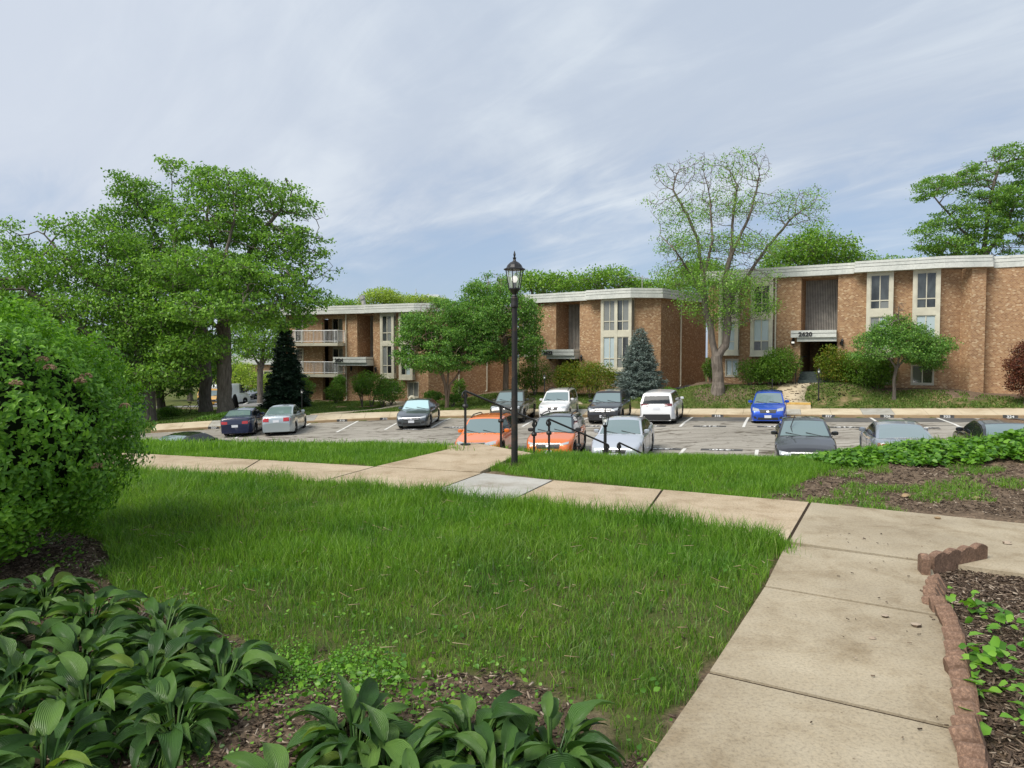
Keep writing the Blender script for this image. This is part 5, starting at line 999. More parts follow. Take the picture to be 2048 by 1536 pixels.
# ---------------------------------------------------------------- conifers
def conifer(name, label, px, Yt, ptop, rpx, lm, seed, nb=26, lay=30, L_=.22, sc=1.0, tipdown=.25, zb=.1, full=.8):
    rng = np.random.RandomState(seed); b = G_(px, Yt); H = at(px, ptop, Yt)[2] - b[2]; Rb = rpx * Yt / FPX; r = empty(name, tuple(b), 0, label, 'tree')
    mb = MB(); mb.tube((0, 0, -.2), (0, 0, H * .97), .14, .02, 8); P_ = []; D_ = []
    for k in range(lay):
        t = (k + rng.rand() * .4) / lay; z = zb + (H - zb) * t; rad = Rb * (1 - t) ** full * (.82 + .3 * rng.rand()) + .05; n = max(5, int(nb * (1 - t) + 4)); ph = rng.rand() * 6
        for j in range(n):
            a = ph + 2 * math.pi * j / n + rng.normal() * .15; rl = rad * (.72 + .4 * rng.rand()); d = np.array([math.cos(a), math.sin(a), 0]); m_ = max(3, int(rl / .10))
            e = d * rl + np.array([0, 0, z - tipdown * rl + .12 * rl * rng.rand()]); mb.tube((0, 0, z), tuple(e), .018, .004, 4, cap=False) if rl > .4 else None
            for i in range(m_):
                f = .22 + .78 * (i + rng.rand()) / m_; p = np.array([0, 0, z]) * (1 - f) + e * f; P_.append(p); D_.append(d); 
                for sgn in (-1, 1):
                    sd_ = np.array([-d[1], d[0], 0]) * sgn; P_.append(p + sd_ * (.05 + .10 * (1 - f)) * rng.rand() * 2 + d * .05); D_.append(d * .6 + sd_ * .8)
    mb.build('trunk', MT['bark'], r); P_ = np.array(P_); D_ = np.array(D_); P_ = np.repeat(P_, 3, 0) + rng.normal(size=(len(P_) * 3, 3)) * .05; D_ = np.repeat(D_, 3, 0); V, q = leaf_cards(P_, L_ * (.6 + .7 * rng.rand(len(P_))), .05 * L_ / .2, rng, .3, D_ * 1.3); mesh_np('crown', V, q, m=lm, parent=r); return r
conifer('conifer', 'dark conifer leaning against the balcony end of block 2624', 572, 53.0, 642, 46, MT['leaf_conifer'], 41, nb=30, lay=26, L_=.32, full=.75)
conifer('blue_spruce', 'blue green spruce in front of the middle block window bay', 1280, 46.6, 655, 50, MT['leaf_spruce'], 42, nb=30, lay=32, L_=.16, tipdown=.12, full=.62)
# ---------------------------------------------------------------- shrubs
def shrub(label, blobs, lm, seed, n=2600, L_=.12, Yt=None, name='shrub', group='shrubs along the blocks', bark_=True, cat='shrub'):
    """blobs: (px, py, rx_px, ry_px, Y)"""
    blobs = [(a, b_ - d * .06, c * 1.22, d * 1.14, e) if d > 15 else (a, b_, c, d, e) for a, b_, c, d, e in blobs]; n = int(n * 1.5); rng = np.random.RandomState(seed); px, py, rx, ry, Yb = blobs[0]; b = G_(px, Yb); r = empty(name, tuple(b), 0, label, cat, group); w = np.array([q[2] * q[3] for q in blobs], float); w /= w.sum(); PP = []; DD = []; mb = MB()
    for (px, py, rx, ry, Yb), ww in zip(blobs, w):
        k = Yb / FPX; c = np.array(at(px, py, Yb)); m_ = int(n * ww); v = rng.normal(size=(m_, 3)); v /= np.linalg.norm(v, axis=1)[:, None]; lum = 1 + .16 * np.sin(v[:, 0] * 5 + seed) * np.cos(v[:, 2] * 6 + seed * 2) + .12 * np.sin(v[:, 1] * 9 + v[:, 2] * 7)
        rad = (rng.rand(m_, 1) ** .28) * lum[:, None]; p = c + v * rad * np.array([rx * k, rx * k * .85, ry * k]); ok = p[:, 2] > gz(p[:, 0], p[:, 1]) + .02; PP.append(p[ok]); DD.append(v[ok])
        for j in range(7):
            a = rng.rand() * 6.28; g0 = gz1(c[0], c[1]); e = c + np.array([math.cos(a) * rx * k * .6, math.sin(a) * rx * k * .5, ry * k * .5]); mb.tube((c[0] - b[0], c[1] - b[1], g0 - b[2] - .1), tuple(e - b), .03, .008, 5, cap=False)
    mb.build('stem', MT['bark'], r); P_ = np.concatenate(PP) - b; D_ = np.concatenate(DD); V, q = leaf_cards(P_, L_ * (.6 + .8 * rng.rand(len(P_))), L_ * .45, rng, .5, D_ * .6); mesh_np('foliage', V, q, m=lm, parent=r); return r
shrub('round clipped dark shrub on the lawn below the left trees', [(339, 825, 23, 13, 49.5)], MT['leaf_dark'], 51, 2600, .1)
shrub('tall fluffy shrub left of the passage of block 2620', [(1560, 732, 33, 32, 43.6), (1540, 740, 25, 24, 43.8)], MT['leaf_shrub'], 52, 5200, .13)
shrub('low shrub left of the tall fluffy shrub at block 2620', [(1500, 742, 25, 20, 44.4), (1520, 746, 20, 18, 44.2)], MT['leaf_shrub'], 53, 2600, .12)
shrub('yellow green shrub right of the passage of block 2620', [(1668, 735, 30, 35, 42.6), (1690, 745, 22, 28, 42.4)], MT['leaf_nandina'], 54, 4600, .13)
shrub('broad green shrub below the left bay of block 2620', [(1728, 738, 38, 34, 41.8), (1755, 745, 30, 28, 41.6)], MT['leaf_shrub'], 55, 5200, .13)
shrub('small shrub right behind the forked pale trunk', [(1420, 738, 12, 18, 46.8)], MT['leaf_shrub'], 56, 1000, .12)
shrub('rounded shrub left of the pair at block 2622', [(1143, 758, 28, 28, 49.6), (1128, 752, 18, 22, 49.8)], MT['leaf_nandina'], 57, 3400, .13)
shrub('broad rounded shrub below the window bay of block 2622', [(1200, 758, 36, 28, 48.4), (1180, 750, 25, 24, 48.8)], MT['leaf_nandina'], 58, 4400, .13)
shrub('shrub beside the tree trunk at the left end of block 2622', [(1070, 752, 30, 26, 51.0), (1052, 758, 20, 20, 51.2)], MT['leaf_shrub'], 59, 3200, .13)
shrub('large shrub below the brick wall of block 2624', [(742, 768, 32, 20, 52.5), (725, 775, 18, 16, 52.6)], MT['leaf_shrub'], 60, 3600, .13)
shrub('darker shrub under the window bay of block 2624', [(782, 782, 24, 20, 52.5), (765, 790, 22, 14, 51.8)], MT['leaf_dark'], 61, 2800, .13)
shrub('small shrub by the balcony drainpipe of block 2624', [(672, 786, 18, 16, 56.0)], MT['leaf_shrub'], 62, 1300, .13)
shrub('upright shrub in front of the lower balcony', [(678, 765, 14, 15, 57.5)], MT['leaf_dark'], 63, 1000, .13)
shrub('shrub beside the conifer under the balconies', [(605, 780, 20, 26, 54.5)], MT['leaf_dark'], 64, 1800, .14)
shrub('dark low shrub behind the multi stemmed tree', [(918, 778, 12, 17, 52.5)], MT['leaf_dark'], 65, 900, .13)
shrub('low dark shrub left of the multi stemmed tree', [(866, 792, 20, 10, 49.5)], MT['leaf_dark'], 66, 1100, .12)
shrub('low dark shrub right of the multi stemmed tree base', [(905, 796, 18, 8, 48.6)], MT['leaf_dark'], 67, 900, .12)
shrub('spreading low shrub at the foot of the spruce', [(1338, 782, 16, 7, 45.6)], MT['leaf_dark'], 68, 700, .1)
shrub('low spreading juniper on the bank behind the navy saloon', [(425, 840, 34, 10, 44.6), (455, 832, 22, 8, 44.8)], MT['leaf_dark'], 69, 2600, .12)
# ---------------------------------------------------------------- cars
def boxf(a, k):
    p = np.pad(a, k, 'edge'); return np.convolve(p, np.ones(2 * k + 1) / (2 * k + 1), 'valid')
def make_car(label, cat, spec, paintm, pos, head, group, two=None, clad=False, rails=False, shade=False, plate_front=True, lights='std', name='parked_car', tail='tail_red', extra=None):
    L_, W, H, wb, wr = spec['L'], spec['W'], spec['H'], spec['wb'], spec['wr']; hl = L_ / 2; fo = spec.get('fo', (L_ - wb) * .47); xf = hl - fo; xr = xf - wb; gc = spec.get('gc', .18); hw = W / 2; ar = wr + .055
    px_, pz_ = zip(*sorted(spec['body'])); rx_, rz_ = zip(*sorted(spec['roof'])); cowl, rbase = spec['cowl'], spec['rbase']; beltf = spec['belt']
    def body_z(x): return np.interp(x, px_, pz_)
    xs = np.unique(np.round(np.concatenate([np.linspace(-hl, hl, 64), [xf + ar * math.cos(t) for t in np.linspace(0, math.pi, 13)], [xr + ar * math.cos(t) for t in np.linspace(0, math.pi, 13)], [hl - .02, hl - .05, -hl + .02, -hl + .05]]), 4))
    xs = xs[(xs >= -hl) & (xs <= hl)]
    def wid(x):
        e = np.clip((np.abs(x) - (hl - .75)) / .75, 0, 1); return hw * (1 - .17 * e ** 3 - .02 * e)
    def zbot(x):
        z = np.full_like(x, gc, dtype=float); e = np.clip((np.abs(x) - (hl - .35)) / .35, 0, 1); z += .05 * e
        for c in (xf, xr):
            m_ = np.abs(x - c) < ar; z = np.where(m_, np.maximum(z, wr + np.sqrt(np.maximum(ar ** 2 - (x - c) ** 2, 0))), z)
        return z
    zb = zbot(xs); zt = body_z(xs); w = wid(xs); ns = len(xs)
    fr = [(0, .965), (.12, .985), (.35, 1.0), (.62, 1.0), (.8, .985), (.92, .955), (.985, .90)]; topf = [(.80, 0.0), (.55, .022), (.28, .034), (0, .038)]
    def section(i):
        pts = []
        for f, k in fr: pts.append((w[i] * k, zb[i] + (zt[i] - zb[i]) * f))
        for k, c in topf: pts.append((w[i] * k, zt[i] + c * (1 if xs[i] < hl - .1 else .5)))
        return pts
    V = []; 
    for i in range(ns):
        s = section(i); full = [(xs[i], y, z) for y, z in s] + [(xs[i], -y, z) for y, z in s[:-1][::-1]]; V += full
    n = len(fr) * 2 + len(topf) * 2 - 1; F_ = []; MI = []
    for i in range(ns - 1):
        for j in range(n - 1):
            F_.append((i * n + j, (i + 1) * n + j, (i + 1) * n + j + 1, i * n + j + 1)); jj = min(j, n - 2 - j)
            zc_ = (V[i * n + j][2] + V[i * n + j + 1][2]) / 2; nearw = min(abs(xs[i] - xf), abs(xs[i] - xr)) < ar + .06
            MI.append(1 if clad and (jj < 1 or (nearw and jj < 2) or zc_ < gc + .12) else 0)
    F_.append(tuple(range(n - 1, -1, -1))); MI.append(0); F_.append(tuple(range((ns - 1) * n, ns * n))); MI.append(0)
    # greenhouse
    def roof_z(x): return np.interp(x, rx_, rz_)
    belt0 = beltf; wbelt = hw * .90; wroof = hw * spec.get('rw', .70)
    def gy(z): return wbelt - (wbelt - wroof) * np.clip((z - belt0) / (H - belt0), 0, 1) ** 1.15
    gxs = np.unique(np.round(np.concatenate([np.linspace(rbase, cowl, 44), np.array(rx_)[(np.array(rx_) >= rbase) & (np.array(rx_) <= cowl)]]), 4)); rz2 = roof_z(gxs); k = 6; o0 = len(V); gn = None
    for x, z in zip(gxs, rz2):
        z = max(z, belt0 - .02); s = []
        for f in (0, .35, .7, .93): zz_ = (belt0 - .12) + (z - belt0 + .12) * f; s.append((gy(zz_), zz_))
        yt = gy(z); s.append((yt * .955, z - .012))
        for kk, c in ((.8, .008), (.45, .028), (0, .036)): s.append((yt * kk, z + c * (.4 + .6 * (z > H - .1)))); 
        full = [(x, y, q) for y, q in s] + [(x, -y, q) for y, q in s[:-1][::-1]]; gn = len(full); V += full
    for i in range(len(gxs) - 1):
        for j in range(gn - 1): F_.append((o0 + i * gn + j, o0 + (i + 1) * gn + j, o0 + (i + 1) * gn + j + 1, o0 + i * gn + j + 1)); MI.append(2 if two else 0)
    F_.append(tuple(range(o0 + gn - 1, o0 - 1, -1))); MI.append(2 if two else 0); F_.append(tuple(range(o0 + (len(gxs) - 1) * gn, o0 + len(gxs) * gn))); MI.append(2 if two else 0)
    r = bpy.data.objects.new(name, None); COL.objects.link(r); tag(r, label, cat, group)
    me = bpy.data.meshes.new('body'); me.from_pydata([tuple(map(float, v)) for v in V], [], F_); [me.materials.append(q) for q in (paintm, MT['trim_black'], two or paintm)]; me.polygons.foreach_set('material_index', MI); me.polygons.foreach_set('use_smooth', [True] * len(F_))
    try: me.set_sharp_from_angle(angle=R(32))
    except Exception: pass
    bo = bpy.data.objects.new('body', me); link(bo, r); bvh = BVHTree.FromPolygons([Vector(v) for v in V], F_)
    def patch(nm, c4, d, m_, off=.008, nu=6, nv=4, parent=None):
        d = Vector(d).normalized(); c4 = [Vector(c) for c in c4]; vs = []; 
        for j in range(nv + 1):
            for i in range(nu + 1):
                u, v = i / nu, j / nv; p = (c4[0] * (1 - u) + c4[1] * u) * (1 - v) + (c4[3] * (1 - u) + c4[2] * u) * v; hit = bvh.ray_cast(p - d * 3, d)[0]; vs.append((hit if hit is not None else p) - d * off)
        ok = [(j * (nu + 1) + i, j * (nu + 1) + i + 1, (j + 1) * (nu + 1) + i + 1, (j + 1) * (nu + 1) + i) for j in range(nv) for i in range(nu)]
        # give it a thin edge into the body
        N_ = len(vs); vs2 = vs + [v + d * (off + .004) for v in vs]; ed = [i for i in range(nu + 1)] + [(j * (nu + 1) + nu) for j in range(1, nv + 1)] + [nv * (nu + 1) + i for i in range(nu - 1, -1, -1)] + [j * (nu + 1) for j in range(nv - 1, 0, -1)]
        q = ok + [(a, b_, b_ + N_, a + N_) for a, b_ in zip(ed, ed[1:] + ed[:1])]; return mesh_np(nm, vs2, q, m=m_, parent=parent or r, smooth=True, sharp=45)
    # glass: built on the greenhouse surface
    def screen(nm, xa, xb, m_, ins=.07):
        xs_ = np.linspace(xa, xb, 7); vs = []
        for x in xs_:
            z = float(max(roof_z(x), belt0)); yt = float(gy(z)) - ins
            for u in np.linspace(-1, 1, 7): vs.append((x, yt * u, z + .036 * (1 - (u * .9) ** 2) * (.4 + .6 * (z > H - .1)) + .012))
        q = [(a * 7 + b_, (a + 1) * 7 + b_, (a + 1) * 7 + b_ + 1, a * 7 + b_ + 1) for a in range(6) for b_ in range(6)]; N_ = len(vs); vs2 = vs + [(x, y, z - .022) for x, y, z in vs]; ed = list(range(7)) + [a * 7 + 6 for a in range(1, 7)] + [42 + b_ for b_ in range(5, -1, -1)] + [a * 7 for a in range(5, 0, -1)]
        q += [(a, b_, b_ + N_, a + N_) for a, b_ in zip(ed, ed[1:] + ed[:1])]; return mesh_np(nm, vs2, q, m=m_, parent=r, smooth=True, sharp=45)
    wt, wtr = spec['wtop'], spec['rtop']
    screen('windshield', wt + .03, cowl - .05, MT['sunshade'] if shade else MT['car_glass'])
    steep = (wtr - rbase) < .45
    if steep: 
        zz0, zz1 = spec.get('rg', (belt0 + .06, H - .14)); patch('rear_window', [(-5, -gy(zz0) + .12, zz0), (-5, gy(zz0) - .12, zz0), (-5, gy(zz1) - .10, zz1), (-5, -gy(zz1) + .10, zz1)], (1, 0, 0), MT['rear_glass'], .02, 10, 8)
    else: screen('rear_window', rbase + .10, wtr - .05, MT['car_glass'])
    # side glass strips
    bp = spec.get('bp', [(cowl - .05, (cowl + rbase) / 2 + .12), ((cowl + rbase) / 2 + .04, rbase + .45)])
    for sgn in (-1, 1):
        for (xa, xb) in bp:
            X_ = np.linspace(xa, xb, 10); top = np.array([float(roof_z(x)) - .085 for x in X_]); bot = np.full(10, belt0 + .035); top = np.maximum(top, bot + .004); vs = []
            for x, a, b_ in zip(X_, bot, top):
                for zz_ in (a, (a + b_) / 2, b_): vs.append((x, sgn * (float(gy(zz_)) + .006), zz_))
            q = [(i * 3 + j, (i + 1) * 3 + j, (i + 1) * 3 + j + 1, i * 3 + j + 1) for i in range(9) for j in range(2)]; N_ = len(vs); vs2 = vs + [(x, y - sgn * .02, z) for x, y, z in vs]; ed = [i * 3 for i in range(10)] + [28, 29] + [i * 3 + 2 for i in range(8, -1, -1)] + [1]; q += [(a, b_, b_ + N_, a + N_) for a, b_ in zip(ed, ed[1:] + ed[:1])]
            mesh_np('side_window', vs2, q, m=MT['car_side_glass'], parent=r, smooth=True, sharp=45)
        # door seams and handles
        s = MB(); 
        for xd in spec.get('seams', (cowl - .12, (cowl + rbase) / 2 + .1, rbase + .62)):
            pts = [bvh.ray_cast(Vector((xd, sgn * 3, z)), Vector((0, -sgn, 0)))[0] for z in np.linspace(gc + .12, belt0 - .01, 6)]
            for a, b_ in zip(pts[:-1], pts[1:]):
                if a and b_: s.tube(a, b_, .006, n=4, cap=False)
        if s.v: s.build('door_seam', MT['trim_black'], r)
        for xd in ((cowl + rbase) / 2 + .26, rbase + .82):
            h = bvh.ray_cast(Vector((xd, sgn * 3, belt0 - .12)), Vector((0, -sgn, 0)))[0]
            if h: s = MB(); s.box((xd - .09, h.y - .02, h.z - .014), (xd + .09, h.y + .02, h.z + .014)); s.build('door_handle', paintm, r)
        mz = belt0 + .10; my = gy(mz); s = MB(); s.lathe([(.02, -.10), (.085, -.075), (.10, -.01), (.085, .06), (.02, .085)], (0, 0, 0), 12); mo = s.build('mirror', (MT['trim_black'] if clad and two else paintm), r, True); mo.location = (cowl - .38, sgn * (my + .14), mz); mo.scale = (.62, 1.15, .8)
        s = MB(); s.tube((cowl - .40, sgn * (my - .04), mz - .05), (cowl - .38, sgn * (my + .1), mz - .02), .025, n=6); s.build('mirror_arm', MT['trim_black'], r)
    # wheels
    under = MB(); under.box((-hl + .25, -hw + .27, gc - .02), (hl - .25, hw - .27, .62)); under.build('underbody', MT['trim_black'], r)
    for x in (xf, xr):
        for sgn in (-1, 1):
            wl = empty('wheel'); wl.parent = r; wl.location = (x, sgn * (hw - .135), wr); wl.rotation_euler = (R(90) * -sgn, 0, 0)
            t = MB(); t.lathe([(wr * .62, .085), (wr * .9, .105), (wr * .985, .085), (wr, .04), (wr, -.06), (wr * .97, -.1), (wr * .6, -.11)], n=26); t.build('tyre', MT['tyre'], wl, True)
            t = MB(); t.lathe([(wr * .64, .075), (wr * .66, .095), (wr * .60, .085), (wr * .57, .02), (.02, .0)], n=20, mi=1); 
            for k_ in range(spec.get('sp', 5)):
                a = 2 * math.pi * k_ / spec.get('sp', 5); ca, sa = math.cos(a), math.sin(a); b0, b1 = .05, .035
                t.hexa([(.03 * ca - b0 * sa, .03 * sa + b0 * ca, .02), (.03 * ca + b0 * sa, .03 * sa - b0 * ca, .02), (wr * .61 * ca + b1 * sa, wr * .61 * sa - b1 * ca, .03), (wr * .61 * ca - b1 * sa, wr * .61 * sa + b1 * ca, .03), (.03 * ca - b0 * sa, .03 * sa + b0 * ca, .085), (.03 * ca + b0 * sa, .03 * sa - b0 * ca, .085), (wr * .61 * ca + b1 * sa, wr * .61 * sa - b1 * ca, .08), (wr * .61 * ca - b1 * sa, wr * .61 * sa + b1 * ca, .08)])
            t.lathe([(.07, .02), (.07, .088), (.03, .095)], n=12); t.build('rim', [MT['rim'], MT['trim_black']], wl)
    # front
    f = (-1, 0, 0); ft = spec.get('front', 'sedan'); zn = float(body_z(hl - .1)); wn = float(wid(np.array([hl - .05]))[0])
    hz0, hz1 = spec.get('hlz', (zn - .17, zn - .03)); gz0, gz1_ = spec.get('grz', (zn - .2, zn - .06)); gw = spec.get('gw', .38)
    for sgn in (-1, 1):
        ya, yb_ = gw + .06, wn - .04; patch('headlight', [(5, sgn * ya, hz0 + .02), (5, sgn * (yb_ + .04), hz0 + .05), (5, sgn * (yb_ + .05), hz1 + .03), (5, sgn * ya, hz1 - .03)], f, MT['headlight'], .012, 6, 3)
        patch('fog_light_trim', [(5, sgn * .52, gc + .14), (5, sgn * (wn - .06), gc + .17), (5, sgn * (wn - .04), gc + .29), (5, sgn * .55, gc + .25)], f, MT['trim_black'], .01, 4, 2)
    go = patch('grille', [(5, -gw, gz0), (5, gw, gz0), (5, gw + .05, gz1_), (5, -gw - .05, gz1_)], f, MT['trim_black'], .014, 8, 3)
    if spec.get('chrome', True):
        patch('grille_bar', [(5, -gw - .06, gz1_ - .005), (5, gw + .06, gz1_ - .005), (5, gw + .07, gz1_ + .025), (5, -gw - .07, gz1_ + .025)], f, MT['chrome'], .02, 8, 1)
        if spec.get('midbar'): patch('grille_bar', [(5, -gw, (gz0 + gz1_) / 2 - .012), (5, gw, (gz0 + gz1_) / 2 - .012), (5, gw, (gz0 + gz1_) / 2 + .014), (5, -gw, (gz0 + gz1_) / 2 + .014)], f, MT['chrome'], .022, 8, 1)
    eb = patch('emblem', [(5, -.06, (gz0 + gz1_) / 2 - .035), (5, .06, (gz0 + gz1_) / 2 - .035), (5, .06, (gz0 + gz1_) / 2 + .04), (5, -.06, (gz0 + gz1_) / 2 + .04)], f, MT['chrome'], .03, 2, 2)
    patch('air_intake', [(5, -.5, gc + .10), (5, .5, gc + .10), (5, .46, gc + .22), (5, -.46, gc + .22)], f, MT['trim_black'], .012, 6, 2)
    if plate_front: patch('plate', [(5, -.16, gc + .2), (5, .16, gc + .2), (5, .16, gc + .33), (5, -.16, gc + .33)], f, MT['plate'], .03, 2, 2)
    # rear
    f = (1, 0, 0); wn = float(wid(np.array([-hl + .05]))[0]); tz = spec.get('tlz', (float(body_z(-hl + .1)) - .24, float(body_z(-hl + .1)) - .06)); tw = spec.get('tlw', .30)
    for sgn in (-1, 1): patch('taillight', [(-5, sgn * (wn - tw), tz[0]), (-5, sgn * (wn + .02), tz[0] + .01), (-5, sgn * (wn + .02), tz[1] + .02), (-5, sgn * (wn - tw), tz[1])], f, MT['taillight'] if tail == 'tail_red' else MT['tail_dark'], .012, 5, 3)
    pz = spec.get('rpz', gc + .36); patch('plate', [(-5, -.16, pz), (-5, .16, pz), (-5, .16, pz + .13), (-5, -.16, pz + .13)], f, MT['plate'], .014, 2, 2)
    if clad: patch('bumper_trim', [(-5, -wn + .03, gc + .07), (-5, wn - .03, gc + .07), (-5, wn - .10, gc + .38), (-5, -wn + .10, gc + .38)], f, MT['trim_black'], .02, 8, 6); patch('bumper_trim', [(5, -wn + .03, gc + .06), (5, wn - .03, gc + .06), (5, wn - .1, gc + .11), (5, -wn + .1, gc + .11)], (-1, 0, 0), MT['trim_black'], .012, 8, 3)
    if rails:
        for sgn in (-1, 1):
            s = MB(); X_ = np.linspace(wt - .15, wtr + .15, 8); ps = [(x, sgn * (gy(H) - .07), float(roof_z(x)) + (.065 if 0 < i < 7 else .01)) for i, x in enumerate(X_)]
            for a, b_ in zip(ps[:-1], ps[1:]): s.tube(a, b_, .022, n=6)
            s.build('roof_rail', MT['trim_black'], r, True)
    s = MB(); 
    for y0_, y1_ in ((.62, .05), (-.05, -.62)): s.tube((cowl - .04, y0_ * .9, belt0 + .035), (cowl - .13, y1_ * .95, float(roof_z(cowl - .13)) + .055), .012, n=5)
    s.build('wiper', MT['trim_black'], r)
    if extra: extra(r, locals())
    # place: head = unit vector of the car's forward direction
    hx, hy = head; n_ = Vector((-.036, -.016, 1)).normalized() if spec.get('tilt', True) else Vector((0, 0, 1)); Xa = Vector((hx, hy, 0)); Xa = (Xa - n_ * Xa.dot(n_)).normalized(); Ya = n_.cross(Xa); z = spec['zf'](pos[0], pos[1]) if 'zf' in spec else float(lot(pos[0], pos[1]))
    r.matrix_world = Matrix(((Xa.x, Ya.x, n_.x, pos[0]), (Xa.y, Ya.y, n_.y, pos[1]), (Xa.z, Ya.z, n_.z, z), (0, 0, 0, 1))); return r
def sedan(L_=4.85, W=1.84, H=1.46, wb=2.8, wr=.33, belt=.95, **k):
    h = L_ / 2; s = dict(L=L_, W=W, H=H, wb=wb, wr=wr, belt=belt, cowl=h - 1.35, rbase=-h + .62, wtop=h - 2.12, rtop=-h + 1.45, gc=.17,
        body=[(-h, .66), (-h + .03, .93), (-h + .12, 1.03), (-h + .65, 1.06), (-.2, belt + .03), (h - 1.35, belt + .01), (h - 1.0, belt - .04), (h - .45, .80), (h - .12, .70), (h - .03, .62), (h, .52)],
        roof=[(-h + .55, 1.00), (-h + .8, 1.12), (-h + 1.15, 1.30), (-h + 1.5, H - .045), (-.35, H), (0.05, H - .005), (h - 2.15, H - .05), (h - 1.75, 1.22), (h - 1.35, belt)]); s.update(k); return s
def suv(L_=4.6, W=1.85, H=1.68, wb=2.68, wr=.355, belt=1.08, **k):
    h = L_ / 2; s = dict(L=L_, W=W, H=H, wb=wb, wr=wr, belt=belt, cowl=h - 1.15, rbase=-h + .10, wtop=h - 1.85, rtop=-h + .42, gc=.21, rw=.74,
        body=[(-h, .62), (-h + .04, 1.0), (-h + .10, belt), (0, belt), (h - 1.15, belt), (h - .9, belt - .05), (h - .35, .95), (h - .10, .84), (h - .02, .68), (h, .55)],
        roof=[(-h + .08, belt), (-h + .18, 1.32), (-h + .36, H - .06), (-h + .7, H - .02), (-.2, H), (h - 1.95, H - .05), (h - 1.55, 1.36), (h - 1.15, belt)], tlz=(.88, 1.10), rpz=.78, grz=(.66, .84), hlz=(.74, .88)); s.update(k); return s
GF = 'cars parked along the far kerb'; GN = 'cars parked in the near row'
def near_axle(px, py): return plane_pt(px, py)
def HV(deg): return np.array([math.sin(R(deg)), math.cos(R(deg))])
def place(spec, px, py, facing, deg=21):       # near axle pixel; facing +1 = front away from the camera
    p = near_axle(px, py); h = spec['L'] / 2; fo = spec.get('fo', (spec['L'] - spec['wb']) * .47); xf = h - fo; xr = xf - spec['wb']
    return (p + HV(deg) * (-xr)) if facing > 0 else (p + HV(deg) * xf)
HA, HT = tuple(SD), tuple(-SD)
s = sedan(4.42, 1.70, 1.385, 2.46, .30, .90, tlz=(.70, .84), tlw=.34); make_car('navy blue older saloon showing its tail, leftmost of the far row', 'car', s, paint('p_navy', (.008, .014, .045)), place(s, 481, 870, 1, -7), tuple(HV(-7)), GF)
s = sedan(4.53, 1.70, 1.48, 2.6, .31, .96, tlz=(.76, .96), tlw=.34, rpz=.72); make_car('pale silver saloon showing its tail beside the navy saloon', 'car', s, paint('p_silver', (.44, .50, .53), .5), place(s, 562, 867.5, 1, -6), tuple(HV(-6)), GF)
s = sedan(4.87, 1.83, 1.46, 2.8, .34, .95, gw=.42, grz=(.50, .63), hlz=(.58, .70), midbar=True); make_car('dark grey saloon with a bright sunshade behind its windscreen', 'car', s, paint('p_grey', (.085, .10, .115), .6), place(s, 830, 855, -1, 3), tuple(-HV(3)), GF, shade=True)
def bed(r, L): 
    m_ = MB(); m_.box((-2.55, -.70, .62), (-.95, .70, 1.055)); m_.build('bed_recess', MT['trim_black'], r)  # black block standing in for the dark recess of the open bed
s = dict(L=5.3, W=1.90, H=1.79, wb=3.2, wr=.39, belt=1.16, cowl=1.30, rbase=-.72, wtop=.68, rtop=-.55, gc=.34, fo=.93, rw=.74, gw=.30, grz=(.84, 1.02), hlz=(.86, 1.02), tlz=(.85, 1.1), tlw=.16,
    body=[(-2.65, .7), (-2.62, 1.10), (-2.5, 1.14), (-.8, 1.14), (0, 1.15), (1.3, 1.16), (1.6, 1.12), (2.3, 1.06), (2.52, .95), (2.6, .8), (2.65, .6)], roof=[(-.74, 1.16), (-.66, 1.5), (-.55, 1.74), (-.3, 1.78), (.2, 1.79), (.6, 1.745), (.95, 1.46), (1.3, 1.16)], bp=[(1.25, .25), (.15, -.55)], seams=(1.15, .2, -.66), sp=6)
s['body'] = [(-2.65, .7), (-2.62, 1.10), (-2.5, 1.14), (-.8, 1.14), (0, 1.15), (1.3, 1.16), (1.6, 1.12), (2.3, 1.06), (2.52, .95), (2.6, .8), (2.65, .6)]
make_car('dark olive grey pickup truck partly behind the tall lamp post', 'pickup truck', s, paint('p_olive', (.062, .060, .045), .5), place(s, 1017, 845, -1, 12), tuple(-HV(12)), GF, extra=bed, name='pickup_truck')
s = suv(4.6, 1.80, 1.70, 2.64, .345, 1.08, gw=.26, grz=(.70, .86)); make_car('white estate car with roof rails and a dark grille', 'car', s, paint('p_white', (.70, .70, .69)), place(s, 1111, 839, -1, 14), tuple(-HV(14)), GF, rails=True)
s = suv(4.59, 1.855, 1.69, 2.66, .36, 1.08, midbar=True, gw=.40); make_car('black crossover with a chrome grille bar beside the white one', 'car', s, paint('p_black', (.016, .016, .018), .3), place(s, 1212, 845, -1, 18), tuple(-HV(18)), GF, clad=True)
s = suv(4.65, 1.84, 1.70, 2.7, .36, 1.08, tlz=(1.0, 1.12), tlw=.36, rpz=.82, rg=(1.14, 1.52)); make_car('white crossover showing its tail with dark red lamps', 'car', s, paint('p_white2', (.74, .75, .76)), place(s, 1319, 845, 1, 20), tuple(HV(20)), GF, clad=True, tail='dark')
s = suv(4.07, 1.69, 1.52, 2.53, .30, .98, cowl=1.18, gw=.36, grz=(.60, .74), hlz=(.66, .82), gc=.16, tlz=(.8, 1.0)); s['body'] = [(-2.035, .6), (-1.99, .9), (-1.93, .98), (0, .98), (1.18, .97), (1.4, .92), (1.8, .80), (1.97, .70), (2.01, .62), (2.035, .52)]; s['roof'] = [(-1.95, .98), (-1.85, 1.2), (-1.6, 1.44), (-1.2, 1.50), (-.2, 1.52), (.2, 1.48), (.75, 1.2), (1.18, .98)]; s['wtop'] = .28; s['rtop'] = -1.6; s['cowl'] = 1.18
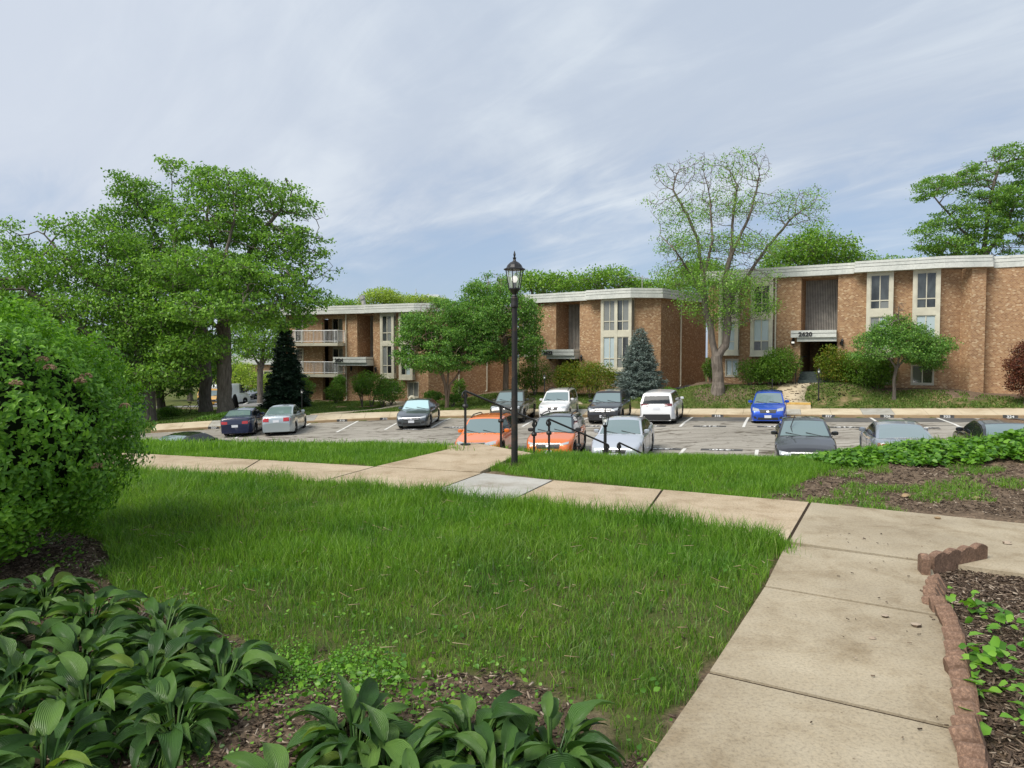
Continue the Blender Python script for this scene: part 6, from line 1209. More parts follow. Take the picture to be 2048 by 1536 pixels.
make_car('bright blue hatchback facing the camera before the entrance path', 'car', s, paint('p_blue', (.010, .075, .50), .35), place(s, 1537, 845, -1, 22), tuple(-HV(22)), GF)
# near row (front or tail close to the bank)
def nplace(spec, x, y, deg=21): h = spec['L'] / 2; return np.array([x, y]) + HV(deg) * h
s = suv(4.45, 1.78, 1.58, 2.64, .345, 1.0, gw=.30, wtop=.40, cowl=1.12, grz=(.62, .80), hlz=(.70, .84)); s['body'] = [(-2.225, .6), (-2.18, .95), (-2.12, 1.02), (0, 1.02), (1.12, 1.0), (1.35, .95), (1.9, .85), (2.13, .76), (2.2, .66), (2.225, .52)]; s['roof'] = [(-2.13, 1.0), (-2.0, 1.25), (-1.78, 1.48), (-1.3, 1.55), (-.2, 1.58), (.35, 1.54), (.75, 1.28), (1.12, 1.0)]
make_car('all orange hatchback with black roof rails left of the tall lamp post', 'car', s, paint('p_orange', (.74, .17, .025)), nplace(s, -1.35, 25.6, 11), tuple(-HV(11)), GN, clad=True, rails=True)
s = suv(4.3, 1.76, 1.60, 2.62, .335, 1.02, gw=.40, cowl=1.12, grz=(.60, .76), hlz=(.70, .80)); s['body'] = [(-2.15, .6), (-2.1, .95), (-2.05, 1.04), (0, 1.02), (1.1, 1.02), (1.35, .97), (1.85, .88), (2.05, .78), (2.13, .66), (2.15, .52)]; s['roof'] = [(-2.07, 1.02), (-1.93, 1.28), (-1.68, 1.50), (-1.25, 1.57), (-.2, 1.60), (.3, 1.56), (.75, 1.28), (1.12, 1.02)]; s['wtop'] = .36; s['cowl'] = 1.12
make_car('orange crossover with a black roof and wide grille', 'car', s, paint('p_orange2', (.66, .15, .02), .1), nplace(s, 1.3, 25.1, 14), tuple(-HV(14)), GN, two=paint('p_blackroof', (.02, .025, .03)), clad=True, rails=True)
s = sedan(4.85, 1.83, 1.46, 2.78, .33, .95); make_car('pale silver saloon facing the bank, below the short path lamp', 'car', s, paint('p_silver2', (.50, .53, .58), .4), nplace(s, 3.55, 24.2, 18), tuple(-HV(18)), GN)
s = sedan(4.85, 1.86, 1.46, 2.8, .33, .95); make_car('near black saloon facing the bank with one raised wiper', 'car', s, paint('p_black2', (.026, .026, .029), .4), nplace(s, 9.3, 22.0), HT, GN,
    extra=lambda r, L: MB.build((lambda m_: (m_.tube((.95, -.35, 1.03), (.72, -.42, 1.25), .013, n=5), m_.tube((.72, -.42, 1.25), (.55, -.28, 1.62), .016, n=5), m_)[-1])(MB()), 'raised_wiper', MT['trim_black'], r))
s = sedan(4.75, 1.85, 1.39, 2.82, .34, .93, rbase=-2.0, rtop=-.75, rw=.68); s['roof'] = [(-2.05, 1.0), (-1.7, 1.10), (-1.2, 1.25), (-.7, 1.345), (-.25, 1.385), (.1, 1.385), (.25, 1.34), (.65, 1.16), (1.03, .93)]; s['wtop'] = .25
make_car('silver grey coupe saloon with black mirrors showing its tail over the ivy', 'car', s, paint('p_greyblue', (.30, .34, .39), .5), nplace(s, 11.95, 21.0), HA, GN)
s = sedan(4.8, 1.84, 1.44, 2.8, .33, .94); make_car('black saloon half hidden by the ivy at the right edge', 'car', s, paint('p_black3', (.018, .018, .02), .3), nplace(s, 14.75, 20.1), HA, GN)
s = sedan(4.7, 1.80, 1.44, 2.7, .33, .94); make_car('black saloon low behind the grass bank at the far left of the near row', 'car', s, paint('p_black4', (.02, .021, .022), .3), nplace(s, -15.2, 29.6, 12), tuple(HV(12)), GN)
# second lot
zf2 = lambda x, y: gz1(x, y) + .07
GB = 'vehicles in the second lot behind the left trees'
p = grd(515, 796); s = sedan(4.7, 1.8, 1.46, 2.7, .33, .95, tilt=False, zf=zf2); make_car('dark saloon in the second lot left of the conifer', 'car', s, paint('p_dark', (.02, .021, .025), .3), (ux(514, 101), 101), (-.30, -.954), GB)
p = grd(489, 797); s = suv(tilt=False, zf=zf2); make_car('white car between the van and the dark saloon', 'car', s, paint('p_white3', (.68, .68, .68)), (ux(486, 105), 105), (.38, .925), GB)
p = grd(468, 812); h = 2.95; s = dict(L=5.9, W=2.02, H=2.6, wb=3.6, wr=.37, belt=1.35, cowl=2.2, rbase=-2.9, wtop=1.45, rtop=-2.75, gc=.25, rw=.80, bp=[(2.1, 1.15), (1.1, 1.0)], seams=(2.0, 1.05, -.6), tilt=False, zf=zf2, rg=(1.5, 2.2), tlz=(.9, 1.5), tlw=.14,
    body=[(-2.95, .7), (-2.92, 1.3), (-2.85, 1.35), (2.2, 1.35), (2.5, 1.2), (2.85, 1.02), (2.92, .8), (2.95, .6)], roof=[(-2.92, 1.35), (-2.86, 2.4), (-2.7, 2.57), (0, 2.6), (1.2, 2.58), (1.5, 2.45), (2.2, 1.35)])
make_car('tall white van behind the largest trunk', 'van', s, paint('p_white4', (.70, .71, .72)), (ux(456, 89), 89), (.38, .925), GB, name='van')
p = grd(424, 812); s = suv(4.2, 1.8, 1.8, 2.5, .38, 1.1, tilt=False, zf=zf2); make_car('yellow off road car glimpsed between the two grey trunks', 'car', s, paint('p_yellow', (.66, .34, .02)), (p[0] - 1.4, p[1] + 3), (.6, -.8), GB, clad=True)
# black covered object of unknown kind beside the van and a bicycle under the trees
x, y = ux(469, 60.0), 60.0; mb = MB(); mb.lathe([(.42, -.1), (.40, .35), (.33, .7), (.26, 1.0), (.20, 1.22), (.09, 1.38), (.01, 1.42)], (0, 0, 0), 12)
for i, v in enumerate(mb.v): a = math.atan2(v[1], v[0]); k = 1 + .10 * math.sin(5 * a + v[2] * 2); mb.v[i] = (v[0] * k * .75, v[1] * k, v[2])
tag(mb.build('covered_object', matte('cover', (.012, .012, .013)), None, True, loc=(x, y, gz1(x, y))), 'black draped cover standing at the foot of the white van', 'covered object')
x, y = ux(385, 52.5), 52.5; r = empty('bicycle', (x, y, gz1(x, y)), R(12), 'dark bicycle parked on the grass between the round shrub and the grey trunk', 'bicycle')
for cx in (-.52, .52):
    mb = MB(); n = 20
    for k in range(n): a0, a1 = 2 * math.pi * k / n, 2 * math.pi * (k + 1) / n; mb.tube((cx + .33 * math.cos(a0), 0, .34 + .33 * math.sin(a0)), (cx + .33 * math.cos(a1), 0, .34 + .33 * math.sin(a1)), .022, n=5, cap=False)
    for k in range(8): a0 = math.pi * k / 8; mb.tube((cx - .32 * math.cos(a0), 0, .34 - .32 * math.sin(a0)), (cx + .32 * math.cos(a0), 0, .34 + .32 * math.sin(a0)), .004, n=3, cap=False)
    mb.build('wheel', MT['tyre'], r)
mb = MB(); q = dict(a=(-.52, 0, .34), b=(-.12, 0, .30), c=(-.22, 0, .82), d=(.36, 0, .86), e=(.52, 0, .34), f=(.33, 0, .98))
for u_, v_ in ('ab', 'bc', 'ac', 'cd', 'bd', 'de', 'df'): mb.tube(q[u_], q[v_], .02, n=6)
mb.build('frame', MT['trim_black'], r); mb = MB(); mb.tube((.33, -.26, 1.0), (.33, .26, 1.0), .016, n=6); mb.build('handlebar', MT['chrome'], r); mb = MB(); mb.box((-.36, -.07, .86), (-.1, .07, .92)); mb.tube((-.22, 0, .8), (-.23, 0, .88), .015); mb.build('saddle', MT['trim_black'], r)
# ---------------------------------------------------------------- grass
def blades(name, P_, h, wdt, lean, m, seed, kind='stuff', parent=None):
    rng = np.random.RandomState(seed); n = len(P_); a = rng.rand(n) * 2 * np.pi; d = np.stack([np.cos(a), np.sin(a), np.zeros(n)], 1); b_ = rng.rand(n) * 2 * np.pi; s = np.stack([np.cos(b_), np.sin(b_), np.zeros(n)], 1) * (wdt / 2)[:, None]
    H_ = h[:, None]; up = np.array([0, 0, 1.]); l = (lean * (.3 + rng.rand(n)))[:, None]
    p1 = P_ + up * H_ * .55 + d * H_ * l * .25; p2 = P_ + up * H_ * (1 - .25 * l) + d * H_ * l * .9
    V = np.stack([P_ - s, P_ + s, p1 + s * .8, p1 - s * .8, p2], 1).reshape(-1, 3); o = np.arange(n) * 5; q = np.stack([o, o + 1, o + 2, o + 3], 1); t = np.stack([o + 3, o + 2, o + 4], 1)
    return tag(mesh_np(name, V, q, t, m=m, parent=parent), kind=kind)
def scatter(x0, x1, y0, y1, dens, rng): n = int((x1 - x0) * (y1 - y0) * dens); return x0 + (x1 - x0) * rng.rand(n), y0 + (y1 - y0) * rng.rand(n)
rng = np.random.RandomState(7)
def inpath(x, y):
    r = np.zeros(x.shape, bool)
    for p in PATHS: r |= inside(p, x, y)
    return r
def zsoil(x, y): return gz(x, y) + np.where(y < 13.5, (vnoise(x, y, 1.7, 5) - .5) * .05, 0)
X_ = []; Y_ = []
for (y0, y1, dn) in ((2.3, 4.0, 5200), (4.0, 6.0, 4600), (6.0, 9.0, 3600), (9.0, 11.6, 2700)):
    w0 = y1 * .78; a, b = scatter(-w0, min(w0, 5), y0, y1, dn, rng); X_.append(a); Y_.append(b)
x = np.concatenate(X_); y = np.concatenate(Y_); k = inside(LAWN_A, x + (vnoise(x, y, 5, 1) - .5) * .2, y + (vnoise(x, y, 5, 2) - .5) * .2) & ~inpath(x, y); x, y = x[k], y[k]
tall = sstep((y - 4.1) / 1.6) ; cl = vnoise(x, y, 1.3, 21); cl2 = vnoise(x, y, 4.0, 22); thin = (vnoise(x, y, 1.9, 23) * .6 + vnoise(x, y, 7, 24) * .4)
k = rng.rand(len(x)) < np.where(y < 4.6, np.clip((thin - .16) * 3.4, .38, 1), np.clip((thin - .18) * 4.5, .35, 1)); x, y, tall, cl, cl2 = x[k], y[k], tall[k], cl[k], cl2[k]
pe = np.minimum(1, np.abs((y - (6.9 + 0)) * 0 + 1)); edge = 1.0
h = (.055 + .035 * cl2) * (1 - tall) + (.11 + .12 * cl * cl2 * 1.6) * tall; h *= .6 + .7 * rng.rand(len(x)); P_ = np.stack([x, y, zsoil(x, y) - .01], 1)
w = np.clip(.0032 + .00035 * y, .003, .006) * (.7 + .6 * rng.rand(len(x)))
sel = rng.rand(len(x)) < .35 + .65 * tall * vnoise(x, y, .9, 31)
blades('grass', P_[~sel], h[~sel], w[~sel], np.full((~sel).sum(), .75), MT['grass_near'], 1)
blades('grass', P_[sel], h[sel], w[sel], np.full(sel.sum(), .5), MT['grass_tall'], 2)
# strips on the far side of the cross path down to the crest and over it
X_, Y_ = scatter(-10, 7.2, 6.8, 14.5, 2900, rng); k = (inside(LAWN_B, X_, Y_ + (vnoise(X_, Y_, 5, 2) - .5) * .15) | inside(LAWN_C, X_ + (vnoise(X_, Y_, 5, 1) - .5) * .2, Y_ + (vnoise(X_, Y_, 5, 2) - .5) * .2)) & ~inpath(X_, Y_)
rx = X_ - ST0[0]; ry = Y_ - ST0[1]; k &= ~((np.abs(rx * STN[0] + ry * STN[1]) < 1.0) & (rx * STD[0] + ry * STD[1] > -.6)); k &= ~(((X_ - lp[0]) ** 2 + (Y_ - lp[1] + .05) ** 2) < .03 + .05 * vnoise(X_, Y_, 6, 8)); x, y = X_[k], Y_[k]
h = (.065 + .07 * vnoise(x, y, 1.6, 41) * 1.3) * (.6 + .7 * rng.rand(len(x))); P_ = np.stack([x, y, zsoil(x, y) - .01], 1); blades('grass', P_, h, .006 * (.7 + .6 * rng.rand(len(x))), np.full(len(x), .5), MT['grass_tall'], 3)
# long seeding blades along the path edge
t = rng.rand(2600); e = np.array([P(270, 948), P(700, 980), P(1000, 1010), P(1300, 1046), P(1500, 1080), P(1560, 1096)]); s_ = np.linspace(0, 1, len(e)); x = np.interp(t, s_, e[:, 0]) + rng.normal(size=len(t)) * .06; y = np.interp(t, s_, e[:, 1]) - np.abs(rng.normal(size=len(t))) * .16
blades('grass', np.stack([x, y, zsoil(x, y) - .01], 1), (.14 + .14 * rng.rand(len(x))) * np.interp(t, [0, .6, 1], [1, 1.1, .55]), np.full(len(x), .0055), np.full(len(x), .45), MT['grass_tall'], 4)
# thin patchy grass on the right bed
x, y = scatter(2.6, 8.5, 6.6, 11.5, 1900, rng); k = (vnoise(x, y, 1.8, 51) * .6 + vnoise(x, y, 5, 52) * .4 > .535 + .04 * (x - 4)) & ~inpath(x, y) & ~inside(LAWN_C, x, y); x, y = x[k], y[k]
blades('grass', np.stack([x, y, zsoil(x, y) - .01], 1), .05 + .06 * rng.rand(len(x)), np.full(len(x), .006), np.full(len(x), .9), MT['grass_tall'], 5)
# bank below the crest
x, y = scatter(-14, 14, 11.5, 24, 150, rng); k = (y < nkerb_y(x) - .4) & (y > 11.2); rx = x - ST0[0]; ry = y - ST0[1]; k &= ~((np.abs(rx * STN[0] + ry * STN[1]) < 1.05) & (rx * STD[0] + ry * STD[1] > -.3)); x, y = x[k], y[k]
blades('grass', np.stack([x, y, gz(x, y)], 1), .12 + .1 * rng.rand(len(x)), np.full(len(x), .012), np.full(len(x), .6), MT['grass_tall'], 6)
# far lawns
x, y = scatter(-30, 30, 36, 60, 230, rng); ky = kerb_y(x); wdd = np.interp(x, wallx, wally) - y; k = (y > ky + WALK_W + .25) & (wdd > .8) & (vnoise(x, y, .55, 61) * .6 + vnoise(x, y, 2.2, 62) * .4 > .33) & ~((np.abs(x - (14.8 + (y - 40.5) * .9)) < 1.5) & (x > 13.5) & (x < 20.5) & (y < 45)) ; x, y = x[k], y[k]
k = ~((x > -14) & (x < -7) & (np.abs(x - np.interp(y, [44, 47, 51, 55, 58], [-12.2, -10.7, -8.5, -9.1, -11])) < 1.0)); x, y = x[k], y[k]
blades('grass', np.stack([x, y, gz(x, y)], 1), .07 + .07 * rng.rand(len(x)), .035 + .02 * rng.rand(len(x)), np.full(len(x), 1.0), MT['grass_far'], 7)
# straw and fallen litter
def chips(name, x, y, L_, W_, m, seed, z=None, flat=.25, label=None):
    rng = np.random.RandomState(seed); n = len(x); a = rng.rand(n) * 6.283; ti = rng.normal(size=n) * flat; d = np.stack([np.cos(a) * np.cos(ti), np.sin(a) * np.cos(ti), np.sin(ti)], 1) * (L_ / 2)[:, None]; s = np.stack([-np.sin(a), np.cos(a), rng.normal(size=n) * .3], 1) * (W_ / 2)[:, None]
    c = np.stack([x, y, (zsoil(x, y) if z is None else z) + .008 + .012 * rng.rand(n)], 1); u = np.array([0, 0, .004]); V = np.stack([c - d - s, c + d - s * .7, c + d + s * .7, c - d + s, c - d - s + u, c + d - s * .7 + u, c + d + s * .7 + u, c - d + s + u], 1).reshape(-1, 3)
    o = (np.arange(n) * 8)[:, None]; F_ = np.array([[0, 3, 2, 1], [4, 5, 6, 7], [0, 1, 5, 4], [1, 2, 6, 5], [2, 3, 7, 6], [3, 0, 4, 7]]); return tag(mesh_np(name, V, (o[:, :, None] + F_[None]).reshape(-1, 4), m=m), label, kind='stuff')
BED = np.array([P(1885, 1120), P(1985, 1112), P(2200, 1130), (6, 4.4), (4.5, 1.5), (1.2, 1.2), (1.75, 2.3), P(1945, 1480), P(1900, 1250), P(1862, 1180)])
x, y = scatter(1.2, 5.5, 1.4, 5.6, 2600, rng); k = inside(BED, x, y); x, y = x[k], y[k]; chips('mulch', x, y, .02 + .035 * rng.rand(len(x)), .004 + .010 * rng.rand(len(x)), MT['mulch'], 1)
x, y = scatter(2.4, 13.5, 4.0, 11.8, 420, rng); k = ~inpath(x, y) & ~inside(LAWN_C, x, y) & (y > 8.2 - .55 * (x - 2.4)); x, y = x[k], y[k]; chips('mulch', x, y, .015 + .035 * rng.rand(len(x)), .006 + .014 * rng.rand(len(x)), MT['mulch'], 2)
x, y = scatter(-4.5, 1.2, 2.0, 6.4, 1500, rng); k = ~inpath(x, y) & (~inside(LAWN_A, x, y) | (rng.rand(len(x)) < .03)) & (y < 6.6); x, y = x[k], y[k]; chips('mulch', x, y, .012 + .03 * rng.rand(len(x)), .003 + .010 * rng.rand(len(x)), MT['mulch'], 3)
x, y = scatter(-3.5, 3, 2.3, 9.5, 14, rng); k = inside(LAWN_A, x, y) & ~inpath(x, y); x, y = x[k], y[k]; chips('straw', x, y,   .03 + .07 * rng.rand(len(x)), .0015 + .002 * rng.rand(len(x)), MT['straw'], 4, zsoil(x, y) + .04 + .03 * rng.rand(len(x)), .35)
# specks of litter on the slabs near the edging
x, y = scatter(1.0, 3.6, 2.0, 6.2, 26, rng); k = inpath(x, y) & (rng.rand(len(x)) < np.clip(1.1 - np.abs(x - np.interp(y, [2.9, 5.4], [1.8, 3.1])) * 1.5, .08, .9)); x, y = x[k], y[k]; chips('leaf_litter', x, y, .006 + .018 * rng.rand(len(x)), .003 + .004 * rng.rand(len(x)), MT['mulch'], 5, np.full(len(x), ZP - .004), .1)
x, y = scatter(14.2, 20, 40.4, 44.4, 14, rng); chips('leaf_litter', x, y, .1 + .15 * rng.rand(len(x)), .05 + .05 * rng.rand(len(x)), MT['mulch'], 6, gz(x, y) + .055, .05)
# stones
STL = ['small dark clod in the middle of the third slab', 'dark clod on the slab nearest the edging', 'small stone on the path just beyond the edging corner', 'tiny dark clod on the third slab near the edging', 'larger grey stone in the soil bed nearest the grass', 'grey stone in the soil bed further right', 'small stone at the edge of the soil bed above the path joint', 'stone in the soil bed close to the path']
for i, (px, py, r_) in enumerate(((1770, 1246 - 0, .018), (1832, 1265, .024), (2014, 1096, .028), (1745, 1290, .014), (1812, 993, .045), (1952, 1001, .04), (1680, 1012, .02), (1875, 1045, .025))):
    gx_, gy_ = P(px, py); mb = MB(); mb.lathe([(.3 * r_, -r_ * .5), (r_, -.1 * r_), (r_ * .9, .35 * r_), (.4 * r_, .6 * r_), (.01 * r_, .62 * r_)], (0, 0, 0), 7)
    for j, v in enumerate(mb.v): kk = 1 + .25 * math.sin(j * 12.9898 + i); mb.v[j] = (v[0] * kk * 1.25, v[1] * kk, v[2])
    tag(mb.build('stone', MT['mulch'] if py > 1080 else MT['kerb'], None, True, loc=(gx_, gy_, (ZP if inpath(np.array([gx_]), np.array([gy_]))[0] else float(zsoil(np.array([gx_]), np.array([gy_]))[0])) + r_ * .3)), STL[i], 'stone', 'clods on the slabs' if inpath(np.array([gx_]), np.array([gy_]))[0] else 'stones in the soil bed')
# ---------------------------------------------------------------- scalloped edging blocks
def edge_block(n=4, L_=.30, H_=.13, T_=.055, nm='block'):
    mb = MB(); xs = np.linspace(0, L_, n * 8 + 1); top = H_ - .022 + .026 * np.abs(np.sin(xs / L_ * n * math.pi)); vs = []
    for x, z in zip(xs, top): vs += [(x, -T_ / 2, -.08), (x, -T_ / 2, z - .006), (x, -T_ / 2 + .008, z), (x, T_ / 2 - .008, z), (x, T_ / 2, z - .006), (x, T_ / 2, -.08)]
    fs = [(i * 6 + j, i * 6 + (j + 1) % 6, (i + 1) * 6 + (j + 1) % 6, (i + 1) * 6 + j) for i in range(len(xs) - 1) for j in range(6)]; mb.add(vs, [f[::-1] for f in fs] + [(0, 1, 2, 3, 4, 5), tuple(range(len(vs) - 1, len(vs) - 7, -1))]); return mb
def put_block(x, y, z, ang, label, n=4, L_=.3, H_=.13, tilt=0.0, grp='scalloped edging blocks round the mulch bed'):
    o = edge_block(n, L_, H_).build('edging_block', MT['edging']); o.location = (x, y, z); o.rotation_euler = (tilt, 0, ang); tag(o, label, 'edging block', grp)
c0 = P(1866, 1150); c1 = P(1982, 1128); a_ = math.atan2(c1[1] - c0[1], c1[0] - c0[0]); put_block(c0[0] + .0, c0[1] + .03, .03, a_ + .04, 'upright scalloped block along the far end of the mulch bed', 4, math.dist(c0, c1) *   .98, .125)
c0 = P(1852, 1160); put_block(c0[0], c0[1], .03, R(72), 'upright block end on at the corner of the mulch bed', 1, .13, .14)
pts = np.array([P(1884, 1172), P(1874, 1200), P(1870, 1226), P(1890, 1246), P(1908, 1268), P(1914, 1300), P(1918, 1345), P(1928, 1390), P(1938, 1432), P(1940, 1480), P(1945, 1540), (1.60, 2.35), (1.48, 2.05)]); sl_ = np.concatenate([[0], np.cumsum(np.hypot(*np.diff(pts, axis=0).T))]); rg = np.random.RandomState(77); d_ = 0.0; k = 0
ORD = 'first second third fourth fifth sixth seventh eighth ninth tenth eleventh twelfth thirteenth fourteenth fifteenth sixteenth seventeenth eighteenth nineteenth twentieth twenty-first twenty-second twenty-third twenty-fourth twenty-fifth twenty-sixth twenty-seventh twenty-eighth twenty-ninth thirtieth'.split()
while d_ < sl_[-1] - .12:
    w_ = .092 + .03 * rg.rand(); m_ = d_ + w_ / 2; q0 = np.array([np.interp(d_, sl_, pts[:, i]) for i in (0, 1)]); q1 = np.array([np.interp(d_ + w_, sl_, pts[:, i]) for i in (0, 1)]); an = math.atan2(q0[1] - q1[1], q0[0] - q1[0]) + rg.normal() * .09; lab = (ORD[k] if k < 30 else 'last') + ' scalloped block of the footpath row, counted from the far corner'
    mb = MB(); L_ = w_ * .97; T_ = .078 + .015 * rg.rand(); H_ = .095 + .02 * rg.rand(); xs = np.linspace(0, L_, 9); vs = []
    for x_ in xs:
        zt_ = H_ - .10 + .10 * max(0.0, math.sin(math.pi * x_ / L_)) ** .45; vs += [(x_, -T_ / 2, -.06), (x_, -T_ / 2, zt_ - .008), (x_, -T_ / 2 + .01, zt_), (x_, T_ / 2 - .01, zt_), (x_, T_ / 2, zt_ - .008), (x_, T_ / 2, -.06)]
    fs = [(i * 6 + j, i * 6 + (j + 1) % 6, (i + 1) * 6 + (j + 1) % 6, (i + 1) * 6 + j) for i in range(8) for j in range(6)]; mb.add(vs, [f[::-1] for f in fs] + [(0, 1, 2, 3, 4, 5), tuple(range(len(vs) - 1, len(vs) - 7, -1))]); o = mb.build('edging_block', MT['edging']); o.location = (q1[0], q1[1], .022 - (.02 if k < 5 else 0)); o.rotation_euler = ((-.5 if k < 5 else -.12 - .25 * rg.rand()), rg.normal() * .05, an); tag(o, lab, 'edging block', 'scalloped edging blocks round the mulch bed'); d_ += w_ + .016; k += 1
# ---------------------------------------------------------------- near shrub at the left
def leaves6(P_, D_, U_, L_, W_, fold=.25, curl=.15):
    """pointed leaves with a folded midrib, 7 verts"""
    n = len(P_); D_ = D_ / (np.linalg.norm(D_, axis=1)[:, None] + 1e-9); S_ = np.cross(D_, U_); S_ /= np.linalg.norm(S_, axis=1)[:, None] + 1e-9; N_ = np.cross(S_, D_); L_ = L_[:, None]; W_ = W_[:, None]
    q = lambda f, w, u: P_ + D_ * L_ * f + S_ * W_ * w + N_ * (W_ * u - L_ * curl * f * f)
    V = np.stack([q(0, 0, 0), q(.3, .42, fold * .5), q(.62, .40, fold * .5), q(1, 0, 0), q(.62, -.40, fold * .5), q(.3, -.42, fold * .5), q(.35, 0, 0), q(.65, 0, 0)], 1).reshape(-1, 3); o = (np.arange(n) * 8)[:, None]
    Qd = np.array([[1, 6, 7, 2], [6, 5, 4, 7]]); Td = np.array([[0, 6, 1], [0, 5, 6], [2, 7, 3], [7, 4, 3]]); return V, (o[:, :, None] + Qd[None]).reshape(-1, 4), (o[:, :, None] + Td[None]).reshape(-1, 3)
rng = np.random.RandomState(5); SB = np.array([-4.12, 5.30, 0]); r = empty('flowering_shrub', tuple(SB), 0, 'large near shrub with glossy pointed leaves and dried flower heads at the left edge', 'shrub')
n = 7600; v = rng.normal(size=(n, 3)); v /= np.linalg.norm(v, axis=1)[:, None]; v = v[v[:, 2] > -.92]; n = len(v)
lump = 1 + .045 * np.sin(v[:, 0] * 7 + 1) * np.cos(v[:, 2] * 6) + .06 * np.sin(v[:, 1] * 11 + v[:, 2] * 9) + .04 * np.sin(v[:, 2] * 17 + v[:, 0] * 13); rad = (1 - .26 * rng.rand(n) ** 2.4) * lump
C_ = np.array([.0, 0, 1.02]); R3 = np.array([1.16, 1.2, .99]); base = C_ + v * rad[:, None] * R3; base[:, 2] = np.maximum(base[:, 2], .04 + .1 * rng.rand(n))
PP, DD, UU, LL = [], [], [], []
for j in range(8):
    a = rng.rand(n) * 6.28; rnd = rng.normal(size=(n, 3)); tang = np.cross(v, rnd); tang /= np.linalg.norm(tang, axis=1)[:, None] + 1e-9; up = np.array([0, 0, 1.]); d = tang * (.9 if j < 6 else .3) + v * (.45 if j < 6 else 1.2) + up * .25; PP.append(base + rng.normal(size=(n, 3)) * .012 - v * .012 * j); DD.append(d); UU.append(v + up * .6); LL.append((.044 if j < 6 else .032) * (.7 + .55 * rng.rand(n)))
L_ = np.concatenate(LL); V, q, t = leaves6(np.concatenate(PP), np.concatenate(DD), np.concatenate(UU), L_, L_ * .52, .45, .2); mesh_np('foliage', V, q, t, m=MT['leaf_near'], parent=r, smooth=False)
mb = MB()
for j in range(26):
    a = j * 2.4; e = C_ + np.array([math.cos(a) * .9 * (j % 5 + 2) / 6, math.sin(a) * .9 * (j % 5 + 2) / 6, -.2 + .5 * ((j * 7) % 5) / 5]); mb.tube((math.cos(a) * .12, math.sin(a) * .12, -.05), tuple(e), .018, .006, 6, cap=False)
mb.build('stem', MT['bark'], r)
core = MB(); core.lathe([(.15, .25), (.6, .45), (.85, .85), (.85, 1.25), (.6, 1.6), (.2, 1.75)], (0, 0, 0), 14); core.build('shaded_core', matte('core_shade', (.012, .018, .008)), r)  # solid near-black core, shade inside the foliage put into its colour
for (px, py) in ((85, 722), (172, 755), (160, 765), (32, 770), (196, 935), (250, 815), (100, 738)):
    d_ = ray(px, py); best = None
    for Yv in np.arange(3.5, 6, .02):
        p = np.array([d_[0] / d_[1] * Yv, Yv, CAMZ + d_[2] / d_[1] * Yv]) - SB
        if np.sum(((p - C_) / R3) ** 2) < 1.05: best = p; break
    if best is None: continue
    fl = MB(); 
    for k_ in range(50): w = rng.normal(size=3); w /= np.linalg.norm(w); w[2] = abs(w[2]) * .8; c_ = best + w * .040; fl.lathe([(.001, -.008), (.006, 0), (.001, .005)], tuple(c_), 4)
    fl.build('flower_head', MT['dry_flower'], r)
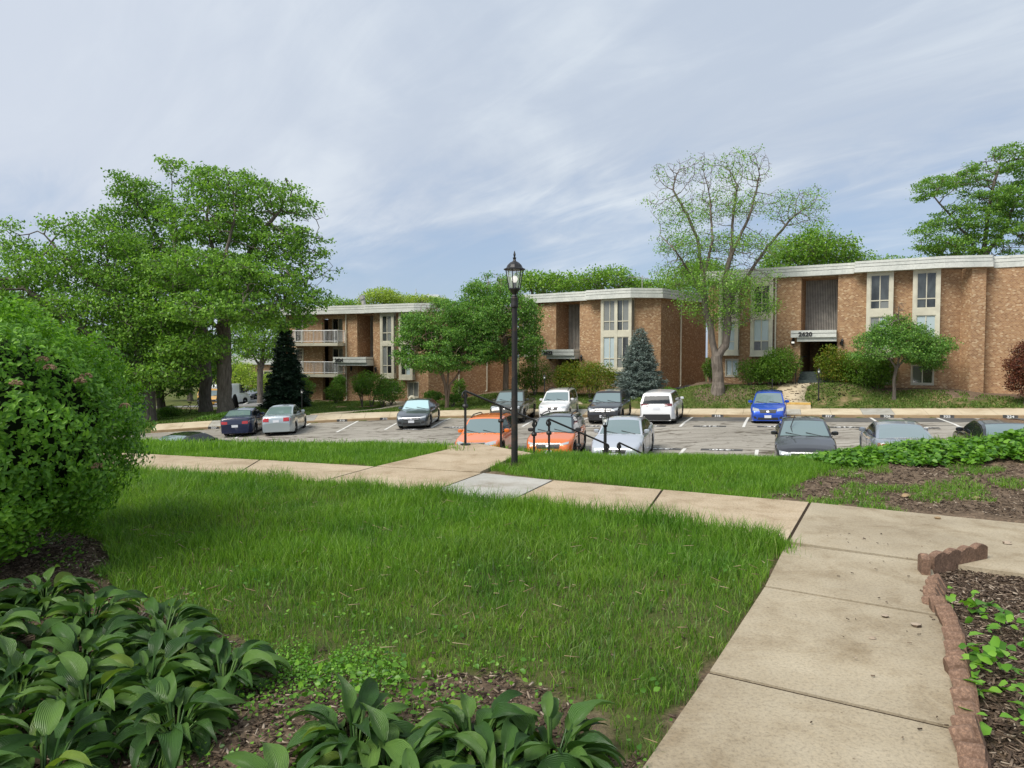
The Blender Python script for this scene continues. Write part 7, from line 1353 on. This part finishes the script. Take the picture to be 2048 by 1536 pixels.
# ---------------------------------------------------------------- hostas
def hosta(x, y, seed, label, nl=26, s=1.0, light=0.0):
    rng = np.random.RandomState(seed); r = empty('hosta_plant', (x, y, float(zsoil(np.array([x]), np.array([y]))[0])), 0, label, 'hosta plant', 'broad leaved hosta plants in the foreground'); V = []; Q_ = []; UVs = []; nu, nv = 9, 6
    V2, Q2, UV2 = [], [], []
    for k in range(nl):
        ring = k / nl; a = k * 2.399 + rng.normal() * .25; el = R(78 - 58 * ring ** .8) + rng.normal() * .10; pet = (.10 + .13 * rng.rand()) * s * (1 - .35 * ring); L_ = (.13 + .15 * rng.rand()) * s; W_ = L_ * (.32 + .12 * rng.rand()); d = np.array([math.cos(a), math.sin(a), 0]); sd_ = np.array([-math.sin(a), math.cos(a), 0]); roll = rng.normal() * .25
        p = np.array([0, 0, .0]) + d * .02; e = el; pts = []; 
        for i in range(4): p = p + (d * math.cos(e) + np.array([0, 0, math.sin(e)])) * pet / 4; e -= .10
        e0 = e; cent = [p.copy()]; dirs = [e]
        for i in range(nu - 1): e -= (.10 + .11 * ring + .05 * rng.rand()) * (1.0 + i * .05); p = p + (d * math.cos(e) + np.array([0, 0, math.sin(e)])) * L_ / (nu - 1); cent.append(p.copy()); dirs.append(e)
        wav = rng.rand() * 6; tw = rng.normal() * .5; side = rng.normal() * .35
        for tgt in ((V2, Q2, UV2) if rng.rand() < light else (V, Q_, UVs),):
            o = len(tgt[0])
            for i, (c, e_) in enumerate(zip(cent, dirs)):
                t_ = i / (nu - 1); wd = W_ * (math.sin(math.pi * min(1, t_ * .95 + .03) ** .66)) ** 1.1 * (1 if t_ < .98 else .03); N_ = -d * math.sin(e_) + np.array([0, 0, math.cos(e_)]); rl_ = roll + tw * t_; N2 = N_ * math.cos(rl_) + sd_ * math.sin(rl_); S2 = sd_ * math.cos(rl_) - N_ * math.sin(rl_); c = c + sd_ * side * L_ * t_ * t_ * .5
                for j in range(nv + 1):
                    u = j / nv * 2 - 1; fold = abs(u) ** 1.3 * .26 * wd; ripple = .10 * wd * math.sin(t_ * 9 + wav + u * 2) * abs(u); tgt[0].append(c + S2 * u * wd * .5 + N2 * (fold + ripple)); tgt[2].append((u * .5 + .5, t_))
            for i in range(nu - 1):
                for j in range(nv): tgt[1].append((o + i * (nv + 1) + j, o + i * (nv + 1) + j + 1, o + (i + 1) * (nv + 1) + j + 1, o + (i + 1) * (nv + 1) + j))
        # petiole
        o = len(V); b0 = d * .02; c0_ = cent[0]; w0 = .006
        for p_ in (b0, c0_): V += [p_ + sd_ * w0, p_ - sd_ * w0, p_ + np.array([0, 0, w0])]; UVs += [(0, 0)] * 3
        Q_ += [(o, o + 1, o + 4, o + 3), (o + 1, o + 2, o + 5, o + 4), (o + 2, o, o + 3, o + 5)]
    mesh_np('foliage', np.array(V), np.array(Q_), m=MT['leaf_hosta'], parent=r, uv=np.array(UVs), smooth=True)
    if V2: mesh_np('young_leaves', np.array(V2), np.array(Q2), m=MT['leaf_hosta_light'], parent=r, uv=np.array(UV2), smooth=True)
    return r
HL = [(-2.3, 3.2, 'hosta in the thick of the left clump'), (-1.7, 3.2, 'hosta right of the left clump middle'), (-1.95, 2.35, 'hosta at the very bottom of the left clump'), (-.3, 2.25, 'hosta in the thick of the lower middle clump'), (-3.15, 4.0, 'hosta cut by the left edge under the shrub'), (-1.95, 3.85, 'hosta at the back of the left clump nearest the bare soil'), (.15, 2.62, 'hosta at the far right of the lower middle clump'), (-2.95, 4.35, 'hosta at the left edge beneath the shrub'), (-2.45, 4.0, 'hosta furthest back in the left clump'), (-2.85, 3.7, 'hosta at the left edge of the frame, second row'), (-2.2, 3.5, 'hosta in the middle of the left clump'), (-1.75, 3.55, 'hosta with pale upright leaves at the back of the left clump'), (-1.38, 3.28, 'hosta at the right tip of the left clump nearest the lawn'), (-2.6, 3.15, 'hosta low at the left edge of the frame'), (-1.85, 3.0, 'hosta in front of the left clump middle'), (-1.40, 2.85, 'hosta in the front right of the left clump'), (-2.2, 2.7, 'hosta in the bottom left corner'), (-1.72, 2.5, 'hosta at the bottom edge of the left clump'),
      (-.80, 2.35, 'hosta at the left of the lower middle clump'), (-.42, 2.5, 'hosta with upright leaves at the back of the lower middle clump'), (-.05, 2.42, 'hosta with pale yellowing leaves at the right of the lower middle clump'), (-.55, 2.05, 'hosta at the bottom edge below the lawn'), (-.12, 2.05, 'hosta at the bottom edge right of centre'), (-.62, 2.72, 'hosta furthest back in the lower middle clump'), (-.15, 2.72, 'hosta behind the yellowing leaves of the lower middle clump')]
for i, (x, y, lb) in enumerate(HL): hosta(x, y, 100 + i, lb, 72 if i < 15 else 64, .86 if i < 15 else .84, .14 if 'yellowing' in lb else .03)
# ---------------------------------------------------------------- ivy mound, weeds, bed plants
def ground_leaves(name, x, y, z, L_, m, seed, up=1.0, kind='stuff', label=None, tilt=.6):
    rng = np.random.RandomState(seed); n = len(x); a = rng.rand(n) * 6.28; d = np.stack([np.cos(a), np.sin(a), rng.normal(size=n) * .25], 1); U = rng.normal(size=(n, 3)) * tilt; U[:, 2] += 1.2; U[:, 1] -= .3; P_ = np.stack([x, y, z], 1)
    V, q, t = leaves6(P_, d, U, L_, L_ * .85, .25, .12); return tag(mesh_np(name, V, q, t, m=m), label, kind=kind)
rng = np.random.RandomState(9)
def ivy_top(x, y):       # height of the mound over the soil
    c = np.interp(x, [4.3, 4.8, 5.6, 7.0, 8.5, 11], [10.6, 10.5, 10.45, 10.1, 9.9, 9.5]); hh = np.interp(x, [4.2, 4.8, 6, 7, 8, 10, 12, 13.3], [.0, .16, .20, .20, .36, .46, .4, 0]); return hh * np.exp(-((y - c) / .75) ** 2) , c
x = 4.3 + 9 * rng.rand(39000); y = 8.6 + 3.6 * rng.rand(39000); hh, c = ivy_top(x, y); k = hh > .05 + .08 * vnoise(x, y, 3, 71); x, y, hh = x[k], y[k], hh[k]
ground_leaves('ivy', x, y, gz(x, y) + hh * (.35 + .75 * rng.rand(len(x))) * (.75 + .5 * vnoise(x, y, 2.5, 72)), .055 + .05 * rng.rand(len(x)), MT['leaf_ivy'], 1)
x = 1.9 + 3.2 * rng.rand(3000); y = 2.1 + 2.6 * rng.rand(3000); k = inside(BED, x, y) & (vnoise(x, y, 2.4, 81) * .6 + vnoise(x, y, 6, 82) * .4 > .50) & (y < 4.35); x, y = x[k], y[k]
ground_leaves('ground_cover', x, y, zsoil(x, y) + .03 + .13 * rng.rand(len(x)), .04 + .045 * rng.rand(len(x)), MT['leaf_weed'], 2)
x, y = scatter(-3.4, 1.6, 2.5, 5.6, 130, rng); w_n = vnoise(x, y, 1.6, 91) * .55 + vnoise(x, y, 6, 92) * .45; k = (w_n > .57) & ~inpath(x, y); x, y = x[k], y[k]
ground_leaves('weeds', x, y, zsoil(x, y) + .03 + .05 * rng.rand(len(x)), .015 + .022 * rng.rand(len(x)), MT['leaf_ivy'], 3, tilt=.9)
x = -.66 + .36 * rng.normal(size=230) * .6; y = 3.3 + .36 * rng.normal(size=230) * .6; ground_leaves('weeds', x, y, zsoil(x, y) + .03 + .06 * rng.rand(len(x)), .02 + .025 * rng.rand(len(x)), MT['leaf_ivy'], 4, tilt=.9)

pa = P(640, 1345); x = pa[0] + rng.normal(size=5200) * .34; y = pa[1] + .02 + rng.normal(size=5200) * .16; k = (vnoise(x, y, 5, 95) > .35) & ~inpath(x, y); x, y = x[k], y[k]; ground_leaves('moss_cover', x, y, zsoil(x, y) + .012 + .03 * rng.rand(len(x)), .009 + .009 * rng.rand(len(x)), MT['leaf_weed'], 7, tilt=1.0)
x, y = scatter(-3.6, -1.6, 3.9, 6.2, 420, rng); k = ~inside(LAWN_A, x, y) & (vnoise(x, y, 3.5, 96) > .45); x, y = x[k], y[k]; ground_leaves('weeds', x, y, zsoil(x, y) + .02 + .04 * rng.rand(len(x)), .014 + .02 * rng.rand(len(x)), MT['leaf_ivy'], 8, tilt=.9)
x, y = scatter(-3.6, 1.3, 2.2, 6.2, 70, rng); k = ~inpath(x, y) & ~inside(LAWN_A, x, y); x, y = x[k], y[k]; blades('grass', np.stack([x, y, zsoil(x, y)], 1), .03 + .05 * rng.rand(len(x)), np.full(len(x), .004), np.full(len(x), .9), MT['grass_near'], 11)

x, y = scatter(-1.3, 1.2, 2.3, 3.7, 900, rng); k = ~inpath(x, y) & ~inside(LAWN_A, x, y) & (vnoise(x, y, 4.5, 97) > .42); x, y = x[k], y[k]; ground_leaves('weeds', x, y, zsoil(x, y) + .015 + .04 * rng.rand(len(x)), .010 + .018 * rng.rand(len(x)), MT['leaf_ivy'], 9, tilt=.9)
x, y = scatter(-1.6, 1.3, 2.3, 3.8, 700, rng); k = ~inpath(x, y) & ~inside(LAWN_A, x, y) & (vnoise(x, y, 3, 98) > .4); x, y = x[k], y[k]; blades('grass', np.stack([x, y, zsoil(x, y)], 1), .04 + .06 * rng.rand(len(x)), np.full(len(x), .0035), np.full(len(x), .8), MT['grass_near'], 12)
